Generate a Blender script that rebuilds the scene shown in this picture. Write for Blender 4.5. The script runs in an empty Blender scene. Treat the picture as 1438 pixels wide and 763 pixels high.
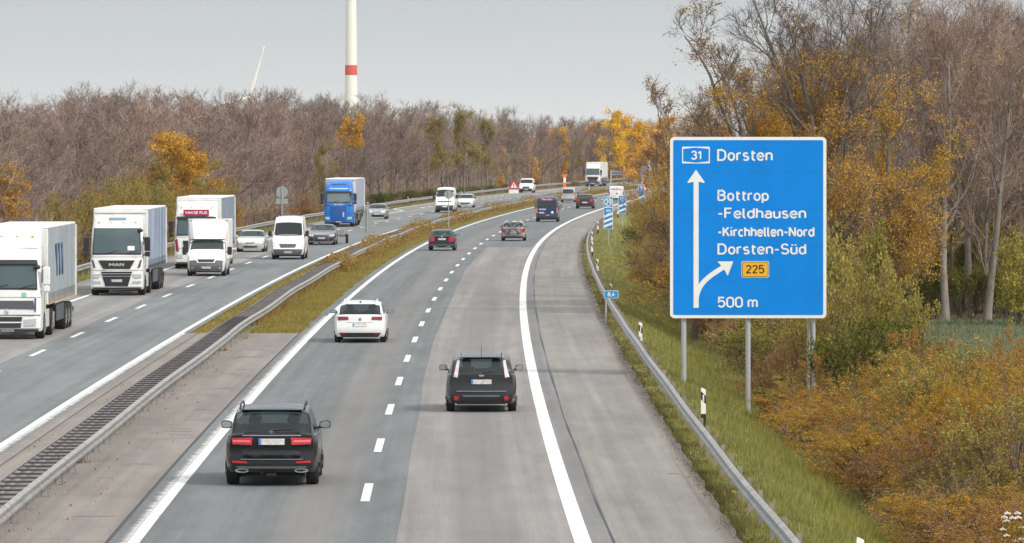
import bpy, bmesh, math, random
import numpy as np
from mathutils import Vector, Matrix

scene = bpy.context.scene
COL = scene.collection
PI = math.pi
rng = np.random.default_rng(7)
random.seed(7)

# ------------------------------------------------------------------ objects
def link(o, parent=None):
    COL.objects.link(o)
    if parent is not None:
        o.parent = parent
    return o

def tag(o, label=None, cat=None, group=None, kind=None):
    if label: o['label'] = label
    if cat: o['category'] = cat
    if group: o['group'] = group
    if kind: o['kind'] = kind
    return o

def empty(name, loc=(0, 0, 0), rz=0.0, label=None, cat=None, group=None):
    o = bpy.data.objects.new(name, None)
    o.empty_display_size = 0.3
    o.location = loc
    o.rotation_euler = (0, 0, rz)
    link(o)
    return tag(o, label, cat, group)

def children_of(o):
    return CH.get(o.name, [])

CH = {}
def reg(o, parent):
    if parent is not None:
        CH.setdefault(parent.name, []).append(o)

def mesh_obj(name, me, m, parent=None, smooth=False, angle=None):
    if m is not None:
        me.materials.append(m)
    if smooth:
        me.polygons.foreach_set('use_smooth', np.ones(len(me.polygons), dtype=bool))
        if angle:
            me.set_sharp_from_angle(angle=math.radians(angle))
    o = bpy.data.objects.new(name, me)
    link(o, parent)
    reg(o, parent)
    return o

def copy_tree(o, parent=None):
    c = o.copy()
    COL.objects.link(c)
    if parent is not None:
        c.parent = parent
        reg(c, parent)
    for ch in list(children_of(o)):
        copy_tree(ch, c)
    return c

def np_mesh(name, verts, tris=None, quads=None):
    """fast mesh from arrays"""
    me = bpy.data.meshes.new(name)
    verts = np.asarray(verts, dtype=np.float32)
    nv = len(verts)
    parts, starts, tot = [], [], 0
    loops = []
    ls = []
    if tris is not None and len(tris):
        tris = np.asarray(tris, dtype=np.int32)
        loops.append(tris.ravel())
        ls.append(np.full(len(tris), 3, dtype=np.int32))
    if quads is not None and len(quads):
        quads = np.asarray(quads, dtype=np.int32)
        loops.append(quads.ravel())
        ls.append(np.full(len(quads), 4, dtype=np.int32))
    loops = np.concatenate(loops)
    ls = np.concatenate(ls)
    st = np.zeros(len(ls), dtype=np.int32)
    st[1:] = np.cumsum(ls)[:-1]
    me.vertices.add(nv)
    me.vertices.foreach_set('co', verts.ravel())
    me.loops.add(len(loops))
    me.loops.foreach_set('vertex_index', loops)
    me.polygons.add(len(ls))
    me.polygons.foreach_set('loop_start', st)
    me.update(calc_edges=True)
    return me

class MB:
    """collects primitives into one mesh"""
    def __init__(self):
        self.v = []
        self.f = []
    def add(self, vs, fs):
        n = len(self.v)
        self.v.extend([tuple(p) for p in vs])
        self.f.extend([tuple(i + n for i in f) for f in fs])
        return self
    def box(self, x0, x1, y0, y1, z0, z1, b=0.0):
        if b <= 0:
            self.add([(x0,y0,z0),(x1,y0,z0),(x1,y1,z0),(x0,y1,z0),(x0,y0,z1),(x1,y0,z1),(x1,y1,z1),(x0,y1,z1)],
                     [(0,3,2,1),(4,5,6,7),(0,1,5,4),(1,2,6,5),(2,3,7,6),(3,0,4,7)])
        else:
            # bevelled box: stacked octagon-like rings
            def ring(i, z):
                a, c, d, e = x0+i, x1-i, y0+i, y1-i
                k = b if i < b else b*0.5
                return [(a+k,d,z),(c-k,d,z),(c,d+k,z),(c,e-k,z),(c-k,e,z),(a+k,e,z),(a,e-k,z),(a,d+k,z)]
            rs = [ring(b, z0), ring(0, z0+b), ring(0, z1-b), ring(b, z1)]
            self.loft(rs)
        return self
    def loft(self, rings, closed=True, caps=True):
        n = len(rings[0])
        base = len(self.v)
        for r in rings:
            self.v.extend([tuple(p) for p in r])
        for i in range(len(rings)-1):
            for j in range(n if closed else n-1):
                k = (j+1) % n
                self.f.append((base+i*n+j, base+i*n+k, base+(i+1)*n+k, base+(i+1)*n+j))
        if caps and closed:
            self.f.append(tuple(base+j for j in range(n-1, -1, -1)))
            m = (len(rings)-1)*n
            self.f.append(tuple(base+m+j for j in range(n)))
        return self
    def cyl(self, p0, p1, r0, r1=None, n=10, caps=True):
        r1 = r0 if r1 is None else r1
        p0, p1 = Vector(p0), Vector(p1)
        d = (p1-p0).normalized()
        a = d.orthogonal().normalized()
        b = d.cross(a)
        rs = []
        for p, r in ((p0, r0), (p1, r1)):
            rs.append([p + a*(r*math.cos(2*PI*i/n)) + b*(r*math.sin(2*PI*i/n)) for i in range(n)])
        return self.loft(rs, True, caps)
    def tube(self, pts, r, n=6):
        pts = [Vector(p) for p in pts]
        rs = []
        prev = None
        for i, p in enumerate(pts):
            d = (pts[min(i+1, len(pts)-1)] - pts[max(i-1, 0)]).normalized()
            if prev is None:
                a = d.orthogonal().normalized()
            else:
                a = (prev - d*prev.dot(d)).normalized()
            prev = a
            b = d.cross(a)
            rr = r[i] if isinstance(r, (list, tuple)) else r
            rs.append([p + a*(rr*math.cos(2*PI*k/n)) + b*(rr*math.sin(2*PI*k/n)) for k in range(n)])
        return self.loft(rs)
    def lathe_x(self, prof, cx, cy, cz, n=24):
        """profile of (x, r) swept about the x axis through (cx,cy,cz)"""
        rs = [[(cx+x, cy+r*math.cos(2*PI*i/n), cz+r*math.sin(2*PI*i/n)) for i in range(n)] for x, r in prof]
        return self.loft(rs, True, True)
    def ell(self, c, r, n=12, m=8):
        rs = []
        for i in range(m+1):
            t = PI*i/m
            t = min(max(t, 0.06), PI-0.06)
            rs.append([(c[0]+r[0]*math.sin(t)*math.cos(2*PI*k/n), c[1]+r[1]*math.sin(t)*math.sin(2*PI*k/n), c[2]+r[2]*math.cos(t)) for k in range(n)])
        return self.loft(rs)
    def prism(self, poly, y0, y1):
        """polygon in XZ extruded along y"""
        n = len(poly)
        vs = [(x, y0, z) for x, z in poly] + [(x, y1, z) for x, z in poly]
        fs = [tuple(range(n)), tuple(range(2*n-1, n-1, -1))]
        for i in range(n):
            k = (i+1) % n
            fs.append((i, i+n, k+n, k))
        return self.add(vs, fs)
    def grid(self, P):
        """P[i][j] open surface"""
        ni, nj = len(P), len(P[0])
        base = len(self.v)
        for r in P:
            self.v.extend([tuple(p) for p in r])
        for i in range(ni-1):
            for j in range(nj-1):
                self.f.append((base+i*nj+j, base+i*nj+j+1, base+(i+1)*nj+j+1, base+(i+1)*nj+j))
        return self
    def build(self, name, m, parent=None, smooth=False, angle=None):
        me = bpy.data.meshes.new(name)
        me.from_pydata(self.v, [], self.f)
        me.update()
        return mesh_obj(name, me, m, parent, smooth or bool(angle), angle)

def rrect(x0, x1, z0, z1, r, n=4):
    pts = []
    for cx, cz, a0 in ((x1-r, z1-r, 0), (x0+r, z1-r, PI/2), (x0+r, z0+r, PI), (x1-r, z0+r, 1.5*PI)):
        for i in range(n+1):
            a = a0 + PI/2*i/n
            pts.append((cx+r*math.cos(a), cz+r*math.sin(a)))
    return pts

# ------------------------------------------------------------------ materials
MATS = {}
def new_mat(name):
    m = bpy.data.materials.new(name)
    m.use_nodes = True
    nt = m.node_tree
    b = nt.nodes['Principled BSDF']
    return m, nt, b

def nd(nt, t, **kw):
    n = nt.nodes.new(t)
    for k, v in kw.items():
        if k.startswith('i_'):
            n.inputs[k[2:].replace('_', ' ')].default_value = v
        else:
            setattr(n, k, v)
    return n

def rgba(c):
    return (c[0], c[1], c[2], 1.0)

def mix_col(nt, fac, a, b, mode='MIX'):
    n = nt.nodes.new('ShaderNodeMix')
    n.data_type = 'RGBA'
    n.blend_type = mode
    L = nt.links
    for sock, val in ((0, fac), (6, a), (7, b)):
        if isinstance(val, bpy.types.NodeSocket):
            L.new(val, n.inputs[sock])
        else:
            n.inputs[sock].default_value = val if sock == 0 else rgba(val)
    return n.outputs[2]

def noise(nt, scale, detail=4, vec=None, rough=0.6):
    n = nt.nodes.new('ShaderNodeTexNoise')
    n.inputs['Scale'].default_value = scale
    n.inputs['Detail'].default_value = detail
    n.inputs['Roughness'].default_value = rough
    if vec is not None:
        nt.links.new(vec, n.inputs['Vector'])
    return n.outputs['Fac']

def ramp(nt, fac, stops):
    n = nt.nodes.new('ShaderNodeValToRGB')
    nt.links.new(fac, n.inputs['Fac'])
    e = n.color_ramp.elements
    while len(e) < len(stops):
        e.new(0.5)
    for k, (p, c) in enumerate(stops):
        e[k].position = p
        e[k].color = rgba(c) if not isinstance(c, (int, float)) else (c, c, c, 1)
    return n.outputs['Color']

def surf(name, col, rough=0.6, metal=0.0, var=0.12, scale=6.0, coat=0.0, spec=0.5, bump=0.0, dirt=0.0):
    """plain painted/plastic/metal surface with slight tone variation"""
    if name in MATS:
        return MATS[name]
    m, nt, b = new_mat(name)
    tc = nt.nodes.new('ShaderNodeTexCoord').outputs['Object']
    nf = noise(nt, scale, 5, tc)
    c = ramp(nt, nf, [(0.3, tuple(x*(1-var) for x in col)), (0.7, tuple(min(1, x*(1+var)) for x in col))])
    if dirt > 0:
        n2 = noise(nt, 1.7, 6, tc, 0.7)
        dm = ramp(nt, n2, [(0.48, 0.0), (0.72, dirt)])
        c = mix_col(nt, dm, c, (0.16, 0.13, 0.10))
    nt.links.new(c, b.inputs['Base Color'])
    b.inputs['Roughness'].default_value = rough
    b.inputs['Metallic'].default_value = metal
    b.inputs['Specular IOR Level'].default_value = spec
    if coat:
        b.inputs['Coat Weight'].default_value = coat
        b.inputs['Coat Roughness'].default_value = 0.06
    if bump:
        bp = nt.nodes.new('ShaderNodeBump')
        bp.inputs['Strength'].default_value = bump
        bp.inputs['Distance'].default_value = 0.02
        nt.links.new(noise(nt, scale*4, 5, tc), bp.inputs['Height'])
        nt.links.new(bp.outputs[0], b.inputs['Normal'])
    MATS[name] = m
    return m

def glass_mat(name, tint=(0.02, 0.03, 0.035), trans=0.35):
    if name in MATS:
        return MATS[name]
    m, nt, b = new_mat(name)
    b.inputs['Base Color'].default_value = rgba(tint)
    b.inputs['Roughness'].default_value = 0.03
    b.inputs['Specular IOR Level'].default_value = 0.5
    b.inputs['IOR'].default_value = 1.8
    tr = nt.nodes.new('ShaderNodeBsdfTransparent')
    tr.inputs['Color'].default_value = (0.62, 0.74, 0.74, 1)
    mx = nt.nodes.new('ShaderNodeMixShader')
    mx.inputs[0].default_value = trans
    nt.links.new(b.outputs[0], mx.inputs[1])
    nt.links.new(tr.outputs[0], mx.inputs[2])
    nt.links.new(mx.outputs[0], nt.nodes['Material Output'].inputs['Surface'])
    MATS[name] = m
    return m

# ------------------------------------------------------------------ road geometry
F_PX, H_CAM, Y_HOR = 8100.0, 7.0, 203.0
_kd = np.array([60, 100, 134, 163, 187, 215, 240, 263, 287, 315, 341, 373, 408, 440, 473, 505, 540, 586, 649], float)
_kx = np.array([-6.3, -6.63, -6.94, -7.21, -7.33, -7.42, -7.46, -7.46, -7.38, -7.22, -6.99, -6.55, -5.98, -5.35, -4.62, -3.6, -2.3, -0.1, 2.72], float)
_pf = np.polyfit((_kd-350)/300, _kx, 5, w=np.where(_kd > 80, 1, .3))
_pd = np.polyder(_pf)
def _poly(d): return np.polyval(_pf, (d-350)/300)
def _dpoly(d): return np.polyval(_pd, (d-350)/300)/300
D1 = 630.0
_L1, _S1 = float(_poly(D1)), float(_dpoly(D1))
_L0, _S0 = float(_poly(90.0)), float(_dpoly(90.0))
def lane(D):
    """x of our left edge line at distance D"""
    D = np.asarray(D, float)
    d = np.clip(D-D1, 0, 800)
    far = _L1 + _S1*d + 0.000062*d*d + np.maximum(D-D1-800, 0)*(_S1+0.000124*800)
    near = _L0 + (D-90.0)*_S0
    return np.where(D > D1, far, np.where(D < 90, near, _poly(np.clip(D, 90, D1))))
def slope(D):
    return float((lane(D+1.0)-lane(D-1.0))/2.0)
def heading(D):
    return -math.atan(slope(D))
def at(o, D, z=0.0):
    return (float(lane(D))+o, float(D), z)
def at_px(px, D, z=0.0):
    return ((px-719.0)*D/F_PX, float(D), z)

def sstep(a, b, x):
    t = np.clip((np.asarray(x, float)-a)/(b-a), 0, 1)
    return t*t*(3-2*t)
def gz(o, D):
    """terrain height at lateral offset o and distance D"""
    o = np.asarray(o, float); D = np.asarray(D, float)
    fade = 1-sstep(620, 820, D)
    r = -1.55*sstep(11.6, 15.8, o) + 0.75*sstep(19, 25, o)
    l = -0.45*sstep(15.6, 18, -o) + 0.5*sstep(19, 26, -o)
    road = np.where((o > -14.6) & (o < 10.9), -0.06, -0.03)
    return road + r*fade + l
# ------------------------------------------------------------------ road-sign lettering drawn as strokes (capital height 1)
def _arc(cx, cz, rx, rz, a0, a1, n=9):
    return [(cx+rx*math.cos(math.radians(a0+(a1-a0)*i/n)), cz+rz*math.sin(math.radians(a0+(a1-a0)*i/n))) for i in range(n+1)]
XH = 0.70
def _o(w=0.44): return _arc(w/2, XH/2, w/2, XH/2, 90, 450, 22)
def _stem(x, z0, z1): return [(x, z0), (x, z1)]
def _hump(x0, x1, zj=None):
    r = (x1-x0)/2
    return [(x0, XH*0.62)]+_arc(x0+r, XH-r*1.02, r, r*1.02, 160, 0, 9)+[(x1, 0)]
GLY = {
 'D': (0.60, [[(0, 0), (0, 1), (0.24, 1)]+_arc(0.24, 0.64, 0.32, 0.36, 90, 0)+_arc(0.24, 0.36, 0.32, 0.36, 0, -90)+[(0, 0)]]),
 'B': (0.58, [[(0, 0), (0, 1), (0.28, 1)]+_arc(0.28, 0.77, 0.22, 0.23, 90, -90)+[(0, 0.54)], [(0.28, 0.54)]+_arc(0.28, 0.27, 0.26, 0.27, 90, -90)+[(0, 0)]]),
 'F': (0.50, [[(0, 0), (0, 1), (0.46, 1)], [(0, 0.53), (0.40, 0.53)]]),
 'K': (0.58, [_stem(0, 0, 1), [(0.50, 1), (0.02, 0.42)], [(0.18, 0.60), (0.54, 0)]]),
 'N': (0.58, [[(0, 0), (0, 1)], [(0, 1), (0.54, 0)], [(0.54, 0), (0.54, 1)]]),
 'S': (0.54, [_arc(0.26, 0.75, 0.24, 0.25, 25, 250, 12)+_arc(0.26, 0.26, 0.26, 0.26, 75, -155, 12)]),
 'M': (0.70, [[(0, 0), (0, 1)], [(0, 1), (0.33, 0.3)], [(0.33, 0.3), (0.66, 1)], [(0.66, 1), (0.66, 0)]]),
 'A': (0.60, [[(0, 0), (0.28, 1)], [(0.28, 1), (0.56, 0)], [(0.09, 0.3), (0.47, 0.3)]]),
 'C': (0.54, [_arc(0.26, 0.72, 0.26, 0.28, 20, 180, 9)+_arc(0.26, 0.28, 0.26, 0.28, 180, 340, 9)]),
 'I': (0.08, [_stem(0.0, 0, 1)]),
 'V': (0.58, [[(0, 1), (0.27, 0)], [(0.27, 0), (0.54, 1)]]),
 'E': (0.5, [[(0.44, 0), (0, 0), (0, 1), (0.44, 1)], [(0, 0.52), (0.40, 0.52)]]),
 'R': (0.56, [[(0, 0), (0, 1), (0.28, 1)]+_arc(0.28, 0.75, 0.23, 0.25, 90, -90)+[(0, 0.5)], [(0.28, 0.5), (0.52, 0)]]),
 'J': (0.44, [[(0.4, 1), (0.4, 0.22)]+_arc(0.2, 0.22, 0.2, 0.22, 0, -170, 8)]),
 'o': (0.46, [_o()]),
 'r': (0.29, [_stem(0, 0, XH), [(0, XH*0.62)]+_arc(0.22, XH-0.2, 0.22, 0.2, 165, 70, 6)]),
 's': (0.40, [_arc(0.19, 0.53, 0.17, 0.17, 35, 250, 10)+_arc(0.19, 0.18, 0.19, 0.18, 75, -150, 10)]),
 't': (0.30, [[(0.10, 0.92), (0.10, 0.2)]+_arc(0.26, 0.17, 0.16, 0.17, 180, 280, 6), [(0, XH), (0.31, XH)]]),
 'e': (0.46, [[(0.02, 0.36), (0.44, 0.36)]+_arc(0.22, 0.38, 0.22, 0.32, 0, 180, 12)+_arc(0.22, 0.33, 0.22, 0.33, 180, 325, 10)]),
 'n': (0.44, [_stem(0, 0, XH), _hump(0, 0.42)]),
 'm': (0.70, [_stem(0, 0, XH), _hump(0, 0.34), _hump(0.34, 0.68)]),
 'h': (0.44, [_stem(0, 0, 1), _hump(0, 0.42)]),
 'u': (0.44, [[(0.42-x, XH-z) for x, z in _hump(0, 0.42)], _stem(0.42, 0, XH)]),
 'p': (0.46, [_stem(0, -0.28, XH), _o()]),
 'd': (0.46, [_stem(0.44, 0, 1), _o()]),
 'b': (0.46, [_stem(0, 0, 1), _o()]),
 'l': (0.13, [[(0, 1), (0, 0.16)]+_arc(0.15, 0.15, 0.15, 0.15, 180, 265, 5)]),
 'i': (0.06, [_stem(0, 0, XH), [(0, 0.90), (0, 1.03)]]),
 'c': (0.40, [_arc(0.22, XH/2, 0.22, XH/2, 50, 310, 16)]),
 'a': (0.44, [[(0.42, 0), (0.42, 0.48)]+_arc(0.22, 0.48, 0.20, 0.22, 0, 155, 9), [(0.42, 0.40), (0.2, 0.40)]+_arc(0.2, 0.2, 0.20, 0.2, 90, 270, 10)+[(0.42, 0.05)]]),
 '-': (0.30, [[(0, 0.42), (0.28, 0.42)]]),
 ' ': (0.12, []),
 '0': (0.50, [_arc(0.25, 0.72, 0.25, 0.28, 0, 180, 10)+_arc(0.25, 0.28, 0.25, 0.28, 180, 360, 10)+[(0.5, 0.72)]]),
 '1': (0.26, [[(0.0, 0.74), (0.24, 1)], [(0.24, 1), (0.24, 0)]]),
 '2': (0.50, [_arc(0.24, 0.74, 0.24, 0.26, 165, -20, 11)+[(0.0, 0.0)], [(0, 0), (0.49, 0)]]),
 '3': (0.50, [_arc(0.23, 0.76, 0.23, 0.24, 160, -80, 11), _arc(0.23, 0.27, 0.26, 0.27, 95, -160, 11)]),
 '4': (0.52, [[(0.30, 1), (0.0, 0.28), (0.5, 0.28)], [(0.36, 0.55), (0.36, 0)]]),
 '5': (0.50, [[(0.46, 1), (0.05, 1), (0.02, 0.52)]+_arc(0.24, 0.33, 0.26, 0.33, 125, -150, 12)]),
 '8': (0.50, [_arc(0.25, 0.77, 0.22, 0.23, 0, 360, 16), _arc(0.25, 0.27, 0.25, 0.27, 0, 360, 16)]),
 '9': (0.50, [_arc(0.25, 0.70, 0.25, 0.30, 0, 360, 16), [(0.5, 0.70), (0.46, 0.45), (0.25, 0.0)]]),
 ',': (0.10, [[(0.06, 0.08), (0.0, -0.16)]]),
}
GLY['\u00fc'] = (0.44, GLY['u'][1]+[[(0.08, 0.86), (0.08, 0.99)], [(0.34, 0.86), (0.34, 0.99)]])
def stroke(mb, pts, w, y):
    P = [np.array(p, float) for p in pts]
    L_, R_ = [], []
    n = len(P)
    closed = np.linalg.norm(P[0]-P[-1]) < 1e-6
    for i in range(n):
        a = P[i]-P[i-1] if i > 0 else (P[0]-P[-2] if closed else P[1]-P[0])
        b = P[i+1]-P[i] if i < n-1 else (P[1]-P[0] if closed else P[-1]-P[-2])
        a = a/max(1e-9, np.linalg.norm(a)); b = b/max(1e-9, np.linalg.norm(b))
        na, nb = np.array([-a[1], a[0]]), np.array([-b[1], b[0]])
        m = na+nb
        m = m/max(1e-6, np.linalg.norm(m))
        k = w/2/max(0.5, m.dot(na))
        L_.append(P[i]+m*k); R_.append(P[i]-m*k)
    mb.add([(q[0], y, q[1]) for q in L_+R_], [(i, i+1, n+i+1, n+i) for i in range(n-1)])
def text_mb(mb, s, x0, x1, zb, cap, y=0.0, offset=0.0, sw=0.148, gap=0.20):
    """road-sign lettering in the XZ plane facing -y, fitted between x0 and x1"""
    sw += offset
    x = sw/2; run = []
    for ch in s:
        w, st = GLY[ch]
        run.append((x, st)); x += w+gap
    tot = x-gap+sw/2
    kx, kz = (x1-x0)/tot, cap
    kk = 0
    for ox, st in run:
        for pl in st:
            q = [(p[0]+ox, sw/2+p[1]*(1-sw)) for p in pl]
            tmp = MB(); stroke(tmp, q, sw, 0)
            yy = y-0.0004*(kk % 3); kk += 1
            mb.add([(x0+v[0]*kx, yy, zb+v[2]*kz) for v in tmp.v], tmp.f)
    return mb
# ------------------------------------------------------------------ ground and roads
def strip(name, offs, Ds, m, z=0.0, kind='structure', zf=None):
    """sheet following the road: offs = list of lateral offsets (numbers or functions of D)"""
    Ds = np.asarray(Ds, float)
    cols = [np.array([o(d) for d in Ds]) if callable(o) else np.full(len(Ds), float(o)) for o in offs]
    O = np.stack(cols, 1)
    DD = np.repeat(Ds[:, None], O.shape[1], 1)
    X = lane(DD) + O
    Z = np.full_like(X, z) if zf is None else zf(O, DD)
    V = np.stack([X, DD, Z], -1).reshape(-1, 3)
    ni, nj = O.shape
    idx = np.arange(ni*nj).reshape(ni, nj)
    Q = np.stack([idx[:-1, :-1], idx[:-1, 1:], idx[1:, 1:], idx[1:, :-1]], -1).reshape(-1, 4)
    me = np_mesh(name, V, None, Q)
    uv = me.uv_layers.new(name='road')
    li = np.zeros(len(me.loops), dtype=np.int32)
    me.loops.foreach_get('vertex_index', li)
    UV = np.stack([O.ravel()[li], DD.ravel()[li]], -1).astype(np.float32)
    uv.data.foreach_set('uv', UV.ravel())
    o = mesh_obj(name, me, m)
    if kind: o['kind'] = kind
    return o

def uvn(nt):
    n = nt.nodes.new('ShaderNodeUVMap'); n.uv_map = 'road'
    return n.outputs[0]
def scaled(nt, v, s):
    n = nt.nodes.new('ShaderNodeVectorMath'); n.operation = 'MULTIPLY'
    nt.links.new(v, n.inputs[0]); n.inputs[1].default_value = s
    return n.outputs[0]

def asphalt(name, col, tracks=(), crack=True, streak=0.10, cross=0.0):
    m, nt, b = new_mat(name)
    uv = uvn(nt)
    big = noise(nt, 1.0, 4, scaled(nt, uv, (0.7, 0.05, 1)))
    fine = noise(nt, 18.0, 3, scaled(nt, uv, (1, 0.45, 1)), 0.75)
    stk = noise(nt, 1.0, 5, scaled(nt, uv, (3.2, 0.018, 1)), 0.6)
    c = ramp(nt, big, [(0.3, tuple(x*0.86 for x in col)), (0.7, tuple(x*1.14 for x in col))])
    c = mix_col(nt, 0.40, c, ramp(nt, fine, [(0.3, (0.22,)*3), (0.72, (0.80,)*3)]), 'OVERLAY')
    pt_ = noise(nt, 1.0, 6, scaled(nt, uv, (1.3, 0.22, 1)), 0.7)
    c = mix_col(nt, 0.30, c, ramp(nt, pt_, [(0.36, (0.36,)*3), (0.5, (0.5,)*3), (0.66, (0.70, 0.66, 0.62))]), 'OVERLAY')
    c = mix_col(nt, streak*3, c, ramp(nt, stk, [(0.35, (0.3,)*3), (0.7, (0.72,)*3)]), 'OVERLAY')
    # polished wheel tracks / oil strips along the lane centres
    if tracks:
        sx = nt.nodes.new('ShaderNodeSeparateXYZ'); nt.links.new(uv, sx.inputs[0])
        wob = noise(nt, 1.0, 3, scaled(nt, uv, (0.3, 0.02, 1)))
        for t0, wd, amt, tc in tracks:
            a = nt.nodes.new('ShaderNodeMath'); a.operation = 'SUBTRACT'
            nt.links.new(sx.outputs[0], a.inputs[0]); a.inputs[1].default_value = t0
            ab = nt.nodes.new('ShaderNodeMath'); ab.operation = 'ABSOLUTE'
            nt.links.new(a.outputs[0], ab.inputs[0])
            mr = nt.nodes.new('ShaderNodeMapRange'); mr.interpolation_type = 'SMOOTHSTEP'
            mr.inputs['From Min'].default_value = wd*0.2; mr.inputs['From Max'].default_value = wd
            mr.inputs['To Min'].default_value = amt; mr.inputs['To Max'].default_value = 0.0
            nt.links.new(ab.outputs[0], mr.inputs['Value'])
            mu = nt.nodes.new('ShaderNodeMath'); mu.operation = 'MULTIPLY'
            nt.links.new(mr.outputs[0], mu.inputs[0]); nt.links.new(wob, mu.inputs[1])
            mu2 = nt.nodes.new('ShaderNodeMath'); mu2.operation = 'MULTIPLY'; mu2.inputs[1].default_value = 2.0; mu2.use_clamp = True
            nt.links.new(mu.outputs[0], mu2.inputs[0])
            c = mix_col(nt, mu2.outputs[0], c, tc)
    if cross:
        cr = noise(nt, 1.0, 4, scaled(nt, uv, (0.25, 0.55, 1)), 0.7)
        cm = ramp(nt, cr, [(0.55, 0.0), (0.68, cross)])
        c = mix_col(nt, cm, c, tuple(x*0.72 for x in col))
    nt.links.new(c, b.inputs['Base Color'])
    b.inputs['Roughness'].default_value = 0.85
    b.inputs['Specular IOR Level'].default_value = 0.25
    bp = nt.nodes.new('ShaderNodeBump'); bp.inputs['Strength'].default_value = 0.25; bp.inputs['Distance'].default_value = 0.01
    nt.links.new(fine, bp.inputs['Height']); nt.links.new(bp.outputs[0], b.inputs['Normal'])
    return m

def paint_mat(name, col=(0.78, 0.78, 0.76), wear=0.35, lo=0.52, hi=0.66, sc=(5, 1.2, 1), grad=None):
    """road paint, worn through in patches"""
    m, nt, b = new_mat(name)
    uv = uvn(nt)
    w = noise(nt, 1.0, 6, scaled(nt, uv, sc), 0.72)
    if grad:
        # the brushed-off paint thins out away from the line
        sx_ = nt.nodes.new('ShaderNodeSeparateXYZ'); nt.links.new(uv, sx_.inputs[0])
        mr = nt.nodes.new('ShaderNodeMapRange')
        mr.inputs['From Min'].default_value = grad[0]; mr.inputs['From Max'].default_value = grad[1]
        mr.inputs['To Min'].default_value = -0.22; mr.inputs['To Max'].default_value = 0.30
        nt.links.new(sx_.outputs[0], mr.inputs['Value'])
        ad = nt.nodes.new('ShaderNodeMath'); ad.operation = 'ADD'
        nt.links.new(w, ad.inputs[0]); nt.links.new(mr.outputs[0], ad.inputs[1]); w = ad.outputs[0]
    msk = ramp(nt, w, [(lo, 0.0), (hi, wear)])
    sh = noise(nt, 1.0, 4, scaled(nt, uv, (2, 0.3, 1)))
    c = ramp(nt, sh, [(0.3, tuple(x*0.88 for x in col)), (0.7, col)])
    nt.links.new(c, b.inputs['Base Color'])
    b.inputs['Roughness'].default_value = 0.6
    tr = nt.nodes.new('ShaderNodeBsdfTransparent')
    mx = nt.nodes.new('ShaderNodeMixShader')
    nt.links.new(msk, mx.inputs[0]); nt.links.new(b.outputs[0], mx.inputs[1]); nt.links.new(tr.outputs[0], mx.inputs[2])
    nt.links.new(mx.outputs[0], nt.nodes['Material Output'].inputs['Surface'])
    return m

# ground sheet -----------------------------------------------------
def ground_mat():
    m, nt, b = new_mat('ground')
    at_ = nt.nodes.new('ShaderNodeAttribute'); at_.attribute_name = 'zone'
    sp = nt.nodes.new('ShaderNodeSeparateColor'); nt.links.new(at_.outputs['Color'], sp.inputs[0])
    tc = nt.nodes.new('ShaderNodeTexCoord').outputs['Object']
    n1 = noise(nt, 0.5, 6, tc, 0.65); n2 = noise(nt, 6.0, 4, tc, 0.7)
    g = ramp(nt, n1, [(0.25, (0.13, 0.14, 0.05)), (0.5, (0.19, 0.185, 0.07)), (0.75, (0.27, 0.23, 0.09))])
    g = mix_col(nt, 0.5, g, ramp(nt, n2, [(0.3, (0.2,)*3), (0.7, (0.75,)*3)]), 'OVERLAY')
    lit = ramp(nt, n2, [(0.25, (0.07, 0.045, 0.03)), (0.5, (0.13, 0.085, 0.05)), (0.75, (0.22, 0.14, 0.07))])
    fld = ramp(nt, n2, [(0.3, (0.09, 0.13, 0.06)), (0.7, (0.14, 0.18, 0.09))])
    c = mix_col(nt, sp.outputs[2], g, lit)
    c = mix_col(nt, sp.outputs[1], c, fld)
    nt.links.new(c, b.inputs['Base Color'])
    b.inputs['Roughness'].default_value = 0.95
    b.inputs['Specular IOR Level'].default_value = 0.1
    return m

gd = np.concatenate([np.linspace(-3000, -200, 6), np.linspace(-100, 80, 8), np.arange(90, 900, 6.0), np.arange(900, 1500, 25.0), [1700, 2200, 3000, 4500, 7000, 12000]])
go = np.concatenate([[-9000, -4000, -1500, -600, -250, -120, -80, -60, -45, -35], np.arange(-30, -14.9, 0.8), [-14.6, -10, -5, -2.4, 0, 5, 10.8],
                     np.arange(11.0, 26, 0.5), [28, 32, 38, 45, 60, 90, 150, 300, 700, 2000, 5000, 9000]])
GO, GD = np.meshgrid(go, gd)
GZ = gz(GO, GD)
GX = lane(GD)+GO
idx = np.arange(GX.size).reshape(GX.shape)
Q = np.stack([idx[:-1, :-1], idx[:-1, 1:], idx[1:, 1:], idx[1:, :-1]], -1).reshape(-1, 4)
gme = np_mesh('ground', np.stack([GX, GD, GZ], -1).reshape(-1, 3), None, Q)
za = gme.color_attributes.new('zone', 'FLOAT_COLOR', 'POINT')
field = sstep(19.5, 21, GO)*(1-sstep(256, 262, GD))*(GD > -500)
litter = np.clip(sstep(15.0, 16.0, GO)*(1-sstep(19.5, 21, GO)) + sstep(16, 18, -GO)*(1-sstep(90, 120, -GO)) + sstep(256, 262, GD)*sstep(18, 20, GO)*(1-sstep(50, 70, GO)), 0, 1)
zc = np.stack([np.zeros_like(field), field, litter, np.ones_like(field)], -1).astype(np.float32)
za.data.foreach_set('color', zc.reshape(-1))
tag(mesh_obj('ground', gme, ground_mat(), None, True), kind='structure')

DS = np.concatenate([np.arange(60, 700, 5.0), np.arange(700, 1500, 10.0)])
def seg(a, b, step=5.0):
    n = max(2, int(round((b-a)/step))+1)
    return np.linspace(a, b, n)

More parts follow.
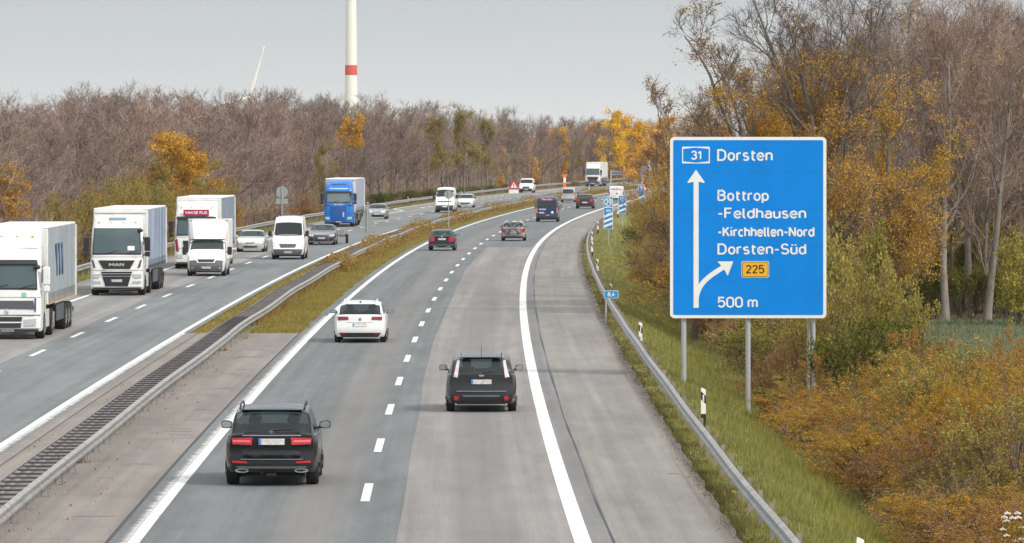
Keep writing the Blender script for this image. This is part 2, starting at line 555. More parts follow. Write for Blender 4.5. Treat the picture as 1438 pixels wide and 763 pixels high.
BLUE_GREY = (0.146, 0.155, 0.159)
WARM_GREY = (0.230, 0.217, 0.208)
CONC = (0.225, 0.202, 0.183)
A_dark = asphalt('asphalt_dark', BLUE_GREY, [(1.1, 0.5, 0.25, (0.19, 0.19, 0.19)), (2.8, 0.5, 0.25, (0.19, 0.19, 0.19)), (3.0, 1.0, 0.28, (0.24, 0.205, 0.19))])
A_light = asphalt('asphalt_light', WARM_GREY, [(6.2, 0.9, 0.55, (0.165, 0.16, 0.165))])
A_shoulder = asphalt('asphalt_shoulder', (0.222, 0.211, 0.196), cross=0.12)
A_mid = asphalt('asphalt_middle', (0.185, 0.180, 0.180))
A_opp = asphalt('asphalt_oncoming', (0.166, 0.178, 0.184), [(-6.0, 0.6, 0.25, (0.2, 0.2, 0.2))])
A_opplight = asphalt('asphalt_oncoming_light', (0.240, 0.230, 0.224), [(-10.4, 0.9, 0.4, (0.16, 0.16, 0.16))])
A_conc = asphalt('crossover_paving', CONC, cross=0.5)
A_edge = asphalt('crumbled_edge', (0.22, 0.19, 0.165), cross=0.5, streak=0.2)
A_seam = surf('seam_tar', (0.035, 0.035, 0.037), 0.7)

edge_r = lambda d: float(np.interp(d, [60, 100, 146, 197, 274, 361, 446, 700], [10.5, 10.62, 10.85, 11.0, 11.15, 11.1, 10.95, 10.9]))
strip('road', [-0.45, 2, 4.5, 8, edge_r], DS, A_dark)
strip('oncoming_road', [-14.7, -12.2, -8.5, -4.55], DS, A_opp)
wav = lambda o, a, w, p: (lambda d: o + a*math.sin(d/w+p) + 0.4*a*math.sin(d/(w*0.31)+p*2))
strip('lane_surface', [wav(4.65, 0.045, 19, 0.5), 7.75], seg(60, 393, 3), A_light, 0.004)
strip('lane_surface', [7.75, wav(8.45, 0.02, 9, 1)], seg(60, 1500, 4), A_mid, 0.004)
strip('hard_shoulder', [wav(8.47, 0.02, 9, 1), lambda d: edge_r(d)-0.25], seg(60, 1500, 4), A_shoulder, 0.004)
strip('road_edge', [lambda d: edge_r(d)-0.25, lambda d: edge_r(d)+0.10+0.03*math.sin(d*0.9)+0.02*math.sin(d*1.7)], seg(60, 700, 0.8), A_edge, 0.004)
strip('tar_seam', [wav(8.43, 0.014, 5, 1), wav(8.46, 0.016, 5.3, 1.4)], seg(60, 420, 1.0), A_seam, 0.008)
for d0, a, b in ((122.4, 10.2, 10.45), (240, 8.9, 10.9), (300, 8.6, 11.0), (318, 8.6, 10.9)):
    o = strip('road_crack', [a, (a+b)/2, b], [d0, d0+0.13], A_seam, 0.0085)
strip('oncoming_lane_surface', [-12.05, wav(-9.05, 0.08, 17, 2)], seg(60, 900, 4), A_opplight, 0.004)
strip('oncoming_shoulder', [-14.55, -12.35], seg(60, 1500, 5), A_shoulder, 0.004)
strip('median_paving', [-4.55, -3.5, -1.5, -0.45], seg(60, 214, 3), A_conc, 0.0)
strip('tar_seam', [-0.50, -0.43], seg(60, 214, 2), A_seam, 0.004)
strip('tar_seam', [-4.25, -4.20], seg(60, 214, 2), asphalt('seam_brown', (0.10, 0.09, 0.085)), 0.004)
_jr = np.random.default_rng(5)
for k in range(34):
    d = 96+_jr.uniform(0, 117); a = _jr.uniform(-2.0, -1.2)
    strip('paving_joint', [a, a+_jr.uniform(.3, 1.0)], [d, d+_jr.uniform(.06, .2)], asphalt('paving_joint', (0.225, 0.205, 0.19)) if k == 0 else bpy.data.materials['paving_joint'], 0.0035+0.0001*k)

# markings ---------------------------------------------------------
P_line = paint_mat('road_paint')
P_worn = paint_mat('road_paint_worn', wear=1.0, lo=0.34, hi=0.56, sc=(1.1, 2.6, 1), col=(0.52, 0.50, 0.48), grad=(-0.11, -0.40))
P_worn2 = paint_mat('road_paint_worn_far', wear=1.0, lo=0.36, hi=0.52, sc=(1.1, 2.6, 1), col=(0.6, 0.58, 0.56), grad=(-4.76, -4.45))
strip('edge_line', [-0.10, 0.12], seg(60, 1500, 4), P_line, 0.008)
strip('worn_edge_line', [-0.42, -0.11], seg(60, 235, 4), P_worn, 0.0082)
strip('edge_line', [lambda d: 7.76+0.0006*max(0, d-250), lambda d: 8.06+0.0006*max(0, d-250)], seg(60, 1500, 4), P_line, 0.0085)
strip('edge_line', [-4.97, -4.77], seg(60, 1500, 4), P_line, 0.008)
strip('worn_edge_line', [-4.76, -4.5], seg(60, 214, 4), P_worn2, 0.0045)
strip('edge_line', [-12.34, -12.12], seg(60, 610, 4), P_line, 0.008)
strip('edge_line', [lambda d: -12.25-2.3*sstep(604, 628, d), lambda d: -12.05-2.3*sstep(604, 628, d)], seg(604, 632, 2), P_line, 0.0083)
strip('edge_line', [-14.55, -14.33], seg(632, 800, 4), P_line, 0.008)
strip('edge_line', [lambda d: -14.55+2.3*sstep(800, 850, d), lambda d: -14.33+2.3*sstep(800, 850, d)], seg(800, 850, 3), P_line, 0.0081)
strip('edge_line', [-12.25, -12.05], seg(850, 1500, 5), P_line, 0.0082)
for k in range(54):
    c = 116.0-18.15*2+18.15*k
    if c < 1000:
        strip('lane_dash', [3.82, 4.0], seg(c-3, c+3, 3), P_line, 0.0086)
    c = 193.5-18.4*6+18.4*k
    if c < 1000:
        strip('lane_dash', [-8.65, -8.47], seg(c-3, c+3, 3), P_line, 0.0086)
for k in range(14):
    c = 640+12*k
    if c < 800:
        strip('lane_dash', [-12.35, -12.07], seg(c-3, c+3, 3), P_line, 0.0086)
# ------------------------------------------------------------------ guardrails
GALV = surf('galvanised_steel', (0.33, 0.325, 0.315), 0.5, 0.3, 0.25, 2.0, dirt=0.5)
GALV_D = surf('weathered_steel', (0.26, 0.245, 0.23), 0.6, 0.35, 0.25, 3.0, dirt=0.5)
POSTM = surf('rusty_post', (0.27, 0.235, 0.205), 0.75, 0.2, 0.3, 4.0, dirt=0.4)
WHITE_PL = surf('white_plastic', (0.82, 0.82, 0.80), 0.45, 0, 0.04)
BLACK_PL = surf('black_plastic', (0.02, 0.02, 0.022), 0.5, 0, 0.1)
SIGN_BACK = surf('sign_back_grey', (0.33, 0.37, 0.37), 0.5, 0.3, 0.08, 2.0)
POLE = surf('pole_grey', (0.46, 0.47, 0.48), 0.45, 0.4, 0.08)

# W profile: (depth towards traffic, height)
WPROF = [(0.0, 0.0), (0.035, 0.02), (0.08, 0.045), (0.08, 0.095), (0.02, 0.135), (0.02, 0.175), (0.08, 0.215), (0.08, 0.265), (0.035, 0.29), (0.0, 0.31)]
def beam_mb(off, Ds, face, ztop=0.75, sag=None, hk=1.0):
    """rail beam swept along the road; face=-1: profile bulges towards -x, +1 towards +x"""
    mb = MB()
    rows = []
    for d in Ds:
        x = float(lane(d)) + (off(d) if callable(off) else off)
        z0 = ztop-0.31*hk + (sag(d) if sag else 0)
        rows.append([(x+face*a, d, z0+h*hk) for a, h in WPROF] + [(x+face*(a-0.006), d, z0+h*hk) for a, h in reversed(WPROF)])
    mb.loft(rows)
    return mb

def post_mb(x, d, z0, z1, w=0.10, dp=0.055):
    mb = MB()
    # C section with its lips
    mb.box(x-w/2, x+w/2, d-0.004, d+0.004, z0, z1)
    for s in (-1, 1):
        mb.box(x+s*w/2-0.004, x+s*w/2+0.004, d+0.004, d+dp, z0, z1)
    return mb

rail_o = lambda d: float(np.interp(d, [60, 100, 146, 200, 300, 700], [11.1, 11.17, 11.35, 11.45, 11.55, 11.4]))
gr = empty('guardrail', at(11.3, 100), 0, 'single galvanised guardrail running along the hard shoulder above the grass bank', 'guardrail')
def local(mb, root):
    lx, ly, lz = root.location
    mb.v = [(x-lx, y-ly, z-lz) for x, y, z in mb.v]
    return mb
lump = lambda d: 0.015*math.sin(d*0.21)+0.01*math.sin(d*0.077+1)
local(beam_mb(rail_o, np.arange(84, 760, 2.0), -1, 0.62, lump), gr).build('beam', GALV, gr, angle=40)
ds = np.arange(86, 760, 4.0)
proto = None
for k, d in enumerate(ds[:100]):
    mb = post_mb(float(lane(d))+rail_o(d)+0.09, d, -0.35, 0.65+lump(d), 0.085)
    x = float(lane(d))+rail_o(d)
    mb.box(x+0.0, x+0.05, d-0.05, d+0.05, 0.40, 0.54)
    local(mb, gr).build('post', POSTM, gr)
mb = MB()
for d in ds[100:]:
    p = post_mb(float(lane(d))+rail_o(d)+0.09, d, -0.35, 0.65, 0.085); mb.add(p.v, p.f)
tag(local(mb, gr).build('post', POSTM, gr), kind='stuff')

gl = empty('guardrail', at(-15.2, 260), 0, 'grey guardrail along the outer edge of the oncoming lanes, in front of the bare wood', 'guardrail')
lo = lambda d: -15.1-0.0*d
local(beam_mb(lo, np.arange(200, 1300, 3.0), 1, 0.75, lump), gl).build('beam', GALV, gl, angle=40)
ds = np.arange(262, 1200, 4.0)
for k, d in enumerate(ds[:100]):
    local(post_mb(float(lane(d))-15.2, d, -0.4, 0.72, 0.10), gl).build('post', POSTM, gl)
mb = MB()
for d in ds[100:]:
    p = post_mb(float(lane(d))-15.2, d, -0.4, 0.72, 0.10); mb.add(p.v, p.f)
tag(local(mb, gl).build('post', POSTM, gl), kind='stuff')

# double barrier in the median with its cross struts
gm = empty('median_barrier', at(-2.4, 100), 0, 'double steel barrier with ladder like cross struts down the middle of the motorway', 'barrier')
mlump = lambda d: (0.012 if d < 200 else 0.03)*math.sin(d*0.13)+0.01*math.sin(d*0.05+2)
mo_r = lambda d: -2.38+(0.010 if d < 200 else 0.03)*math.sin(d*0.11)
mo_l = lambda d: -3.05+0.01*math.sin(d*0.09)
local(beam_mb(mo_r, np.arange(80, 1200, 2.0), 1, 0.54, mlump, .88), gm).build('beam', GALV, gm, angle=40)
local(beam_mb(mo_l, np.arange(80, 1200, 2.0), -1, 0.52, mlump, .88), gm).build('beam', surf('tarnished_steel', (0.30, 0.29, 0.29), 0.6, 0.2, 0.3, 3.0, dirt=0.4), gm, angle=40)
ds = np.arange(82.2, 1180, 4.05)
def mpost(d):
    x = float(lane(d))
    p = MB()
    for s in (-0.07, 0.07):
        p.box(x-2.47+s-0.012, x-2.47+s+0.012, d-0.05, d+0.05, -0.1, 0.42)
    return p
for d in ds[:100]:
    local(mpost(d), gm).build('post', POSTM, gm)
mb = MB()
for d in ds[100:]:
    p = mpost(d); mb.add(p.v, p.f)
tag(local(mb, gm).build('post', POSTM, gm), kind='stuff')
cs = np.arange(84, 430, 1.35)
def strut(d):
    x = float(lane(d)); p = MB()
    z = 0.47+mlump(d)
    p.box(x-3.04, x-2.39, d-0.05, d+0.05, z, z+0.036)
    return p
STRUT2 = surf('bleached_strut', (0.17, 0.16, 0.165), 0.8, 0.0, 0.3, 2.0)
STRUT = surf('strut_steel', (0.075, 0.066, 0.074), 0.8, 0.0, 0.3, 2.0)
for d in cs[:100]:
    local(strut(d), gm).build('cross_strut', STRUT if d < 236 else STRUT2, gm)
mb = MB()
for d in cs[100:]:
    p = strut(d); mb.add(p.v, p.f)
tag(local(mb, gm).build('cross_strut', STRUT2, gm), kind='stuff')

# ------------------------------------------------------------------ guide posts
def guide_post(loc, rz, label, group, proto=[None]):
    if proto[0] is None:
        t = empty('guide_post', loc, rz)
        mb = MB()
        pr = lambda z, s=1.0: [(0.06*s, -0.045*s, z), (0.035*s, 0.05*s, z), (-0.035*s, 0.05*s, z), (-0.06*s, -0.045*s, z)]
        mb.loft([pr(-0.4), pr(0.90), [(x, y, z+0.05*(0.06-x)/0.12) for x, y, z in pr(0.93, 0.9)]])
        body = mb.build('post', WHITE_PL, t)
        b = MB()
        b.loft([[(x*1.04, y*1.04, z+dz) for (x, y, z), dz in zip(pr(0.56), (0.0, 0.03, 0.09, 0.12))],
                [(x*1.04, y*1.04, z+dz) for (x, y, z), dz in zip(pr(0.77), (0.0, 0.03, 0.09, 0.12))]])
        b.build('black_band', BLACK_PL, t)
        r = MB(); r.box(-0.02, 0.02, -0.052, -0.047, 0.63, 0.80); r.build('reflector', surf('reflector', (0.7, 0.7, 0.68), 0.2), t)
        f = MB(); f.loft([[(x*1.05, y*1.05, z) for x, y, z in pr(-0.35)], [(x*1.05, y*1.05, z) for x, y, z in pr(0.32)]]); f.build('foot', BLACK_PL, t)
        proto[0] = t
    else:
        t = copy_tree(proto[0])
        t.location = loc; t.rotation_euler = (0, 0, rz)
    tag(t, label, 'guide post', group)
    return t

gp = [(144, 11.85, 'nearest whole white guide post, just left of the middle sign post'),
      (89.3, 11.9, 'white guide post tip right of the near end of the shoulder guardrail'),
      (197, 11.75, 'white guide post with black band on the grass left of the big sign'),
      (252, 11.75, 'white guide post standing right behind the small blue kilometre plate'),
      (306, 11.8, 'white guide post first beyond the small blue kilometre plate'),
      (361, 11.8, 'white guide post level with the foot of the striped beacon with the number 39'),
      (402, 11.75, 'white guide post where the shoulder guardrail bends away, near the first striped beacon'),
      (455, 11.8, 'white guide post behind the first striped beacon'),
      (505, 11.8, 'white guide post beside the second striped beacon'),
      (555, 11.8, 'small white guide post just beyond the second striped beacon'),
      (585, 11.9, 'far white guide post between the second and third striped beacon')]
for d, o, lab in gp:
    guide_post(at(o, d, float(gz(o, d))), heading(d), lab, 'guide posts along the shoulder')
for k, d in enumerate([445, 495, 557, 610, 672, 735, 762, 800, 850, 880, 930, 985, 1040]):
    guide_post(at(-16.1, d, float(gz(-16.1, d))), heading(d), 'small white guide post behind the far guardrail at the foot of the wood', 'guide posts beside the oncoming lanes')
for k, d in enumerate([820, 870]):
    guide_post(at(-2.4, d, 0.25), heading(d), 'white guide post standing in the overgrown median ahead of the blue van', 'guide posts in the median')

# ------------------------------------------------------------------ the big blue sign
BLUE = surf('sign_blue', (0.0, 0.225, 0.72), 0.42, 0, 0.07, 0.9, spec=0.25)
SWHITE = surf('sign_white', (0.80, 0.81, 0.80), 0.4, 0, 0.04, 2.0)
YEL = surf('sign_yellow', (0.80, 0.43, 0.02), 0.4, 0, 0.04)
SBLACK = surf('sign_black', (0.06, 0.02, 0.01), 0.4, 0, 0.04)
SD = 174.0
SK = F_PX/SD
def sx(px): return (px-719.0)/SK
def sz(py): return H_CAM-(py-Y_HOR)/SK
sgn = empty('direction_sign', (sx(1050.5), SD, float(gz(14, SD))), 0, 'big blue motorway exit sign on three grey posts reading Dorsten and Bottrop', 'road sign')
def S(mb):
    lx, ly, lz = sgn.location
    mb.v = [(x-lx, y-SD, z-lz) for x, y, z in mb.v]
    return mb
X0, X1, Z0, Z1 = sx(941), sx(1160.5), sz(447), sz(192.5)
mb = MB(); mb.prism(rrect(X0, X1, Z0, Z1, 0.13, 6), SD, SD+0.07)
S(mb).build('panel', SWHITE, sgn)
mb = MB(); mb.prism(rrect(X0+0.095, X1-0.095, Z0+0.095, Z1-0.095, 0.05, 5), SD-0.006, SD-0.001)
S(mb).build('blue_face', BLUE, sgn)
mb = MB()
for f in (.2, .4, .6, .8):
    z = Z0+(Z1-Z0)*f
    mb.box(X0+0.10, X1-0.10, SD-0.0072, SD-0.0062, z-0.006, z+0.006)
S(mb).build('panel_joint', surf('joint_blue', (0.0, 0.15, 0.52), 0.5), sgn)
ty = SD-0.014
lines = [('Dorsten', 1007, 1085.5, 226.3, 16.6, 0.0), ('Bottrop', 1007.5, 1080, 282.6, 15.8, 0.0), ('-Feldhausen', 1007.5, 1132.5, 307.2, 15.4, 0.0),
         ('-Kirchhellen-Nord', 1007.5, 1144, 332.9, 14.6, 0.03), ('Dorsten-S\u00fcd', 1007.5, 1132.5, 357.7, 15.6, 0.0), ('500 m', 1007.5, 1064.5, 432.3, 15.4, 0.0)]
for s, a, b_, base, cap, off in lines:
    mb = MB(); text_mb(mb, s, sx(a), sx(b_), sz(base), cap/SK, ty, off)
    S(mb).build('lettering', SWHITE, sgn)
# straight-on arrow
mb = MB()
ax0, ax1 = sx(973.9), sx(981.1)
mb.prism([(sx(977.4), sz(238.6)), (sx(965), sz(256.5)), (sx(967), sz(257.2)), (ax0, sz(255.4)), (ax0, sz(432.5)), (ax1, sz(432.5)),
          (ax1, sz(255.4)), (sx(988), sz(257.2)), (sx(990), sz(256.5))], ty-0.001, ty+0.004)
S(mb).build('arrow', SWHITE, sgn)
# branching arrow: curved arm and head
mb = MB()
cl = []
for t in np.linspace(0, 1, 15):
    p0, p1, p2, p3 = np.array([977.5, 424.0]), np.array([978.5, 397.0]), np.array([996.0, 388.0]), np.array([1019.5, 373.2])
    cl.append((1-t)**3*p0+3*(1-t)**2*t*p1+3*(1-t)*t*t*p2+t**3*p3)
top, bot = [], []
for i, p in enumerate(cl):
    d = cl[min(i+1, 14)]-cl[max(i-1, 0)]; d = d/np.linalg.norm(d); n = np.array([-d[1], d[0]])
    top.append(p-n*3.4); bot.append(p+n*3.4)
for i in range(14):
    q = [top[i], top[i+1], bot[i+1], bot[i]]
    mb.add([(sx(p[0]), ty-0.0015, sz(p[1])) for p in q], [(0, 1, 2, 3)])
mb.add([(sx(a), ty-0.0025, sz(b)) for a, b in ((1007.5, 367.4), (1029.8, 367.2), (1021.8, 387.8), (1016.8, 378.4))], [(0, 1, 2, 3)])
S(mb).build('arrow', SWHITE, sgn)
# motorway number badge
mb = MB(); mb.prism(rrect(sx(957.8), sx(996.8), sz(229.8), sz(206.2), 0.03), ty-0.001, ty+0.004)
bd = S(mb).build('route_badge', SWHITE, sgn)
mb = MB()
hx = [959.2, 977.3, 995.4]
mb.prism([(sx(959.3), sz(226.6)), (sx(964), sz(227.2)), (sx(977.3), sz(228.6)), (sx(990.5), sz(227.2)), (sx(995.3), sz(226.6)),
          (sx(995.3), sz(209.4)), (sx(990.5), sz(208.8)), (sx(977.3), sz(207.4)), (sx(964), sz(208.8)), (sx(959.3), sz(209.4))], ty-0.004, ty-0.0015)
S(mb).build('badge_face', BLUE, bd)
mb = MB(); text_mb(mb, '31', sx(970.5), sx(985), sz(224.6), 12.8/SK, ty-0.006, 0.012)
S(mb).build('badge_number', SWHITE, bd)
# yellow road number
mb = MB(); mb.prism(rrect(sx(1041.2), sx(1080), sz(390), sz(367), 0.06), ty-0.001, ty+0.004)
bd = S(mb).build('road_number_plate', SWHITE, sgn)
mb = MB(); mb.prism(rrect(sx(1041.9), sx(1079.3), sz(389.3), sz(367.7), 0.06), ty-0.003, ty-0.0015)
S(mb).build('plate_border', SBLACK, bd)
mb = MB(); mb.prism(rrect(sx(1042.8), sx(1078.4), sz(388.4), sz(368.6), 0.045), ty-0.005, ty-0.0035)
S(mb).build('plate_face', YEL, bd)
mb = MB(); text_mb(mb, '225', sx(1047.2), sx(1073.4), sz(384.4), 12.2/SK, ty-0.007, 0.006)
S(mb).build('plate_number', SBLACK, bd)
for px, back in ((960.5, 0), (1050.8, 0), (1140.5, 1)):
    x = sx(px); mb = MB()
    mb.cyl((x+(.05 if back else 0), SD+0.16, -2.2), (x+(.05 if back else 0), SD+0.16, Z1-0.05), 0.06 if back else 0.078, n=14)
    if back:
        mb.cyl((x-0.10, SD+0.6, -2.2), (x-0.08, SD+0.25, Z0+1.2), 0.05, n=10)
    for zz in (Z0+0.5, Z0+2.7, Z1-0.5):
        mb.box(x-0.13, x+0.13, SD+0.072, SD+0.26, zz-0.04, zz+0.04)
    S(mb).build('post', POLE, sgn, angle=40)

# ------------------------------------------------------------------ countdown beacons
CYAN = surf('beacon_blue', (0.015, 0.22, 0.55), 0.4, 0, 0.05)
def beacon(px, py_top, py_bot, D, n, dist, num, o, label):
    k = F_PX/D
    x, z0, z1 = (px-719)/k, H_CAM-(py_bot-Y_HOR)/k, H_CAM-(py_top-Y_HOR)/k
    g0 = float(gz(x-float(lane(D)), D))
    t = empty('countdown_beacon', (x, D, g0), 0, label, 'road sign', 'striped countdown beacons on the grass bank')
    h = z1-z0; w = 0.66; b = z0-g0
    mb = MB(); mb.prism(rrect(-w/2, w/2, b, b+h, 0.04), 0, 0.03); mb.build('panel', SWHITE, t)
    mb = MB(); mb.prism(rrect(-w/2+0.03, w/2-0.03, b+0.03, b+h-0.03, 0.03), -0.006, -0.002); mb.build('blue_face', CYAN, t)
    hs = 0.27
    for i in range(n):
        c = b+0.20+i*0.43*(h/1.9 if n == 3 else 1.0)
        mb = MB(); mb.prism([(-w/2+0.03, c-0.1), (w/2-0.03, c+0.14), (w/2-0.03, c+0.14+0.17), (-w/2+0.03, c+0.07)], -0.012, -0.007)
        mb.build('stripe', SWHITE, t)
    mb = MB(); text_mb(mb, dist, -0.19, 0.19, b+h-0.33, 0.19, -0.01, 0.02); mb.build('lettering', SWHITE, t)
    mb = MB(); text_mb(mb, 'm', -0.06, 0.08, b+h-0.52, 0.16, -0.01, 0.02); mb.build('lettering', SWHITE, t)
    zt = b+h
    if num:
        hh = 0.76
        mb = MB(); mb.prism(rrect(-w/2, w/2, zt+0.02, zt+0.02+hh, 0.04), 0, 0.03); mb.build('number_panel', SWHITE, t)
        mb = MB(); mb.prism(rrect(-w/2+0.03, w/2-0.03, zt+0.05, zt+hh-0.01, 0.03), -0.006, -0.002); mb.build('blue_face', CYAN, t)
        # octagon ring round the number
        cz = zt+0.02+hh/2
        mb = MB()
        r0 = [(0.30*math.cos(PI/8+i*PI/4), cz+0.33*math.sin(PI/8+i*PI/4)) for i in range(8)]
        r1 = [(0.245*math.cos(PI/8+i*PI/4), cz+0.275*math.sin(PI/8+i*PI/4)) for i in range(8)]
        mb.add([(a, -0.009, c) for a, c in r0+r1], [(i, (i+1) % 8, 8+(i+1) % 8, 8+i) for i in range(8)])
        mb.build('number_ring', SWHITE, t)
        mb = MB(); text_mb(mb, num, -0.19, 0.19, cz-0.19, 0.38, -0.01, 0.02); mb.build('lettering', SWHITE, t)
        zt += hh
    mb = MB(); mb.cyl((0, 0.07, -0.4), (0, 0.07, zt-0.1), 0.04, n=10); mb.build('post', POLE, t, angle=40)
    return t
beacon(854.2, 291.5, 322, 416, 3, '300', '39', 0, 'tall blue and white striped beacon topped by a square with the number 39')
beacon(873.8, 275, 300, 505, 2, '200', None, 0, 'blue beacon with two white stripes, right beside the taller one numbered 39')
beacon(900.6, 260, 281, 622, 1, '100', None, 0, 'far blue beacon with one white stripe in front of a red edged triangle')

# small kilometre plate
KX, KD = (858.2-719)*225/F_PX, 225.0
t = empty('kilometre_plate', (KX-0.2, KD, float(gz(11.5, KD))), 0, 'small blue kilometre plate on a short post behind the shoulder guardrail', 'road sign')
zc = H_CAM-(413.7-203)*KD/F_PX - t.location.z
mb = MB(); mb.prism(rrect(-0.08, 0.48, zc-0.15, zc+0.15, 0.03), 0, 0.02); mb.build('panel', SWHITE, t)
mb = MB(); mb.prism(rrect(-0.065, 0.465, zc-0.135, zc+0.135, 0.02), -0.006, -0.002); mb.build('blue_face', surf('plate_blue', (0.01, 0.28, 0.60), 0.4), t)
mb = MB(); text_mb(mb, '8,4', 0.06, 0.35, zc-0.075, 0.16, -0.01, 0.02); mb.build('lettering', SWHITE, t)
mb = MB(); mb.cyl((0.0, 0.05, -0.4), (0.0, 0.05, zc+0.12), 0.03, n=8); mb.build('post', POLE, t)

# ------------------------------------------------------------------ other signs
def pole_sign(name, px, D, o_z, label, cat='road sign'):
    x = (px-719)*D/F_PX
    return empty(name, (x, D, o_z), 0, label, cat)
def disc(mb, c, r, y0, y1, n=28):
    mb.prism([(c[0]+r*math.cos(2*PI*i/n), c[1]+r*math.sin(2*PI*i/n)) for i in range(n)], y0, y1)
    return mb
def zpx(py, D): return H_CAM-(py-Y_HOR)*D/F_PX

def back_round(px, py, D, r, z0, plate, label):
    t = pole_sign('round_sign', px, D, z0, label)
    c = zpx(py, D)-z0
    mb = disc(MB(), (0, c), r, 0, 0.02); mb.build('disc', SIGN_BACK, t)
    mb = MB()
    n = 28
    mb.add([(q*math.cos(2*PI*i/n), -0.004, c+q*math.sin(2*PI*i/n)) for q in (r, r-0.04) for i in range(n)], [(i, (i+1) % n, n+(i+1) % n, n+i) for i in range(n)])
    mb.build('rim', POLE, t)
    if plate:
        mb = MB(); mb.box(-r*1.05, r*1.05, 0, 0.02, c-r-0.06-plate, c-r-0.06); mb.build('plate', SIGN_BACK, t)
        mb = MB()
        for z in (c-r-0.09, c-r-0.03-plate):
            mb.box(-r*1.05, r*1.05, -0.005, -0.001, z-0.03, z)
        mb.build('plate_rim', POLE, t)
    mb = MB(); mb.cyl((0, -0.045, -0.4), (0, -0.045, c+r*0.96), 0.038, n=10); mb.build('post', POLE, t, angle=40)
    for dz in (0.3, -0.3):
        mb = MB(); mb.box(-0.1, 0.1, -0.02, -0.004, c+dz*r-0.03, c+dz*r+0.03); mb.build('clamp', POLE, t)
    return t
back_round(396, 270, 420, 0.42, -0.1, 0.36, 'round sign with a plate below seen from behind, standing by the far guardrail')
back_round(630, 273.5, 480, 0.36, 0.0, 0, 'round sign seen from behind in the median, in front of a white van')

# triangle from behind with plate (median)
D = 398.0; x = (515.5-719)*D/F_PX
t = empty('triangle_sign', (x, D, 0), 0, 'grey back of a triangular sign with a plate below, standing in the median', 'road sign')
zb, zt = zpx(319, D), zpx(292, D); hw = 12.6*D/F_PX
mb = MB(); mb.prism([(-hw, zb), (hw, zb), (0.06, zt), (-0.06, zt)], 0, 0.02); mb.build('triangle', SIGN_BACK, t)
mb = MB()
for a, b_ in (((-hw, zb), (0, zt)), ((hw, zb), (0, zt)), ((-hw, zb), (hw, zb))):
    mb.tube([(a[0]*0.96, -0.008, a[1]+0.02), (b_[0]*0.96, -0.008, b_[1]-0.02 if b_[1] > zb else b_[1]+0.02)], 0.014, 5)
mb.build('rim', POLE, t)
mb = MB(); mb.box(-0.45, 0.45, 0, 0.02, zpx(327.5, D), zpx(321, D)); mb.build('plate', SIGN_BACK, t)
mb = MB(); mb.cyl((0, -0.045, -0.2), (0, -0.045, zt-0.15), 0.038, n=10); mb.build('post', POLE, t, angle=40)

# red edged triangles facing us
RED = surf('sign_red', (0.62, 0.03, 0.03), 0.4, 0, 0.05)
def warn(px, py0, py1, hwpx, D, plate, z0, label):
    x = (px-719)*D/F_PX
    t = empty('warning_sign', (x, D, z0), 0, label, 'road sign')
    zb, zt, hw = zpx(py1, D)-z0, zpx(py0, D)-z0, hwpx*D/F_PX
    mb = MB(); mb.prism([(-hw, zb), (hw, zb), (0.05, zt), (-0.05, zt)], 0, 0.03); mb.build('triangle', RED, t)
    cx, cz = 0, zb+(zt-zb)*0.36
    inner = [(0.62*(a), cz+0.62*(c-cz)) for a, c in ((-hw, zb), (hw, zb), (0, zt))]
    mb = MB(); mb.prism(inner, -0.006, -0.002); mb.build('white_face', SWHITE, t)
    mb = MB(); mb.prism([(-0.05*hw, zb+(zt-zb)*0.28), (0.05*hw, zb+(zt-zb)*0.28), (0.09*hw, zb+(zt-zb)*0.58), (-0.09*hw, zb+(zt-zb)*0.58)], -0.012, -0.008)
    mb.prism(rrect(-0.07*hw, 0.07*hw, zb+(zt-zb)*0.18, zb+(zt-zb)*0.24, 0.01), -0.012, -0.008)
    mb.build('exclamation_mark', BLACK_PL, t)
    zp = zb
    if plate:
        mb = MB(); mb.box(-hw*0.9, hw*0.9, 0, 0.03, zb-plate-0.04, zb-0.04); mb.build('plate', SWHITE, t)
    mb = MB(); mb.cyl((0, 0.07, -0.3), (0, 0.07, zt-0.3), 0.045, n=10); mb.build('post', POLE, t, angle=40)
    return t
warn(721.5, 252.5, 266, 7.6, 640, 0.42, 0.0, 'red edged warning triangle above a white plate in the median')
warn(904, 256, 268.5, 7.4, 660, 0, -0.6, 'red edged warning triangle half hidden behind the farthest blue beacon')

# orange flashing board post
ORANGE = surf('signal_orange', (0.85, 0.18, 0.02), 0.5, 0, 0.05)
D = 900.0; x = (793-719)*D/F_PX
t = empty('orange_marker', (x, D, 0), 0, 'orange roadworks marker post at the far side of the oncoming lanes', 'road sign')
zt = zpx(245, D); mb = MB()
mb.prism([(-0.55, zt), (0.55, zt), (0.22, zt-0.5), (-0.22, zt-0.5)], 0, 0.1); mb.build('head', ORANGE, t)
mb = MB(); mb.box(-0.24, 0.24, 0.0, 0.12, 0, zt-1.3); mb.build('post', ORANGE, t)
mb = MB(); mb.box(-0.2, 0.2, 0.0, 0.1, zt-1.3, zt-0.5); mb.build('lamp_box', SWHITE, t)

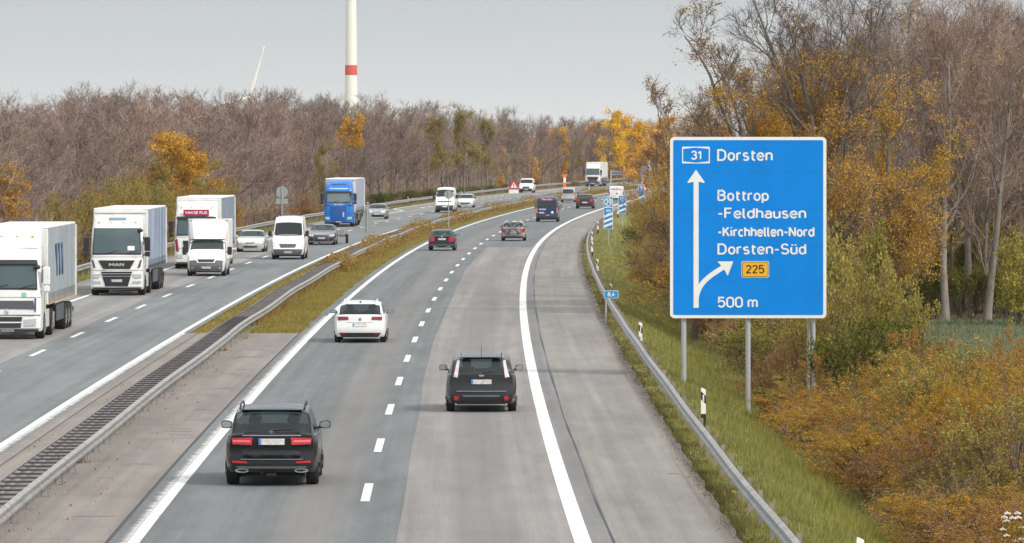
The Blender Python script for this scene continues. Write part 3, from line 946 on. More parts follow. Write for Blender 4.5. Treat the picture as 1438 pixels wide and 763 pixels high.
# backs of two big signs far off
def big_back(px0, px1, py0, py1, D, posts, m, label, z0=-0.2):
    k = D/F_PX
    xc = ((px0+px1)/2-719)*k
    t = empty('large_sign_back', (xc, D, z0), 0, label, 'road sign')
    hw = (px1-px0)/2*k
    mb = MB(); mb.prism(rrect(-hw, hw, zpx(py1, D)-z0, zpx(py0, D)-z0, 0.08), 0, 0.05); mb.build('panel', m, t)
    for p in posts:
        xx = (p-719)*k-xc
        mb = MB(); mb.box(xx-0.12, xx+0.12, -0.3, -0.05, -0.5, zpx(py0, D)-z0+(0.8 if p == posts[-1] else 0.0)); mb.build('post', POLE, t)
    for f in (0.25, 0.75):
        z = zpx(py1, D)*(1-f)+zpx(py0, D)*f-z0
        mb = MB(); mb.box(-hw, hw, -0.05, -0.004, z-0.06, z+0.06); mb.build('crossbar', POLE, t)
    return t
big_back(857, 876, 239.5, 247, 1010, (858, 876), surf('sign_back_dark', (0.16, 0.20, 0.23), 0.5, 0.2), 'dark grey back of a wide sign on two posts beside the far truck')
big_back(899.5, 915, 233.5, 251, 840, (902, 912), SIGN_BACK, 'pale grey back of a big sign half hidden in the bushes above the last beacon')
# ------------------------------------------------------------------ vehicles
def paint(name, col, rough=0.32, metal=0.0, coat=0.5):
    dark = max(col) < 0.06
    return surf('paint_'+name, col, rough, 0.0 if dark else metal, 0.05, 3.0, coat=0.3 if dark else coat, spec=0.2 if dark else 0.5, dirt=0.02 if dark else 0.10)
GLASS = glass_mat('vehicle_glass', (0.02, 0.03, 0.035), 0.55)
DGLASS = glass_mat('tinted_glass', (0.012, 0.018, 0.02), 0.10)
TYRE = surf('tyre_rubber', (0.018, 0.018, 0.019), 0.85, 0, 0.2)
RIM = surf('alloy_rim', (0.38, 0.39, 0.40), 0.35, 0.6, 0.1)
DRIM = surf('dark_rim', (0.10, 0.10, 0.105), 0.45, 0.5, 0.1)
PLASTIC = surf('dark_bumper_plastic', (0.035, 0.036, 0.04), 0.6, 0, 0.15)
GREYPL = surf('grey_bumper_plastic', (0.085, 0.09, 0.10), 0.6, 0, 0.12)
CHROME = surf('chrome_trim', (0.62, 0.63, 0.64), 0.18, 0.9, 0.05)
SEATM = surf('seat_fabric', (0.045, 0.047, 0.052), 0.9, 0, 0.1)
DARKIN = surf('dark_interior', (0.03, 0.03, 0.033), 0.9, 0, 0.1)
UNDER = surf('underbody', (0.02, 0.02, 0.02), 0.9, 0, 0.2)
TAIL = surf('tail_light_red', (0.50, 0.015, 0.025), 0.18, 0, 0.15, 12.0, coat=0.8)
TAILB = surf('tail_light_bright', (0.85, 0.16, 0.18), 0.2, 0, 0.1, 12.0, coat=0.8)
HEADL = surf('headlamp_clear', (0.62, 0.65, 0.68), 0.12, 0.3, 0.12, 14.0, coat=0.8)
PLATEW = surf('plate_white', (0.54, 0.54, 0.53), 0.45, 0, 0.32, 22.0)
PLATEB = surf('plate_blue_band', (0.04, 0.22, 0.62), 0.4, 0, 0.05)
MIRRG = surf('mirror_glass', (0.45, 0.50, 0.52), 0.08, 0.7, 0.1)

def wheel(root, x, y, r, w, rim=RIM, hub=0.62, n=26):
    mb = MB()
    h = w/2
    mb.lathe_x([(-h, r*hub), (-h, r*0.93), (-h*0.8, r*0.985), (-h*0.3, r), (h*0.3, r), (h*0.8, r*0.985), (h, r*0.93), (h, r*hub)], x, y, r, n)
    t = mb.build('wheel', TYRE, root, angle=35)
    mb = MB()
    s = 1 if x > 0 else -1
    mb.lathe_x([(-0.01, r*hub*0.98), (0.01, r*hub*0.98)], x+s*(h-0.02), y, r, 20)
    for k in range(5):
        a = 2*PI*k/5
        p0 = (x+s*(h+0.002), y, r); p1 = (x+s*(h+0.006), y+math.cos(a)*r*hub*0.9, r+math.sin(a)*r*hub*0.9)
        mb.tube([p0, p1], [r*0.13, r*0.08], 4)
    mb.build('rim', rim, t)
    return t

class Body:
    """lofted car or van shell: rings across the body, stations along it; +y is forward, rear bumper at y=0"""
    def __init__(s, L, W, H, belt, top, zb=0.24, tap=0.17, yr=0.9, yf=3.7, r=0.33, rp=((0, .12), (.3, .03), (.45, 0), (.62, .0), (.66, .05), (.95, .07), (1.1, .09)),
                 fp=((0, .16), (.3, .04), (.45, 0), (.6, .01), (.8, .14), (1.0, .3)), bow=0.07, bowf=0.13, side=(), ws=None, rw=None, crown=0.05, sq=0.0, plan=(0.5, 0.10, 0.8, 0.16), gh=.955, rwx=.95):
        s.gh, s.rwx = gh, rwx
        s.L, s.W, s.H, s.belt, s.zb, s.tap, s.yr, s.yf, s.r = L, W, H, belt, zb, tap, yr, yf, r
        s.top = np.array(top, float); s.rp = np.array(rp, float); s.fp = np.array(fp, float)
        s.bow, s.bowf, s.side, s.ws, s.rw, s.crown, s.plan, s.sq = bow, bowf, side, ws, rw, crown, plan, sq
        s.prep()
    def ztop(s, y): return float(np.interp(y, s.top[:, 0], s.top[:, 1]))
    def plan_w(s, y):
        a, b, c, d = s.plan
        k = 1-b*max(0, (a-y)/a)**2 - d*max(0, (y-(s.L-c))/c)**2
        return s.W/2*k
    def hw(s, y, z):
        w = s.plan_w(y)
        if z <= s.belt:
            q = (z-s.zb)/(s.belt-s.zb)
            return w*float(np.interp(q, [0, .06, .16, .35, .6, .82, .95, 1], [.90, .945, .972, .994, 1.0, .99, .97, .955]))
        t = (z-s.belt)/max(0.05, s.H-s.belt)
        return w*(s.gh - s.tap*(0.80*t+0.20*t*t))
    def zlow(s, y):
        ra = s.r*1.16; z = s.zb
        for c in (s.yr, s.yf):
            d = abs(y-c)
            if d < ra: z = max(z, s.r+math.sqrt(ra*ra-d*d)*0.98)
        if y < 0.5: z = max(z, s.zb+0.02*(0.5-y)/0.5)
        return z
    def prep(s):
        ys = set(np.round(np.arange(0, s.L+0.001, 0.13), 3)) | {s.L, 0.0, 0.02, 0.06, 0.12, s.L-0.03, s.L-0.08}
        for c in (s.yr, s.yf):
            ra = s.r*1.16
            ys |= {round(c+ra*q, 3) for q in (-1.001, -.97, -.9, -.75, -.5, -.25, 0, .25, .5, .75, .9, .97, 1.001)}
        ys |= {round(y, 3) for y in s.top[:, 0]}
        for a, b in s.side: ys |= {round(a, 3), round(b, 3)}
        for g in (s.ws, s.rw):
            if g: ys |= {round(g[0], 3), round(g[1], 3)}
        ys = sorted(y for y in ys if 0 <= y <= s.L)
        out = [ys[0]]
        for y in ys[1:]:
            if y-out[-1] > 0.012: out.append(y)
        s.ys = out
        s.FL = [0, .05, .14, .3, .48, .66, .82, .94, 1]
        s.FU = [.05, .13, .28, .45, .62, .78, .89, .97]
        s.FT = [.985, .93, .82, .6, .3, 0]
        rings = []
        for y in s.ys:
            zl, zt = s.zlow(y), s.ztop(y)
            zb = min(s.belt, zt-0.03)
            drop = min(0.075, (zt-zb)*0.75)
            ze = zt-drop
            pts, reg = [], []
            pts.append((0.0, zl)); pts.append((s.hw(y, zl)*0.75, zl))
            for f in s.FL:
                z = zl+(zb-zl)*f; pts.append((s.hw(y, z), z))
            for f in s.FU:
                z = zb+(ze-zb)*f; pts.append((s.hw(y, z), z))
            xe = s.hw(y, ze)
            for f in s.FT:
                z = zt-s.crown*min(1, zt-zb)*f*f - max(0, drop-s.crown*min(1, zt-zb))*f**9
                pts.append((xe*f, min(z, zt)))
            rings.append(pts)
        s.rings = rings
        s.n = len(rings[0])
        nl, nu = len(s.FL), len(s.FU)
        s.reg = ['bottom']*2+['low']*(nl-1)+['up']*(nu+1)+['top']*(len(s.FT)-1)
        s.reg = s.reg[:s.n-1]
    def off(s, prof, z): return float(np.interp(z, prof[:, 0], prof[:, 1]))
    def P(s, i, j, side):
        x, z = s.rings[i][j]; y = s.ys[i]; x *= side
        w = s.W/2
        fr = max(0.0, 1-y/0.55); ff = max(0.0, 1-(s.L-y)/0.7)
        if fr > 0: y = y+fr*(s.off(s.rp, z)+s.bow*(x/w)**2)
        if ff > 0: y = y-ff*(s.off(s.fp, z)+s.bowf*(x/w)**2)
        return (x, y, z)
    def rear(s, x, z):
        zt0 = s.rings[0][-1][1]
        q = s.bow*(x/(s.W/2))**2
        if z <= zt0-0.01: return s.off(s.rp, z)+q
        # on the sloping rear window: invert the roof line
        m = s.top[:, 0] < (s.rw[1] if s.rw else 0.8)+0.15
        t = s.top[m]
        y = float(np.interp(z+s.crown*0.5*(x/(s.W/2*0.8))**2, t[:, 1], t[:, 0]))
        fr = max(0.0, 1-y/0.55)
        return y+fr*(s.off(s.rp, z)+q)
    def front(s, x, z):
        q = s.bowf*(x/(s.W/2))**2
        m = s.top[:, 0] > s.L*0.55
        t = s.top[m][::-1]
        zt0 = t[0, 1]
        if z <= zt0: y = s.L
        else: y = float(np.interp(z+s.crown*0.5*(x/(s.W/2*0.8))**2, t[:, 1], t[:, 0]))
        ff = max(0.0, 1-(s.L-y)/0.7)
        return y-ff*(s.off(s.fp, z)+q)
    def shell(s, root, cls):
        """cls(region, y, z, x) -> part name"""
        cat = {}
        def put(key, quad):
            cat.setdefault(key, MB()).add(quad, [(0, 1, 2, 3)])
        V = {}
        for side in (1, -1):
            for i in range(len(s.ys)):
                for j in range(s.n):
                    V[(i, j, side)] = s.P(i, j, side)
            for i in range(len(s.ys)-1):
                for j in range(s.n-1):
                    q = [V[(i, j, side)], V[(i, j+1, side)], V[(i+1, j+1, side)], V[(i+1, j, side)]]
                    if side == 1: q = [q[0], q[3], q[2], q[1]]
                    c = np.mean(np.array(q), 0)
                    ym = (s.ys[i]+s.ys[i+1])/2
                    x0 = abs((s.rings[i][j][0]+s.rings[i][j+1][0])/2)
                    xe = s.hw(ym, s.ztop(ym)-0.07)
                    key = cls(s.reg[j], ym, c[2], x0/xe, j)
                    put(key, q)
        # end caps
        U = [-1, -.93, -.75, -.5, -.25, 0, .25, .5, .75, .93, 1]
        for end in (0, len(s.ys)-1):
            g = []
            for j in range(1, s.n-1):
                x, z = s.rings[end][j]
                row = []
                for u in U:
                    xx = x*u; y = s.ys[end]
                    if end == 0: y += s.off(s.rp, z)+s.bow*(xx/(s.W/2))**2
                    else: y -= s.off(s.fp, z)+s.bowf*(xx/(s.W/2))**2
                    zz = z if j < s.n-len(s.FT) else s.rings[end][-1][1]-(s.rings[end][-1][1]-z)*u*u
                    row.append((xx, y, zz))
                g.append(row)
            for a in range(len(g)-1):
                for b in range(len(U)-1):
                    q = [g[a][b], g[a][b+1], g[a+1][b+1], g[a+1][b]]
                    if end: q = q[::-1]
                    c = np.mean(np.array(q), 0)
                    put(cls('rear' if end == 0 else 'front', s.ys[end], c[2], abs(c[0])/(s.W/2), 0), q)
        return cat

def weld_build(mb, name, m, root, angle=38):
    me = bpy.data.meshes.new(name)
    me.from_pydata(mb.v, [], mb.f)
    bm = bmesh.new(); bm.from_mesh(me)
    bmesh.ops.remove_doubles(bm, verts=bm.verts, dist=0.0008)
    bmesh.ops.recalc_face_normals(bm, faces=bm.faces)
    bm.to_mesh(me); bm.free()
    return mesh_obj(name, me, m, root, True, angle)

def islands(mb):
    key = {}; par = []
    ids = []
    for v in mb.v:
        k = (round(v[0], 3), round(v[1], 3), round(v[2], 3))
        if k not in key:
            key[k] = len(par); par.append(len(par))
        ids.append(key[k])
    def find(a):
        while par[a] != a:
            par[a] = par[par[a]]; a = par[a]
        return a
    for f in mb.f:
        r0 = find(ids[f[0]])
        for i in f[1:]:
            r1 = find(ids[i])
            if r1 != r0: par[r1] = r0
    out = {}
    for f in mb.f:
        out.setdefault(find(ids[f[0]]), MB()).add([mb.v[i] for i in f], [tuple(range(len(f)))])
    return list(out.values())

def patch(fn, corners, off=0.012, n=8, rows=4, thick=0.03, rear=True):
    m = rows
    """slab lying on the rear or front surface; corners (x,z): bottom left, bottom right, top right, top left"""
    sgn_ = -1 if rear else 1
    (x0, z0), (x1, z1), (x2, z2), (x3, z3) = corners
    g, b = [], []
    for i in range(m+1):
        v = i/m; r1, r2 = [], []
        for j in range(n+1):
            u = j/n
            x = (1-v)*((1-u)*x0+u*x1)+v*((1-u)*x3+u*x2)
            z = (1-v)*((1-u)*z0+u*z1)+v*((1-u)*z3+u*z2)
            y = fn(x, z)
            r1.append((x, y+sgn_*off, z)); r2.append((x, y-sgn_*thick, z))
        g.append(r1); b.append(r2)
    mb = MB(); mb.grid(g)
    # skirt
    loop = [(0, j) for j in range(n+1)]+[(i, n) for i in range(1, m+1)]+[(m, j) for j in range(n-1, -1, -1)]+[(i, 0) for i in range(m-1, 0, -1)]
    k = len(loop); base = len(mb.v)
    for a, c in loop: mb.v.append(g[a][c])
    for a, c in loop: mb.v.append(b[a][c])
    for i in range(k):
        mb.f.append((base+i, base+(i+1) % k, base+k+(i+1) % k, base+k+i))
    return mb

def mirrored(c): return [(-c[1][0], c[1][1]), (-c[0][0], c[0][1]), (-c[3][0], c[3][1]), (-c[2][0], c[2][1])]
def both(fn, c, name, m, root, rear=True, **kw):
    out = []
    for cc in (c, mirrored(c)):
        out.append(weld_build(patch(fn, cc, rear=rear, **kw), name, m, root))
    return out
def rectc(x0, x1, z0, z1): return [(x0, z0), (x1, z0), (x1, z1), (x0, z1)]

def plate(fn, root, z, w=0.52, h=0.11, rear=True, band=True, off=0.02, x=0.0):
    p = weld_build(patch(fn, rectc(x-w/2, x+w/2, z-h/2, z+h/2), off=off, rear=rear, n=4, rows=2), 'number_plate', PLATEW, root)
    if band:
        s_ = 1 if rear else -1
        a, b = (x-w/2+0.004, x-w/2+0.05) if rear else (x+w/2-0.05, x+w/2-0.004)
        weld_build(patch(fn, rectc(min(a, b), max(a, b), z-h/2+0.004, z+h/2-0.004), off=off+0.004, rear=rear, n=2, rows=2), 'blue_band', PLATEB, p)
    return p

def mirror_pair(root, W, y, z, m, size=(0.10, 0.07, 0.075), rear_view=True, gap=-0.02):
    size = (size[0]*1.12, size[1]*1.1, size[2]*1.1)
    for s_ in (-1, 1):
        mb = MB()
        cx = s_*(W/2+size[0]+gap)
        def outl(kx, kz, yy, n=20):
            pw = 0.62
            return [(cx+s_*size[0]*kx*math.copysign(abs(math.cos(2*PI*k/n))**pw, math.cos(2*PI*k/n)), yy,
                     z+size[2]*kz*(1+0.12*math.cos(2*PI*k/n))*math.copysign(abs(math.sin(2*PI*k/n))**pw, math.sin(2*PI*k/n))) for k in range(n)]
        mb.loft([outl(.94, .94, y-size[1]*.62), outl(1, 1, y-size[1]*.5), outl(1, 1, y), outl(.86, .86, y+size[1]*.6), outl(.45, .45, y+size[1])])
        mb.tube([(s_*(W/2-0.06), y+0.02, z-size[2]*0.75), (cx-s_*size[0]*.5, y+0.02, z-size[2]*0.7)], 0.026, 6)
        o = mb.build('mirror', m, root, angle=35)
        mb = MB()
        g = outl(.84, .80, y-size[1]*.66)
        mb.add(g, [tuple(range(len(g)))[::(1 if s_ > 0 else -1)]])
        mb.build('mirror_glass', MIRRG, o)

def car_interior(root, b, ys, belt, headrest=True):
    """tub and seats seen through the glass"""
    mb = MB()
    mb.box(-b.W/2*0.80, b.W/2*0.80, ys[0], ys[-1]+0.75, b.zb+0.1, belt-0.18)
    mb.build('cabin_floor', DARKIN, root)
    for y in ys:
        for s_ in (-1, 1):
            mb = MB()
            c = s_*b.W*0.21
            mb.box(c-0.23, c+0.23, y, y+0.14, belt-0.4, belt+0.13, 0.05)
            mb.box(c-0.12, c+0.12, y+0.02, y+0.11, belt+0.16, belt+0.33, 0.04)
            mb.build('seat', SEATM, root, angle=40)
    mb = MB(); mb.box(-b.W/2*0.78, b.W/2*0.78, ys[-1]+0.75, ys[-1]+1.0, belt-0.3, belt-0.04, 0.05); mb.build('dashboard', DARKIN, root, angle=40)

def std_cls(b, bumper_z=0.44, clad_z=0.0, rear_w=0.86, side_t=(1, 6)):
    nl = len(b.FL)
    u0 = 2+nl-1
    def f(reg, y, z, xr, j):
        if reg == 'bottom': return 'underbody'
        if reg == 'top':
            if b.ws and b.ws[0] <= y <= b.ws[1] and xr < 0.95: return 'windscreen'
            if b.rw and b.rw[0] <= y <= b.rw[1] and xr < b.rwx: return 'rear_window'
            return 'body'
        if reg == 'up':
            k = j-u0
            for a, c in b.side:
                if a <= y <= c and side_t[0] <= k <= side_t[1]: return 'side_window'
            return 'body'
        if reg in ('rear', 'front') and z < bumper_z: return 'bumper'
        if reg == 'low' and z < clad_z: return 'sill_cladding'
        return 'body'
    return f

def make_car(name, X, D, rz, label, b, body_m, bumper_m, cls, glass=GLASS, rim=RIM, wheels=True, tw=0.215, group=None, scale=1.0, cat='car', clad=PLASTIC):
    root = empty(name, (X, D, 0), rz, label, cat, group)
    root.scale = (scale,)*3
    mats = {'body': body_m, 'underbody': UNDER, 'bumper': bumper_m, 'sill_cladding': clad, 'windscreen': glass, 'rear_window': glass, 'side_window': glass}
    for key, mb in b.shell(root, cls).items():
        for piece in islands(mb):
            weld_build(piece, key, mats[key], root)
    if wheels:
        for y in (b.yr, b.yf):
            for s_ in (-1, 1):
                wheel(root, s_*(b.W/2-tw/2-0.005), y, b.r, tw, rim)
    mb = MB(); mb.box(-b.W/2*0.7, b.W/2*0.7, 0.5, b.L-0.5, 0.2, b.zb+0.12); mb.build('chassis', UNDER, root)
    return root

def place_rear(X, Dwheel, b, off=0.0):
    """rear-bumper origin so that the rear wheels stand at Dwheel, heading away"""
    return X, Dwheel-b.yr+off

AWAY = lambda D: heading(D)
TOWARDS = lambda D: heading(D)+PI
def facing_us(X, D, b_front):
    """origin (rear) for an oncoming vehicle whose front axle, b_front ahead of its origin, is at D"""
    h = TOWARDS(D)
    return (X-(-math.sin(h))*b_front, D-math.cos(h)*b_front)

# ---- 1 black SUV -------------------------------------------------
b = Body(4.66, 1.90, 1.62, 1.04, [(0, 1.06), (.08, 1.10), (.30, 1.36), (.44, 1.50), (.50, 1.545), (.75, 1.585), (1.5, 1.625), (2.3, 1.615), (2.75, 1.56), (3.55, 1.10), (4.2, 1.02), (4.55, .90), (4.66, .78)],
         zb=.27, tap=.17, gh=.915, rwx=.935, crown=.065, yr=.92, yf=3.79, r=.362, side=((.80, 1.25), (1.33, 2.2), (2.28, 3.1)), ws=(2.75, 3.5), rw=(.09, .46), bow=.10,
         rp=((0, .15), (.3, .08), (.40, .0), (.60, .0), (.64, .06), (.78, .09), (.80, .055), (1.06, .08), (1.2, .1)))
blk = paint('black', (0.012, 0.013, 0.015), 0.16, 0.2, 1.0)
x, y = place_rear(-4.92, 118.9, b)
r = make_car('estate_suv', x, y, AWAY(120), 'black SUV with wide red tail lights, nearest car in the left lane', b, blk, PLASTIC, std_cls(b, .42, .40), rim=DRIM, tw=.255)
car_interior(r, b, [1.5, 2.35], b.belt)
fn = b.rear
both(fn, [(.41, .85), (.80, .865), (.82, .985), (.39, 1.0)], 'tail_light', TAIL, r, n=10, off=.025)
both(fn, [(.44, .905), (.79, .91), (.80, .945), (.45, .945)], 'light_strip', TAILB, r, n=10, off=.031, thick=0.0)
both(fn, [(.50, .475), (.80, .485), (.80, .53), (.50, .515)], 'reflector', TAIL, r, off=.016)
plate(fn, r, .915, .53, .125)
weld_build(patch(fn, rectc(-.60, .60, 1.035, 1.05), off=.02), 'chrome_strip', CHROME, r)
weld_build(patch(fn, [(-.62, .55), (.62, .55), (.66, .565), (-.66, .565)], off=.02), 'bumper_edge', surf('satin_trim_and_glint', (.30, .31, .32), .3, .6), r)  # light caught along the bumper crease, painted as a pale strip
weld_build(patch(fn, [(-.66, .365), (.66, .365), (.72, .41), (-.72, .41)], off=.03), 'skid_strip', surf('satin_trim_and_glint', (.30, .31, .32), .3, .6), r)
for s_ in (-1, 1):
    mb = MB(); n = 16
    o1 = [(s_*.61+.14*math.copysign(abs(math.cos(2*PI*k/n))**.7, math.cos(2*PI*k/n)), fn(.61, .33)-.03, .325+.042*math.sin(2*PI*k/n)) for k in range(n)]
    i1 = [(s_*.61+.11*math.copysign(abs(math.cos(2*PI*k/n))**.7, math.cos(2*PI*k/n)), fn(.61, .33)-.03, .325+.022*math.sin(2*PI*k/n)) for k in range(n)]
    i2 = [(p[0], p[1]+.05, p[2]) for p in i1]; o2 = [(p[0], p[1]+.08, p[2]) for p in o1]
    mb.loft([o2, o1, i1, i2]); mb.build('exhaust_tip', CHROME, r)
    mb = MB(); mb.tube([(s_*.66, .72, 1.56), (s_*.665, .9, 1.635), (s_*.66, 1.6, 1.665), (s_*.655, 2.35, 1.645), (s_*.65, 2.55, 1.575)], .02, 6); mb.build('roof_rail', BLACK_PL, r, smooth=True)
weld_build(patch(fn, [(-.58, .60), (.58, .60), (.62, .79), (-.62, .79)], off=.004), 'tailgate_recess', surf('recess_black', (.006, .006, .007), .12, coat=.5), r)
mb = MB(); n = 24
c = (0, fn(0, 1.085)-.012, 1.085)
ring = lambda R, yy: [(c[0]+R*math.cos(2*PI*k/n), c[1]+yy, c[2]+R*math.sin(2*PI*k/n)) for k in range(n)]
mb.loft([ring(.052, .02), ring(.052, -.004), ring(.043, -.004), ring(.043, .02)], caps=False)
for a in (90, 210, 330):
    mb.tube([c, (c[0]+.046*math.cos(math.radians(a)), c[1], c[2]+.046*math.sin(math.radians(a)))], [.010, .004], 4)
mb.build('star_emblem', CHROME, r)
mb = MB(); mb.tube([(0.0, fn(0, 1.15)-.02, 1.15), (.42, fn(.42, 1.175)-.02, 1.175)], [.018, .008], 5); mb.build('rear_wiper', BLACK_PL, r)
mb = MB(); mb.box(-.62, .62, .40, .62, 1.535, 1.56, .01); mb.build('roof_spoiler', blk, r, angle=40)
mb = MB(); mb.tube([(-.2, .05, .27), (-.2, .3, .27)], .03); mb.box(-.1, .1, .0, .1, .22, .27); mb.build('tow_mount', UNDER, r)
mirror_pair(r, 1.86, 3.0, 1.13, blk, (.105, .07, .075))

# ---- 2 black estate ----------------------------------------------
b = Body(4.47, 1.84, 1.49, .98, [(0, .99), (.05, 1.02), (.22, 1.30), (.32, 1.39), (.42, 1.42), (1.2, 1.475), (2.1, 1.49), (2.6, 1.44), (3.45, 1.0), (4.1, .92), (4.38, .78), (4.47, .70)],
         zb=.22, tap=.16, gh=.915, crown=.06, yr=.86, yf=3.5, r=.318, side=((.62, 1.15), (1.23, 2.1), (2.18, 3.0)), ws=(2.6, 3.4), rw=(.05, .32), bow=.09,
         rp=((0, .14), (.25, .06), (.36, .0), (.56, .0), (.6, .05), (.7, .08), (1.0, .09)))
x, y = place_rear(-.80, 151.4, b)
dkg = paint('anthracite', (0.028, 0.029, 0.032), 0.2, 0.3, 1.0)
r = make_car('estate_car', x, y, AWAY(152), 'black estate car with tall pale light strips, driving in the right lane', b, dkg, dkg, std_cls(b, .30))
car_interior(r, b, [1.4, 2.25], b.belt)
fn = b.rear
PALE = surf('pale_light_lens', (.62, .50, .50), .2, 0, .15, 10, coat=.6)
both(fn, [(.62, .90), (.73, .93), (.625, 1.37), (.565, 1.34)], 'tail_light', PALE, r, off=.022, rows=8)
both(fn, [(.60, .31), (.71, .32), (.70, .43), (.59, .42)], 'reflector', TAIL, r, off=.016)
plate(fn, r, .80, .53, .12)
weld_build(patch(fn, [(-.64, .545), (.64, .545), (.66, .565), (-.66, .565)], off=.014), 'bumper_edge', surf('satin_trim_and_glint', (.30, .31, .32), .3, .6), r)
weld_build(patch(fn, [(-.46, .42), (.46, .42), (.50, .445), (-.50, .445)], off=.012), 'bumper_edge', surf('satin_trim_and_glint', (.30, .31, .32), .3, .6), r)
mb = MB(); n = 18
mb.loft([[(.075*math.cos(2*PI*k/n), fn(0, .965)+yy, .96+.026*math.sin(2*PI*k/n)) for k in range(n)] for yy in (.01, -.022)]); mb.build('oval_emblem', CHROME, r, angle=40)
mb = MB(); mb.tube([(0.02, fn(0, 1.06)-.015, 1.06), (.36, fn(.36, 1.07)-.015, 1.07)], [.016, .007], 5); mb.build('rear_wiper', BLACK_PL, r)
for s_ in (-1, 1):
    mb = MB(); mb.tube([(s_*.56, .55, 1.41), (s_*.565, .65, 1.485), (s_*.56, 1.5, 1.53), (s_*.555, 2.1, 1.53), (s_*.55, 2.3, 1.46)], .02, 6); mb.build('roof_rail', surf('satin_trim_and_glint', (.30, .31, .32), .3, .6), r, smooth=True)
mb = MB(); mb.tube([(0, 1.1, 1.46), (0, .85, 1.72)], [.008, .004], 5); mb.build('antenna', BLACK_PL, r)
mb = MB(); mb.box(-.56, .56, .27, .46, 1.415, 1.44, .01); mb.build('roof_spoiler', dkg, r, angle=40)
mirror_pair(r, 1.84, 2.85, 1.07, dkg, (.095, .065, .07))

# ---- 3 white estate ----------------------------------------------
wht = paint('white', (0.80, 0.80, 0.79), 0.28)
b = Body(4.77, 1.83, 1.46, .97, [(0, .97), (.06, 1.0), (.30, 1.27), (.42, 1.355), (.55, 1.385), (1.3, 1.44), (2.2, 1.46), (2.75, 1.40), (3.6, .99), (4.35, .90), (4.68, .76), (4.77, .68)],
         zb=.20, tap=.17, gh=.915, rwx=.93, crown=.06, yr=.98, yf=3.77, r=.325, side=((.75, 1.3), (1.38, 2.25), (2.33, 3.2)), ws=(2.75, 3.55), rw=(.06, .42), bow=.09,
         rp=((0, .14), (.22, .07), (.36, .0), (.58, .0), (.61, .04), (.9, .07), (1.0, .09)))
x, y = place_rear(-5.36, 204.3, b)
r = make_car('estate_car', x, y, AWAY(205), 'white estate car driving in the left lane beside the grassy median', b, wht, wht, std_cls(b, .0))
car_interior(r, b, [1.5, 2.4], b.belt)
fn = b.rear
DRED = surf('tail_light_dark', (0.22, 0.02, 0.03), 0.2, 0, 0.2, 12.0, coat=0.8)
both(fn, [(.40, .82), (.77, .80), (.79, .93), (.42, .925)], 'tail_light', DRED, r, n=10, off=.018)
weld_build(patch(fn, [(-.64, .20), (.64, .20), (.74, .36), (-.74, .36)], off=.012), 'bumper_insert', PLASTIC, r)
both(fn, [(.48, .30), (.70, .30), (.70, .335), (.48, .335)], 'reflector', TAIL, r, off=.017)
plate(fn, r, .64, .52, .115)
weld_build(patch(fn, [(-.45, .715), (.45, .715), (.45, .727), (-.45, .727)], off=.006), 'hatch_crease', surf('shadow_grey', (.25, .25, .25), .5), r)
mb = MB(); n = 20
mb.loft([[(.055*math.cos(2*PI*k/n), fn(0, .83)+yy, .83+.055*math.sin(2*PI*k/n)) for k in range(n)] for yy in (.01, -.015)]); em = mb.build('round_emblem', CHROME, r, angle=40)
mb = MB(); text_mb(mb, 'V', -.022, .022, .835, .035, fn(0, .83)-.017); mb.build('emblem_mark', GREYPL, em)
for s_ in (-1, 1):
    mb = MB(); mb.tube([(s_*.575, .7, 1.385), (s_*.58, .8, 1.455), (s_*.575, 1.6, 1.50), (s_*.57, 2.3, 1.49), (s_*.565, 2.5, 1.42)], .02, 6); mb.build('roof_rail', wht, r, smooth=True)
mb = MB(); mb.box(-.03, .03, .68, .85, 1.40, 1.46, .01); mb.build('antenna', GREYPL, r, angle=40)
weld_build(patch(fn, [(-.55, 1.335), (.55, 1.335), (.52, 1.365), (-.52, 1.365)], off=.02), 'roof_spoiler', GREYPL, r)
mirror_pair(r, 1.83, 3.0, 1.03, surf('mirror_dark', (.10, .11, .12), .4), (.11, .065, .065))

# ---- 4 dark saloon -----------------------------------------------
b = Body(4.55, 1.78, 1.41, .93, [(0, .90), (.05, .955), (.40, .985), (.52, 1.0), (1.0, 1.28), (1.2, 1.35), (1.9, 1.41), (2.4, 1.38), (3.3, .95), (4.0, .87), (4.45, .74), (4.55, .66)],
         zb=.22, tap=.22, yr=.95, yf=3.6, r=.31, side=((1.0, 1.55), (1.63, 2.3), (2.38, 2.95)), ws=(2.45, 3.25), rw=(.54, 1.1), bow=.09,
         rp=((0, .12), (.22, .05), (.34, .0), (.52, .0), (.55, .04), (.8, .06), (.95, .05)))
x, y = place_rear(-4.62, 380.5, b)
navy = paint('dark_blue', (0.02, 0.022, 0.03), 0.2, 0.2, 1.0)
r = make_car('saloon_car', x, y, AWAY(381), 'dark saloon car with square red tail lights, far up the left lane', b, navy, navy, std_cls(b, .0))
car_interior(r, b, [1.6, 2.2], b.belt)
fn = b.rear
both(fn, [(.46, .62), (.80, .63), (.79, .90), (.47, .90)], 'tail_light', TAIL, r, off=.016)
plate(fn, r, .77, .52, .13)
weld_build(patch(fn, [(-.74, .36), (.74, .36), (.76, .40), (-.76, .40)], off=.012), 'bumper_edge', surf('satin_trim_and_glint', (.30, .31, .32), .3, .6), r)
mb = MB(); mb.ell((0, fn(0, .93)-.005, .92), (.05, .02, .05)); mb.build('emblem', CHROME, r, smooth=True)
weld_build(patch(lambda xx, zz: .04, rectc(-.55, .55, .24, .33), rear=True, off=.0), 'rear_apron', surf('apron_grey', (.3, .3, .3), .6), r)
mirror_pair(r, 1.78, 2.9, 1.0, navy, (.1, .06, .06))

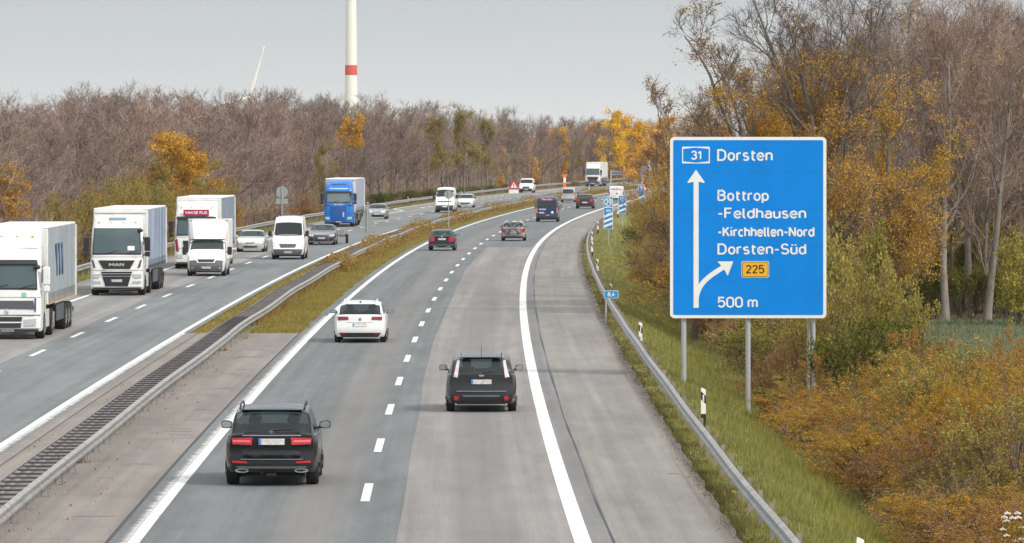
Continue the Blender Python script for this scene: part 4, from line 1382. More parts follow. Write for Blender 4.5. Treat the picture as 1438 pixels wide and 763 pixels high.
# ---- 5 hatchback with cycle rack ---------------------------------
silver = paint('silver', (0.50, 0.49, 0.485), 0.3, 0.5)
b = Body(4.05, 1.76, 1.45, .95, [(0, .93), (.06, 1.0), (.40, 1.28), (.55, 1.36), (1.2, 1.43), (1.9, 1.45), (2.3, 1.40), (3.1, .98), (3.7, .90), (3.98, .75), (4.05, .66)],
         zb=.24, tap=.23, yr=.72, yf=3.2, r=.31, side=((.75, 1.2), (1.28, 1.9), (1.98, 2.7)), ws=(2.32, 3.05), rw=(.08, .5), bow=.14, plan=(.6, .16, .8, .16))
x, y = place_rear(.10, 418.8, b)
r = make_car('hatchback', x, y, AWAY(419), 'silver hatchback carrying bicycles on a rear rack, in the right lane', b, paint('rosy_silver', (0.46, 0.40, 0.39), 0.3, 0.4), GREYPL, std_cls(b, .40))
fn = b.rear
both(fn, [(.48, .66), (.82, .68), (.82, .92), (.50, .92)], 'tail_light', TAIL, r, off=.02)
plate(fn, r, .50, .52, .12)
mirror_pair(r, 1.76, 2.75, 1.02, BLACK_PL, (.1, .06, .065))
mb = MB()
for s_ in (-.35, .35):
    mb.tube([(s_, .06, .45), (s_, -.28, .52), (s_, -.30, .95)], .022, 6)
    mb.tube([(s_, -.02, 1.0), (s_, -.30, .95)], .018, 6)
mb.tube([(-.5, -.2, .52), (.5, -.2, .52)], .025, 6); mb.tube([(-.5, -.34, .52), (.5, -.34, .52)], .025, 6)
mb.build('cycle_rack', BLACK_PL, r)
for s_ in (-.48, .48):
    mb = MB(); mb.tube([(s_, .95, 1.42), (s_, 1.0, 1.5), (s_, 2.0, 1.52), (s_, 2.1, 1.44)], .02, 6); mb.build('roof_rail', CHROME, r)
mb = MB(); mb.box(-.58, .58, .52, .70, 1.365, 1.40, .01); mb.build('roof_spoiler', SWHITE, r, angle=40)
def bicycle(xo, yo, col, label):
    """stands across the rack"""
    h = AWAY(419)
    t = empty('bicycle', (x+(xo*math.cos(h)-yo*math.sin(h)), y+(xo*math.sin(h)+yo*math.cos(h)), .58), h, label, 'bicycle', 'bicycles on the rack')
    fm = surf('frame_'+col, {'dark': (.05, .05, .06), 'white': (.32, .32, .33)}[col], .35)
    R = .32
    for xx in (-.50, .50):
        mb = MB(); n = 28
        mb.tube([(xx+R*math.cos(2*PI*k/n), 0, R+R*math.sin(2*PI*k/n)) for k in range(n+1)], .02, 5)
        wo = mb.build('wheel', TYRE, t)
        mb = MB()
        for k in range(12):
            a = 2*PI*k/12
            mb.tube([(xx, 0, R), (xx+R*math.cos(a), 0, R+R*math.sin(a))], .004, 3)
        mb.build('spokes', CHROME, wo)
    mb = MB()
    for a, c in (((-.5, R), (-.05, .30)), ((-.5, R), (-.2, .78)), ((-.2, .82), (-.05, .30)), ((-.05, .30), (.36, .74)), ((-.18, .74), (.34, .80)), ((.5, R), (.34, .86))):
        mb.tube([(a[0], 0, a[1]), (c[0], 0, c[1])], .02, 6)
    mb.build('frame', fm, t)
    mb = MB(); mb.tube([(.34, -.02, .88), (.30, -.22, .92)], .014, 5); mb.tube([(.34, .02, .88), (.30, .22, .92)], .014, 5); mb.build('handlebar', BLACK_PL, t)
    mb = MB(); mb.box(-.33, -.10, -.06, .06, .83, .88, .015); mb.build('saddle', BLACK_PL, t)
bicycle(0.03, -.20, 'dark', 'dark bicycle standing nearest the car on the rear rack')
bicycle(-.05, -.36, 'white', 'pale framed bicycle standing outermost on the rear rack')

# ---- 6 dark blue van ---------------------------------------------
b = Body(5.3, 2.02, 2.28, 1.25, [(0, 2.05), (.06, 2.17), (.25, 2.25), (2.0, 2.28), (3.4, 2.24), (3.8, 2.12), (4.6, 1.30), (5.1, 1.12), (5.3, .9)],
         zb=.28, tap=.10, yr=1.0, yf=4.1, r=.34, side=((3.0, 3.9),), ws=(3.85, 4.55), rw=None, bow=.05, crown=.04, plan=(.3, .05, .8, .12),
         rp=((0, .1), (.3, .02), (.45, 0), (.6, 0), (.65, .04), (1.2, .05), (2.0, .12), (2.3, .18)))
x, y = place_rear(3.16, 522.0, b)
vblue = paint('van_blue', (0.018, 0.035, 0.10), 0.25, 0.1)
r = make_car('panel_van', x, y, AWAY(528), 'dark blue van with pink lettering on its rear, driving away in the right lane', b, vblue, PLASTIC, std_cls(b, .50), cat='van', tw=.23)
fn = b.rear
weld_build(patch(fn, [(-.78, 1.28), (.78, 1.28), (.74, 1.88), (-.74, 1.88)], off=.012), 'rear_window', DGLASS, r)
both(fn, [(.86, .80), (.98, .80), (.965, 1.22), (.86, 1.22)], 'tail_light', TAILB, r, off=.016)
plate(fn, r, .83, .52, .12, x=-.50)
PINK = surf('pink_lettering', (.80, .25, .42), .5)
mb = MB()
text_mb(mb, 'Reisen', -.48, .48, 1.93, .22, 0, .04); mb.v = [(a, fn(a, c)-.02, c) for a, _, c in mb.v]; mb.build('lettering', PINK, r)
weld_build(patch(fn, rectc(-.72, -.10, 1.06, 1.20), off=.012), 'lettering', surf('pale_blue_lettering', (.35, .45, .62), .5), r)
weld_build(patch(fn, rectc(-.10, .22, .58, .68), off=.012), 'sticker', PINK, r)
mb = MB(); n = 18
mb.loft([[(.48+.12*math.cos(2*PI*k/n), fn(.48, .87)+yy, .87+.12*math.sin(2*PI*k/n)) for k in range(n)] for yy in (.01, -.014)]); mb.build('sticker', SWHITE, r)
mb = MB(); mb.box(-.012, .012, fn(0, .9)-.016, fn(0, .9), .5, 2.05); mb.build('door_gap', BLACK_PL, r)
mirror_pair(r, 2.0, 4.0, 1.32, BLACK_PL, (.13, .08, .16))

# ---- 7 dark hatchback --------------------------------------------
b = Body(4.1, 1.78, 1.48, .97, [(0, .96), (.06, 1.02), (.38, 1.30), (.5, 1.38), (1.2, 1.46), (1.9, 1.48), (2.35, 1.42), (3.2, 1.0), (3.8, .9), (4.03, .76), (4.1, .68)],
         zb=.22, tap=.22, yr=.75, yf=3.3, r=.315, side=((.75, 1.2), (1.28, 1.95), (2.03, 2.8)), ws=(2.4, 3.15), rw=(.08, .46), bow=.12, plan=(.6, .14, .8, .16))
x, y = place_rear(7.9, 628, b)
r = make_car('hatchback', x, y, AWAY(637), 'dark reddish hatchback far off in the right lane beside the blue van', b, paint('plum', (0.055, 0.032, 0.036), .25, .3), GREYPL, std_cls(b, .36), scale=1.1)
fn = b.rear
both(fn, [(.48, .72), (.84, .74), (.82, .93), (.50, .93)], 'tail_light', TAIL, r, off=.02)
plate(fn, r, .62, .52, .12)
mirror_pair(r, 1.78, 2.85, 1.05, BLACK_PL, (.1, .06, .065))

# ---- 8 silver high-roofed car ------------------------------------
b = Body(4.2, 1.82, 1.82, 1.05, [(0, 1.6), (.06, 1.70), (.25, 1.77), (1.5, 1.82), (2.3, 1.78), (2.7, 1.66), (3.4, 1.10), (3.9, 1.0), (4.13, .85), (4.2, .75)],
         zb=.24, tap=.13, yr=.75, yf=3.4, r=.315, side=((.4, 1.2), (1.28, 2.0), (2.08, 2.9)), ws=(2.75, 3.35), rw=None, bow=.10, plan=(.5, .10, .8, .16),
         rp=((0, .1), (.3, .02), (.45, 0), (.6, 0), (.65, .05), (1.1, .08), (1.6, .20), (1.8, .26)))
x, y = place_rear(6.78, 698, b)
r = make_car('family_van', x, y, AWAY(704), 'silver high roofed family car far off in the left lane', b, silver, silver, std_cls(b, .0))
fn = b.rear
weld_build(patch(fn, [(-.70, 1.08), (.70, 1.08), (.62, 1.58), (-.62, 1.58)], off=.012), 'rear_window', DGLASS, r)
both(fn, [(.76, .80), (.89, .80), (.86, 1.20), (.76, 1.20)], 'tail_light', TAIL, r, off=.016)
plate(fn, r, .80, .52, .12)
weld_build(patch(fn, rectc(-.72, .72, .34, .40), off=.02), 'bumper_strip', GREYPL, r)
mirror_pair(r, 1.82, 3.0, 1.15, BLACK_PL, (.1, .06, .09))

# ---- 9 small white van -------------------------------------------
b = Body(4.5, 1.86, 1.86, 1.05, [(0, 1.72), (.06, 1.80), (.25, 1.84), (2.0, 1.86), (2.5, 1.82), (2.9, 1.68), (3.65, 1.10), (4.2, 1.0), (4.43, .85), (4.5, .75)],
         zb=.26, tap=.09, yr=.85, yf=3.6, r=.315, side=((2.2, 3.1),), ws=(2.95, 3.6), rw=None, bow=.05, plan=(.3, .05, .8, .16),
         rp=((0, .1), (.3, .02), (.45, 0), (.6, 0), (.65, .04), (1.1, .05), (1.85, .12)))
x, y = place_rear(12.85, 712, b)
r = make_car('delivery_van', x, y, AWAY(718), 'small white delivery van with printed rear doors, beyond the number 39 beacon', b, wht, GREYPL, std_cls(b, .44), cat='van')
fn = b.rear
both(fn, [(.78, .75), (.92, .75), (.91, 1.12), (.78, 1.12)], 'tail_light', TAIL, r, off=.016)
weld_build(patch(fn, rectc(-.62, -.1, 1.42, 1.55), off=.012), 'lettering', surf('violet_lettering', (.25, .2, .45), .5), r)
weld_build(patch(fn, rectc(.02, .62, 1.42, 1.55), off=.012), 'lettering', surf('red_lettering', (.6, .15, .15), .5), r)
weld_build(patch(fn, rectc(.02, .18, .85, 1.05), off=.012), 'sticker', surf('red_lettering', (.6, .15, .15), .5), r)
plate(fn, r, .66, .52, .12, x=-.3)
mb = MB(); mb.box(-.012, .012, fn(0, .9)-.016, fn(0, .9), .46, 1.75); mb.build('door_gap', GREYPL, r)
mirror_pair(r, 1.86, 3.2, 1.12, BLACK_PL, (.11, .06, .11))

# ================================================================== oncoming cars and vans
def front_car(name, px, Dc, label, b, body, bump, cls, cat='car', **kw):
    X = (px-719)*Dc/F_PX
    xx, yy = facing_us(X, Dc, b.yf)
    return make_car(name, xx, yy, TOWARDS(Dc), label, b, body, bump, cls, cat=cat, **kw)
def grille(fn, root, c, m=BLACK_PL, bars=0, barm=CHROME, frame=None, name='grille'):
    g = weld_build(patch(fn, c, rear=False, off=.014), name, m, root)
    for k in range(bars):
        f = (k+1)/(bars+1)
        (x0, z0), (x1, z1), (x2, z2), (x3, z3) = c
        a, d = x0+(x3-x0)*f, x1+(x2-x1)*f; z = z0+(z3-z0)*f
        weld_build(patch(fn, rectc(a*.98, d*.98, z-.012, z+.012), rear=False, off=.022), 'grille_bar', barm, g)
    return g

# silver saloon
b = Body(4.7, 1.82, 1.43, .94, [(0, .92), (.05, .98), (.5, 1.0), (1.1, 1.32), (1.4, 1.39), (2.0, 1.43), (2.45, 1.38), (3.35, .98), (3.9, .90), (4.5, .76), (4.7, .66)],
         zb=.2, tap=.22, yr=.95, yf=3.75, r=.315, side=((1.0, 1.6), (1.68, 2.35), (2.43, 3.0)), ws=(2.5, 3.3), rw=(.55, 1.1), bowf=.22)
r = front_car('saloon_car', 352.5, 375.5, 'pale silver saloon coming towards us between the truck and the white van', b, paint('light_silver', (.62, .64, .64), .25, .35), paint('light_silver', (.62, .64, .64), .25, .35), std_cls(b, .0))
car_interior(r, b, [1.5, 2.2], b.belt)
fn = b.front
grille(fn, r, [(-.42, .30), (.42, .30), (.50, .40), (-.50, .40)])
grille(fn, r, [(-.26, .56), (.26, .56), (.32, .66), (-.32, .66)], GREYPL, 2)
both(fn, [(.46, .58), (.80, .66), (.80, .74), (.50, .70)], 'headlight', HEADL, r, rear=False, off=.016)
plate(fn, r, .46, rear=False)
mirror_pair(r, 1.82, 2.95, 1.0, paint('light_silver', (.62, .64, .64), .25, .35), (.1, .06, .06))

# white high-roof van (grey bumper, star)
b = Body(5.9, 1.98, 2.62, 1.28, [(0, 2.5), (.1, 2.58), (.6, 2.62), (3.6, 2.62), (4.0, 2.57), (4.25, 2.42), (4.95, 1.50), (5.15, 1.34), (5.65, 1.14), (5.85, .98), (5.9, .85)],
         zb=.28, tap=.16, yr=1.1, yf=4.9, r=.35, side=((3.7, 4.7),), ws=(4.38, 4.95), rw=None, bowf=.16, crown=.06, plan=(.3, .04, .8, .10))
r = front_car('panel_van', 405, 351.5, 'white high roofed van with dark grey bumper coming towards us in its left lane', b, wht, GREYPL, std_cls(b, .66), cat='van', tw=.23)
fn = b.front
grille(fn, r, [(-.44, .72), (.44, .72), (.54, .96), (-.54, .96)], GREYPL, 3, GREYPL)
mb = MB(); n = 24; c = (0, fn(0, .85)+.03, .85)
ring = lambda R, yy: [(R*math.cos(2*PI*k/n), c[1]+yy, c[2]+R*math.sin(2*PI*k/n)) for k in range(n)]
mb.loft([ring(.11, -.02), ring(.11, .004), ring(.092, .004), ring(.092, -.02)], caps=False)
for a in (90, 210, 330):
    mb.tube([c, (.1*math.cos(math.radians(a)), c[1], c[2]+.1*math.sin(math.radians(a)))], [.02, .008], 4)
mb.build('star_emblem', CHROME, r)
both(fn, [(.62, .74), (.90, .80), (.86, 1.06), (.66, .98)], 'headlight', HEADL, r, rear=False, off=.016)
plate(fn, r, .44, rear=False)
mb = MB(); mb.box(-.95, .95, 5.15-.02, 5.15+.0, 1.33, 1.36); 
weld_build(patch(fn, rectc(-.78, .78, 1.44, 1.50), rear=False, off=.016), 'wiper_cowl', BLACK_PL, r)
for s_ in (-1, 1):
    mb = MB(); mb.box(s_*1.13-.11, s_*1.13+.11, 4.72, 4.86, 1.40, 1.72, .03); mb.tube([(s_*.95, 4.8, 1.45), (s_*1.1, 4.8, 1.5)], .03); mb.build('mirror', BLACK_PL, r, angle=40)

# dark saloon-estate with silver grille, towing a trailer
b = Body(4.9, 1.90, 1.44, .94, [(0, 1.0), (.1, 1.05), (.5, 1.33), (.8, 1.38), (2.0, 1.44), (2.6, 1.40), (3.5, 1.0), (4.1, .92), (4.7, .78), (4.9, .70)],
         zb=.18, tap=.23, yr=1.0, yf=3.95, r=.34, side=((.9, 1.5), (1.58, 2.3), (2.38, 3.1)), ws=(2.65, 3.45), rw=(.1, .5), bowf=.2)
dksil = paint('dark_silver', (.16, .165, .175), .22, .5)
r = front_car('estate_car', 452, 402, 'dark estate car with broad grille towing an open trailer behind the white van', b, dksil, dksil, std_cls(b, .0))
car_interior(r, b, [1.5, 2.4], b.belt)
fn = b.front
grille(fn, r, [(-.42, .30), (.42, .30), (.52, .70), (-.52, .70)], BLACK_PL, 4, surf('grille_bar_grey', (.2, .2, .21), .4, .5))
weld_build(patch(fn, rectc(-.85, .85, .19, .24), rear=False, off=.015), 'chin_strip', CHROME, r)
both(fn, [(.58, .62), (.92, .66), (.90, .74), (.56, .72)], 'headlight', HEADL, r, rear=False, off=.018)
both(fn, [(.56, .32), (.86, .34), (.82, .54), (.60, .52)], 'air_intake', BLACK_PL, r, rear=False, off=.016)
plate(fn, r, .48, rear=False, off=.03)
weld_build(patch(fn, [(-.86, .75), (.86, .75), (.84, .77), (-.84, .77)], rear=False, off=.012), 'bonnet_edge', CHROME, r)
mirror_pair(r, 1.90, 3.15, 1.02, surf('mirror_bright', (.5, .5, .52), .3, .4), (.11, .07, .06))
car_loc = r.location.copy(); h = TOWARDS(402)
tx, ty_ = car_loc.x+math.sin(h)*4.3+0.45, car_loc.y-math.cos(h)*4.3
t = empty('trailer', (tx, ty_, 0), h, 'low open trailer towed behind the dark estate car', 'trailer')
mb = MB(); mb.box(-.85, .85, 0, 3.0, .52, .60); mb.build('bed', surf('trailer_wood', (.16, .12, .10), .8), t)
mb = MB()
for s_ in (-1, 1):
    mb.box(s_*.85-.02, s_*.85+.02, 0, 3.0, .60, .92)
mb.box(-.83, .83, 2.98, 3.02, .60, .92); mb.box(-.83, .83, -.02, .02, .60, .92)
mb.build('side_board', surf('trailer_grey', (.34, .34, .35), .5, .4), t)
for s_ in (-1, 1):
    wheel(t, s_*.98, 1.3, .30, .18)
    mb = MB(); mb.box(s_*.98-.11, s_*.98+.11, .9, 1.7, .62, .66, .01); mb.build('mudguard', BLACK_PL, t)
mb = MB(); mb.tube([(-.5, 3.0, .5), (0, 4.2, .45)], .04); mb.tube([(.5, 3.0, .5), (0, 4.2, .45)], .04); mb.build('drawbar', GALV, t)
mb = MB(); mb.box(-1.02, 1.02, -.06, .0, .45, .55); mb.build('light_bar', DRED, t)

# grey estate, silver front
b = Body(4.6, 1.80, 1.45, .95, [(0, 1.0), (.08, 1.05), (.4, 1.34), (.7, 1.40), (1.9, 1.45), (2.4, 1.40), (3.25, .98), (3.85, .92), (4.45, .80), (4.6, .70)],
         zb=.2, tap=.22, yr=.95, yf=3.7, r=.32, side=((.8, 1.4), (1.48, 2.1), (2.18, 2.9)), ws=(2.45, 3.2), rw=(.1, .45), bowf=.16)
gsil = paint('grey_silver', (.36, .38, .39), .25, .5)
r = front_car('estate_car', 529.5, 540, 'grey silver car coming towards us behind the blue truck', b, gsil, GREYPL, std_cls(b, .36))
fn = b.front
grille(fn, r, [(-.34, .62), (.34, .62), (.40, .76), (-.40, .76)], BLACK_PL, 3)
grille(fn, r, [(-.70, .26), (.70, .26), (.74, .40), (-.74, .40)], BLACK_PL, 0, name='lower_grille')
both(fn, [(.44, .62), (.80, .66), (.80, .80), (.46, .77)], 'headlight', HEADL, r, rear=False, off=.018)
plate(fn, r, .50, rear=False, off=.03)
mirror_pair(r, 1.80, 2.9, 1.02, gsil, (.1, .06, .06))

# white tall van behind round sign
b = Body(6.0, 2.02, 2.60, 1.32, [(0, 2.5), (.1, 2.56), (.6, 2.60), (3.8, 2.60), (4.3, 2.50), (4.95, 1.62), (5.2, 1.42), (5.8, 1.22), (5.95, 1.05), (6.0, .9)],
         zb=.30, tap=.17, yr=1.1, yf=5.0, r=.36, side=((3.8, 4.7),), ws=(4.4, 4.95), rw=None, bowf=.12, crown=.06, plan=(.3, .04, .8, .10))
r = front_car('panel_van', 625, 592, 'white high roofed van coming towards us behind the round sign in the median', b, wht, PLASTIC, std_cls(b, .78), cat='van', tw=.24)
fn = b.front
grille(fn, r, [(-.62, 1.10), (.62, 1.10), (.80, 1.20), (-.80, 1.20)], BLACK_PL, 0)
both(fn, [(.66, .86), (.92, .92), (.92, 1.08), (.68, 1.02)], 'headlight', HEADL, r, rear=False, off=.018)
plate(fn, r, .62, rear=False, off=.03)
for s_ in (-1, 1):
    mb = MB(); mb.box(s_*1.17-.11, s_*1.17+.11, 4.72, 4.86, 1.45, 1.85, .03); mb.tube([(s_*.97, 4.8, 1.5), (s_*1.1, 4.8, 1.55)], .03); mb.build('mirror', BLACK_PL, r, angle=40)

# pale car following the van
b = Body(4.4, 1.80, 1.50, .98, [(0, 1.0), (.08, 1.05), (.4, 1.38), (.7, 1.46), (1.9, 1.50), (2.3, 1.45), (3.15, 1.0), (3.75, .94), (4.25, .82), (4.4, .72)],
         zb=.2, tap=.2, yr=.9, yf=3.5, r=.315, side=((.8, 1.3), (1.38, 2.0), (2.08, 2.8)), ws=(2.35, 3.1), rw=(.1, .45), bowf=.16)
r = front_car('hatchback', 654, 640, 'pale car coming towards us just behind the white van with the round sign', b, paint('off_white', (.68, .72, .71), .3, .1), GREYPL, std_cls(b, .0))
fn = b.front
grille(fn, r, [(-.50, .42), (.50, .42), (.56, .56), (-.56, .56)])
both(fn, [(.44, .66), (.80, .68), (.82, .84), (.48, .80)], 'headlight', HEADL, r, rear=False, off=.018)
plate(fn, r, .36, rear=False, off=.03)
mirror_pair(r, 1.80, 2.8, 1.08, BLACK_PL, (.1, .06, .07))

# far white van
b = Body(4.9, 1.92, 1.94, 1.14, [(0, 1.8), (.08, 1.88), (.5, 1.93), (2.9, 1.94), (3.3, 1.86), (4.05, 1.24), (4.6, 1.08), (4.85, .9), (4.9, .8)],
         zb=.26, tap=.15, yr=.95, yf=3.95, r=.33, side=((2.7, 3.6),), ws=(3.38, 4.0), rw=None, bowf=.12, crown=.05, plan=(.3, .04, .8, .12))
r = front_car('delivery_van', 739.5, 834, 'white van with dark bumper far off beside the red edged triangle', b, wht, PLASTIC, std_cls(b, .56), cat='van', tw=.22, scale=1.08)
fn = b.front
grille(fn, r, [(-.40, .62), (.40, .62), (.52, .86), (-.52, .86)], BLACK_PL, 2, GREYPL)
both(fn, [(.54, .70), (.84, .74), (.84, .94), (.58, .90)], 'headlight', HEADL, r, rear=False, off=.018)
plate(fn, r, .46, rear=False, off=.03)
mirror_pair(r, 1.92, 3.6, 1.26, BLACK_PL, (.11, .06, .12))

# white box van (low cab, high box with wind deflector)
b = Body(5.2, 2.04, 1.98, 1.28, [(0, 1.9), (.1, 1.96), (3.1, 1.98), (3.35, 1.95), (4.15, 1.42), (4.3, 1.34), (4.95, 1.14), (5.15, .98), (5.2, .85)],
         zb=.26, tap=.12, yr=.95, yf=4.25, r=.345, side=((2.9, 3.8),), ws=(3.42, 4.15), rw=None, bowf=.18, crown=.05, plan=(.3, .04, .8, .12))
r = front_car('box_van', 290.5, 307, 'white box van with dark grey bumper, overtaking the truck with the red board', b, wht, GREYPL, std_cls(b, .86), cat='van', tw=.23)
fn = b.front
grille(fn, r, [(-.46, .72), (.46, .72), (.54, .94), (-.54, .94)], SWHITE, 0, name='grille_frame')
weld_build(patch(fn, [(-.40, .75), (.40, .75), (.47, .905), (-.47, .905)], rear=False, off=.022), 'grille', BLACK_PL, r)
both(fn, [(.58, .88), (.92, .94), (.88, 1.16), (.66, 1.04)], 'headlight', HEADL, r, rear=False, off=.018)
plate(fn, r, .46, rear=False, off=.03)
both(fn, [(.68, .40), (.78, .40), (.78, .46), (.68, .46)], 'fog_lamp', HEADL, r, rear=False, off=.016)
BOXW = surf('box_white', (.76, .76, .74), .4, 0, .06, 1.5, dirt=.30)
mb = MB(); mb.box(-1.08, 1.08, -1.2, 2.75, .85, 2.98, .04); mb.build('box', BOXW, r, angle=40)
rings = []
for z, yy, w_ in ((1.96, 3.55, .92), (2.2, 3.40, .96), (2.6, 3.10, 1.02), (2.9, 2.85, 1.06), (3.0, 2.74, 1.07)):
    rings.append([(-w_, 2.7, z), (w_, 2.7, z), (w_, yy-.25, z), (w_*.8, yy, z), (-w_*.8, yy, z), (-w_, yy-.25, z)])
mb = MB(); mb.loft(rings); mb.build('wind_deflector', wht, r, angle=35)
mb = MB(); mb.box(-1.09, 1.09, 2.72, 2.80, 2.95, 3.02, .01); mb.build('box_edge', wht, r, angle=40)
for s_ in (-1, 1):
    mb = MB(); mb.box(s_*1.2-.12, s_*1.2+.12, 4.0, 4.12, 1.12, 1.55, .03); mb.tube([(s_*.97, 4.05, 1.25), (s_*1.15, 4.05, 1.3)], .03); mb.build('mirror', BLACK_PL, r, angle=40)

# ================================================================== trucks
def cab_loft(W, zs, D0):
    """cab-over body from levels (z, half width, front y, corner radius); back at y=D0"""
    rings = []
    for z, w, yf, rc in zs:
        ring = [(-w, D0, z), (w, D0, z)]
        n = 6
        for k in range(n+1):
            a = PI/2*k/n
            ring.append((w-rc+rc*math.cos(a), yf-rc*0.9-0.06+rc*0.9*math.sin(a), z))
        for u in (.6, .3, 0, -.3, -.6):
            ring.append(((w-rc)*u, yf-0.06*u*u, z))
        for k in range(n+1):
            a = PI/2+PI/2*k/n
            ring.append((-w+rc+rc*math.cos(a), yf-rc*0.9-0.06+rc*0.9*math.sin(a), z))
        rings.append(ring)
    return rings
def truck(px, Dc, label, P):
    """origin at the ground under the cab front centre; local +y forward"""
    X = (px-719)*Dc/F_PX
    h = TOWARDS(Dc)
    fo = 1.35
    root = empty('articulated_truck', (X-math.sin(h)*fo*0, Dc-fo, 0), h, label, 'truck')
    W = P.get('W', 2.5); hw = W/2
    zs = P['zs']
    zz = np.array([q[0] for q in zs]); ff = np.array([q[2] for q in zs])
    fn = lambda x, z: float(np.interp(z, zz, ff)) - 0.06*(x/hw)**2 - (0.10*max(0, (abs(x)-hw+0.2)/0.2)**2)
    mb = MB(); mb.loft(cab_loft(W, zs, -2.25)); mb.build('cab', P['paint'], root, angle=30)
    def pt(name, c, m, off=.012, par=None, n=8, m_=4, thick=.03):
        return weld_build(patch(fn, c, rear=False, off=off, n=n, rows=m_, thick=thick), name, m, par or root)
    ws = P['ws']
    g = pt('windscreen', ws, P.get('glass', TGLASS))
    # black gasket
    (a0, z0), (a1, z1), (a2, z2), (a3, z3) = ws
    pt('windscreen_surround', [(a0-.05, z0-.07), (a1+.05, z1-.07), (a2+.05, z2+.04), (a3-.05, z3+.04)], BLACK_PL, .006)
    for s_ in (-.45, .5):
        mb = MB(); mb.tube([(s_, fn(s_, z0)+.03, z0-.03), (s_-.55, fn(s_-.5, z0+.14)+.03, z0+.12)], [.018, .01], 5); mb.build('wiper', BLACK_PL, root)
    # side windows
    for s_ in (-1, 1):
        mb = MB(); x = s_*(np.interp((z0+z2)/2, zz, [q[1] for q in zs])+.006)
        zw0, zw1 = z0-.02, z0+.78
        mb.add([(x, -.35, zw0), (x, -1.25, zw0), (x, -1.25, zw1), (x, -.55, zw1)], [(0, 1, 2, 3) if s_ < 0 else (3, 2, 1, 0)])
        mb.build('side_window', DGLASS, root)
        mb = MB(); mb.box(s_*(hw+.004)-.004, s_*(hw+.004)+.004, -1.32, -1.30, .9, zw1+.1); mb.build('door_gap', GREYPL, root)
    # panel gaps of the front, marker lamps, entry steps
    for zg in P.get('gaps', (1.18, 1.80)):
        pt('panel_gap', rectc(-hw*.97, hw*.97, zg-.008, zg+.008), GREYPL, .003, thick=.0)
    for s_ in (-.95, -.32, .32, .95):
        zt_ = zs[-1][0]-.35
        pt('marker_lamp', rectc(s_*.9-.05, s_*.9+.05, zt_, zt_+.05), surf('marker_amber', (.6, .35, .1), .3), .012)
    pt('front_step', rectc(-hw*.9, hw*.9, .31, .37), PLASTIC, .012)
    # mirrors
    mm = P.get('mirror', BLACK_PL)
    for s_ in (-1, 1):
        cx = s_*(hw+.16)
        mb = MB(); mb.box(cx-.13, cx+.13, -.28, -.08, z0+.10, z0+.75, .04)
        mb.box(cx-.12, cx+.12, -.28, -.10, z0-.16, z0+.07, .04)
        mb.tube([(s_*(hw-.05), -.2, z0+.7), (cx, -.2, z0+.6)], .03); mb.tube([(s_*(hw-.05), -.2, z0-.1), (cx, -.2, z0-.02)], .03)
        mb.build('mirror', mm, root, angle=40)
    mb = MB(); mb.ell((-hw*.86, fn(-hw*.8, z2)+.12, z2-.06), (.13, .07, .09)); mb.tube([(-hw*.86, fn(-hw*.8, z2), z2+.06), (-hw*.86, fn(-hw*.8, z2)+.12, z2)], .02); mb.build('kerb_mirror', BLACK_PL, root, smooth=True)
    # running gear
    for y, n_ in ((-1.45, 1), (-5.1, 2)):
        for s_ in (-1, 1):
            wheel(root, s_*(hw-.17-(0.0 if n_ == 1 else .1)), y, .50, .32 if n_ == 1 else .52, P.get('rim', RIM))
    mb = MB(); mb.box(-.45, .45, -6.4, -.6, .55, .95); mb.build('chassis', UNDER, root)
    for s_ in (-1, 1):
        mb = MB(); mb.box(s_*(hw-.10)-.04, s_*(hw-.10)+.04, -4.35, -2.3, .35, 1.0, .02); mb.build('side_skirt', P.get('skirt', P['paint']), root)
        mb = MB(); n = 10
        rg = []
        for w_ in (-.26, .26):
            rg.append([(s_*(hw-.30)+w_*.9, -1.45+(.62)*math.cos(PI*k/n), .50+.62*math.sin(PI*k/n)) for k in range(n+1)])
        mb.grid(rg); mb.build('mudguard', BLACK_PL, root)
    # semi-trailer
    tz0, tz1 = P.get('tz', (1.18, 4.02)); ty0, ty1 = -2.75, -16.3
    tm = P['tarp']
    xw = hw+.02
    # curtain sides with slight waves between the straps
    for s_ in (-1, 1):
        ys_ = np.linspace(ty0-.12, ty1+.1, 90); zs_ = np.linspace(tz0+.14, tz1-.08, 5)
        Pm = [[(s_*(xw-.012+.016*math.sin(y*2*PI/0.62)*math.sin(PI*(z-tz0)/(tz1-tz0))), y, z) for y in ys_] for z in zs_]
        mb = MB(); mb.grid(Pm); mb.build('curtain', tm, root, smooth=True)
        mb = MB(); mb.box(s_*(xw-.02)-.025, s_*(xw-.02)+.03, ty1+.05, ty0-.05, tz0, tz0+.16); mb.build('side_rail', P.get('rail', GREYPL), root)
        if s_ < 0:      # the side the photograph shows
            for y in np.linspace(ty0-.5, ty1+.5, 22):
                mb = MB(); mb.box(s_*(xw+.018)-.006, s_*(xw+.018)+.006, y-.025, y+.025, tz0+.05, tz0+.42)
                mb.build('strap', GREYPL, root)
    mb = MB(); mb.box(-xw+.04, xw-.04, ty1+.02, ty0-.02, tz0, tz1-.06); mb.build('trailer_body', P.get('tbody', BOXW), root)
    mb = MB(); mb.box(-xw, xw, ty1, ty0, tz1-.10, tz1, .03); mb.build('roof', P.get('troof', BOXW), root, angle=40)
    mb = MB(); mb.box(-xw, xw, ty0-.06, ty0+.05, tz0, tz1-.1, .03); mb.build('front_wall', P.get('tbody', BOXW), root, angle=40)
    mb = MB()
    for s_ in (-1, 1):
        mb.box(s_*xw-.05, s_*xw+.05, ty1-.03, ty1+.07, tz0, tz1-.1)
    mb.build('corner_post', P.get('corner', BOXW), root)
    for k, y in enumerate((-11.9, -13.25, -14.6)):
        for s_ in (-1, 1):
            wheel(root, s_*(hw-.22), y, .50, .40, P.get('rim', RIM))
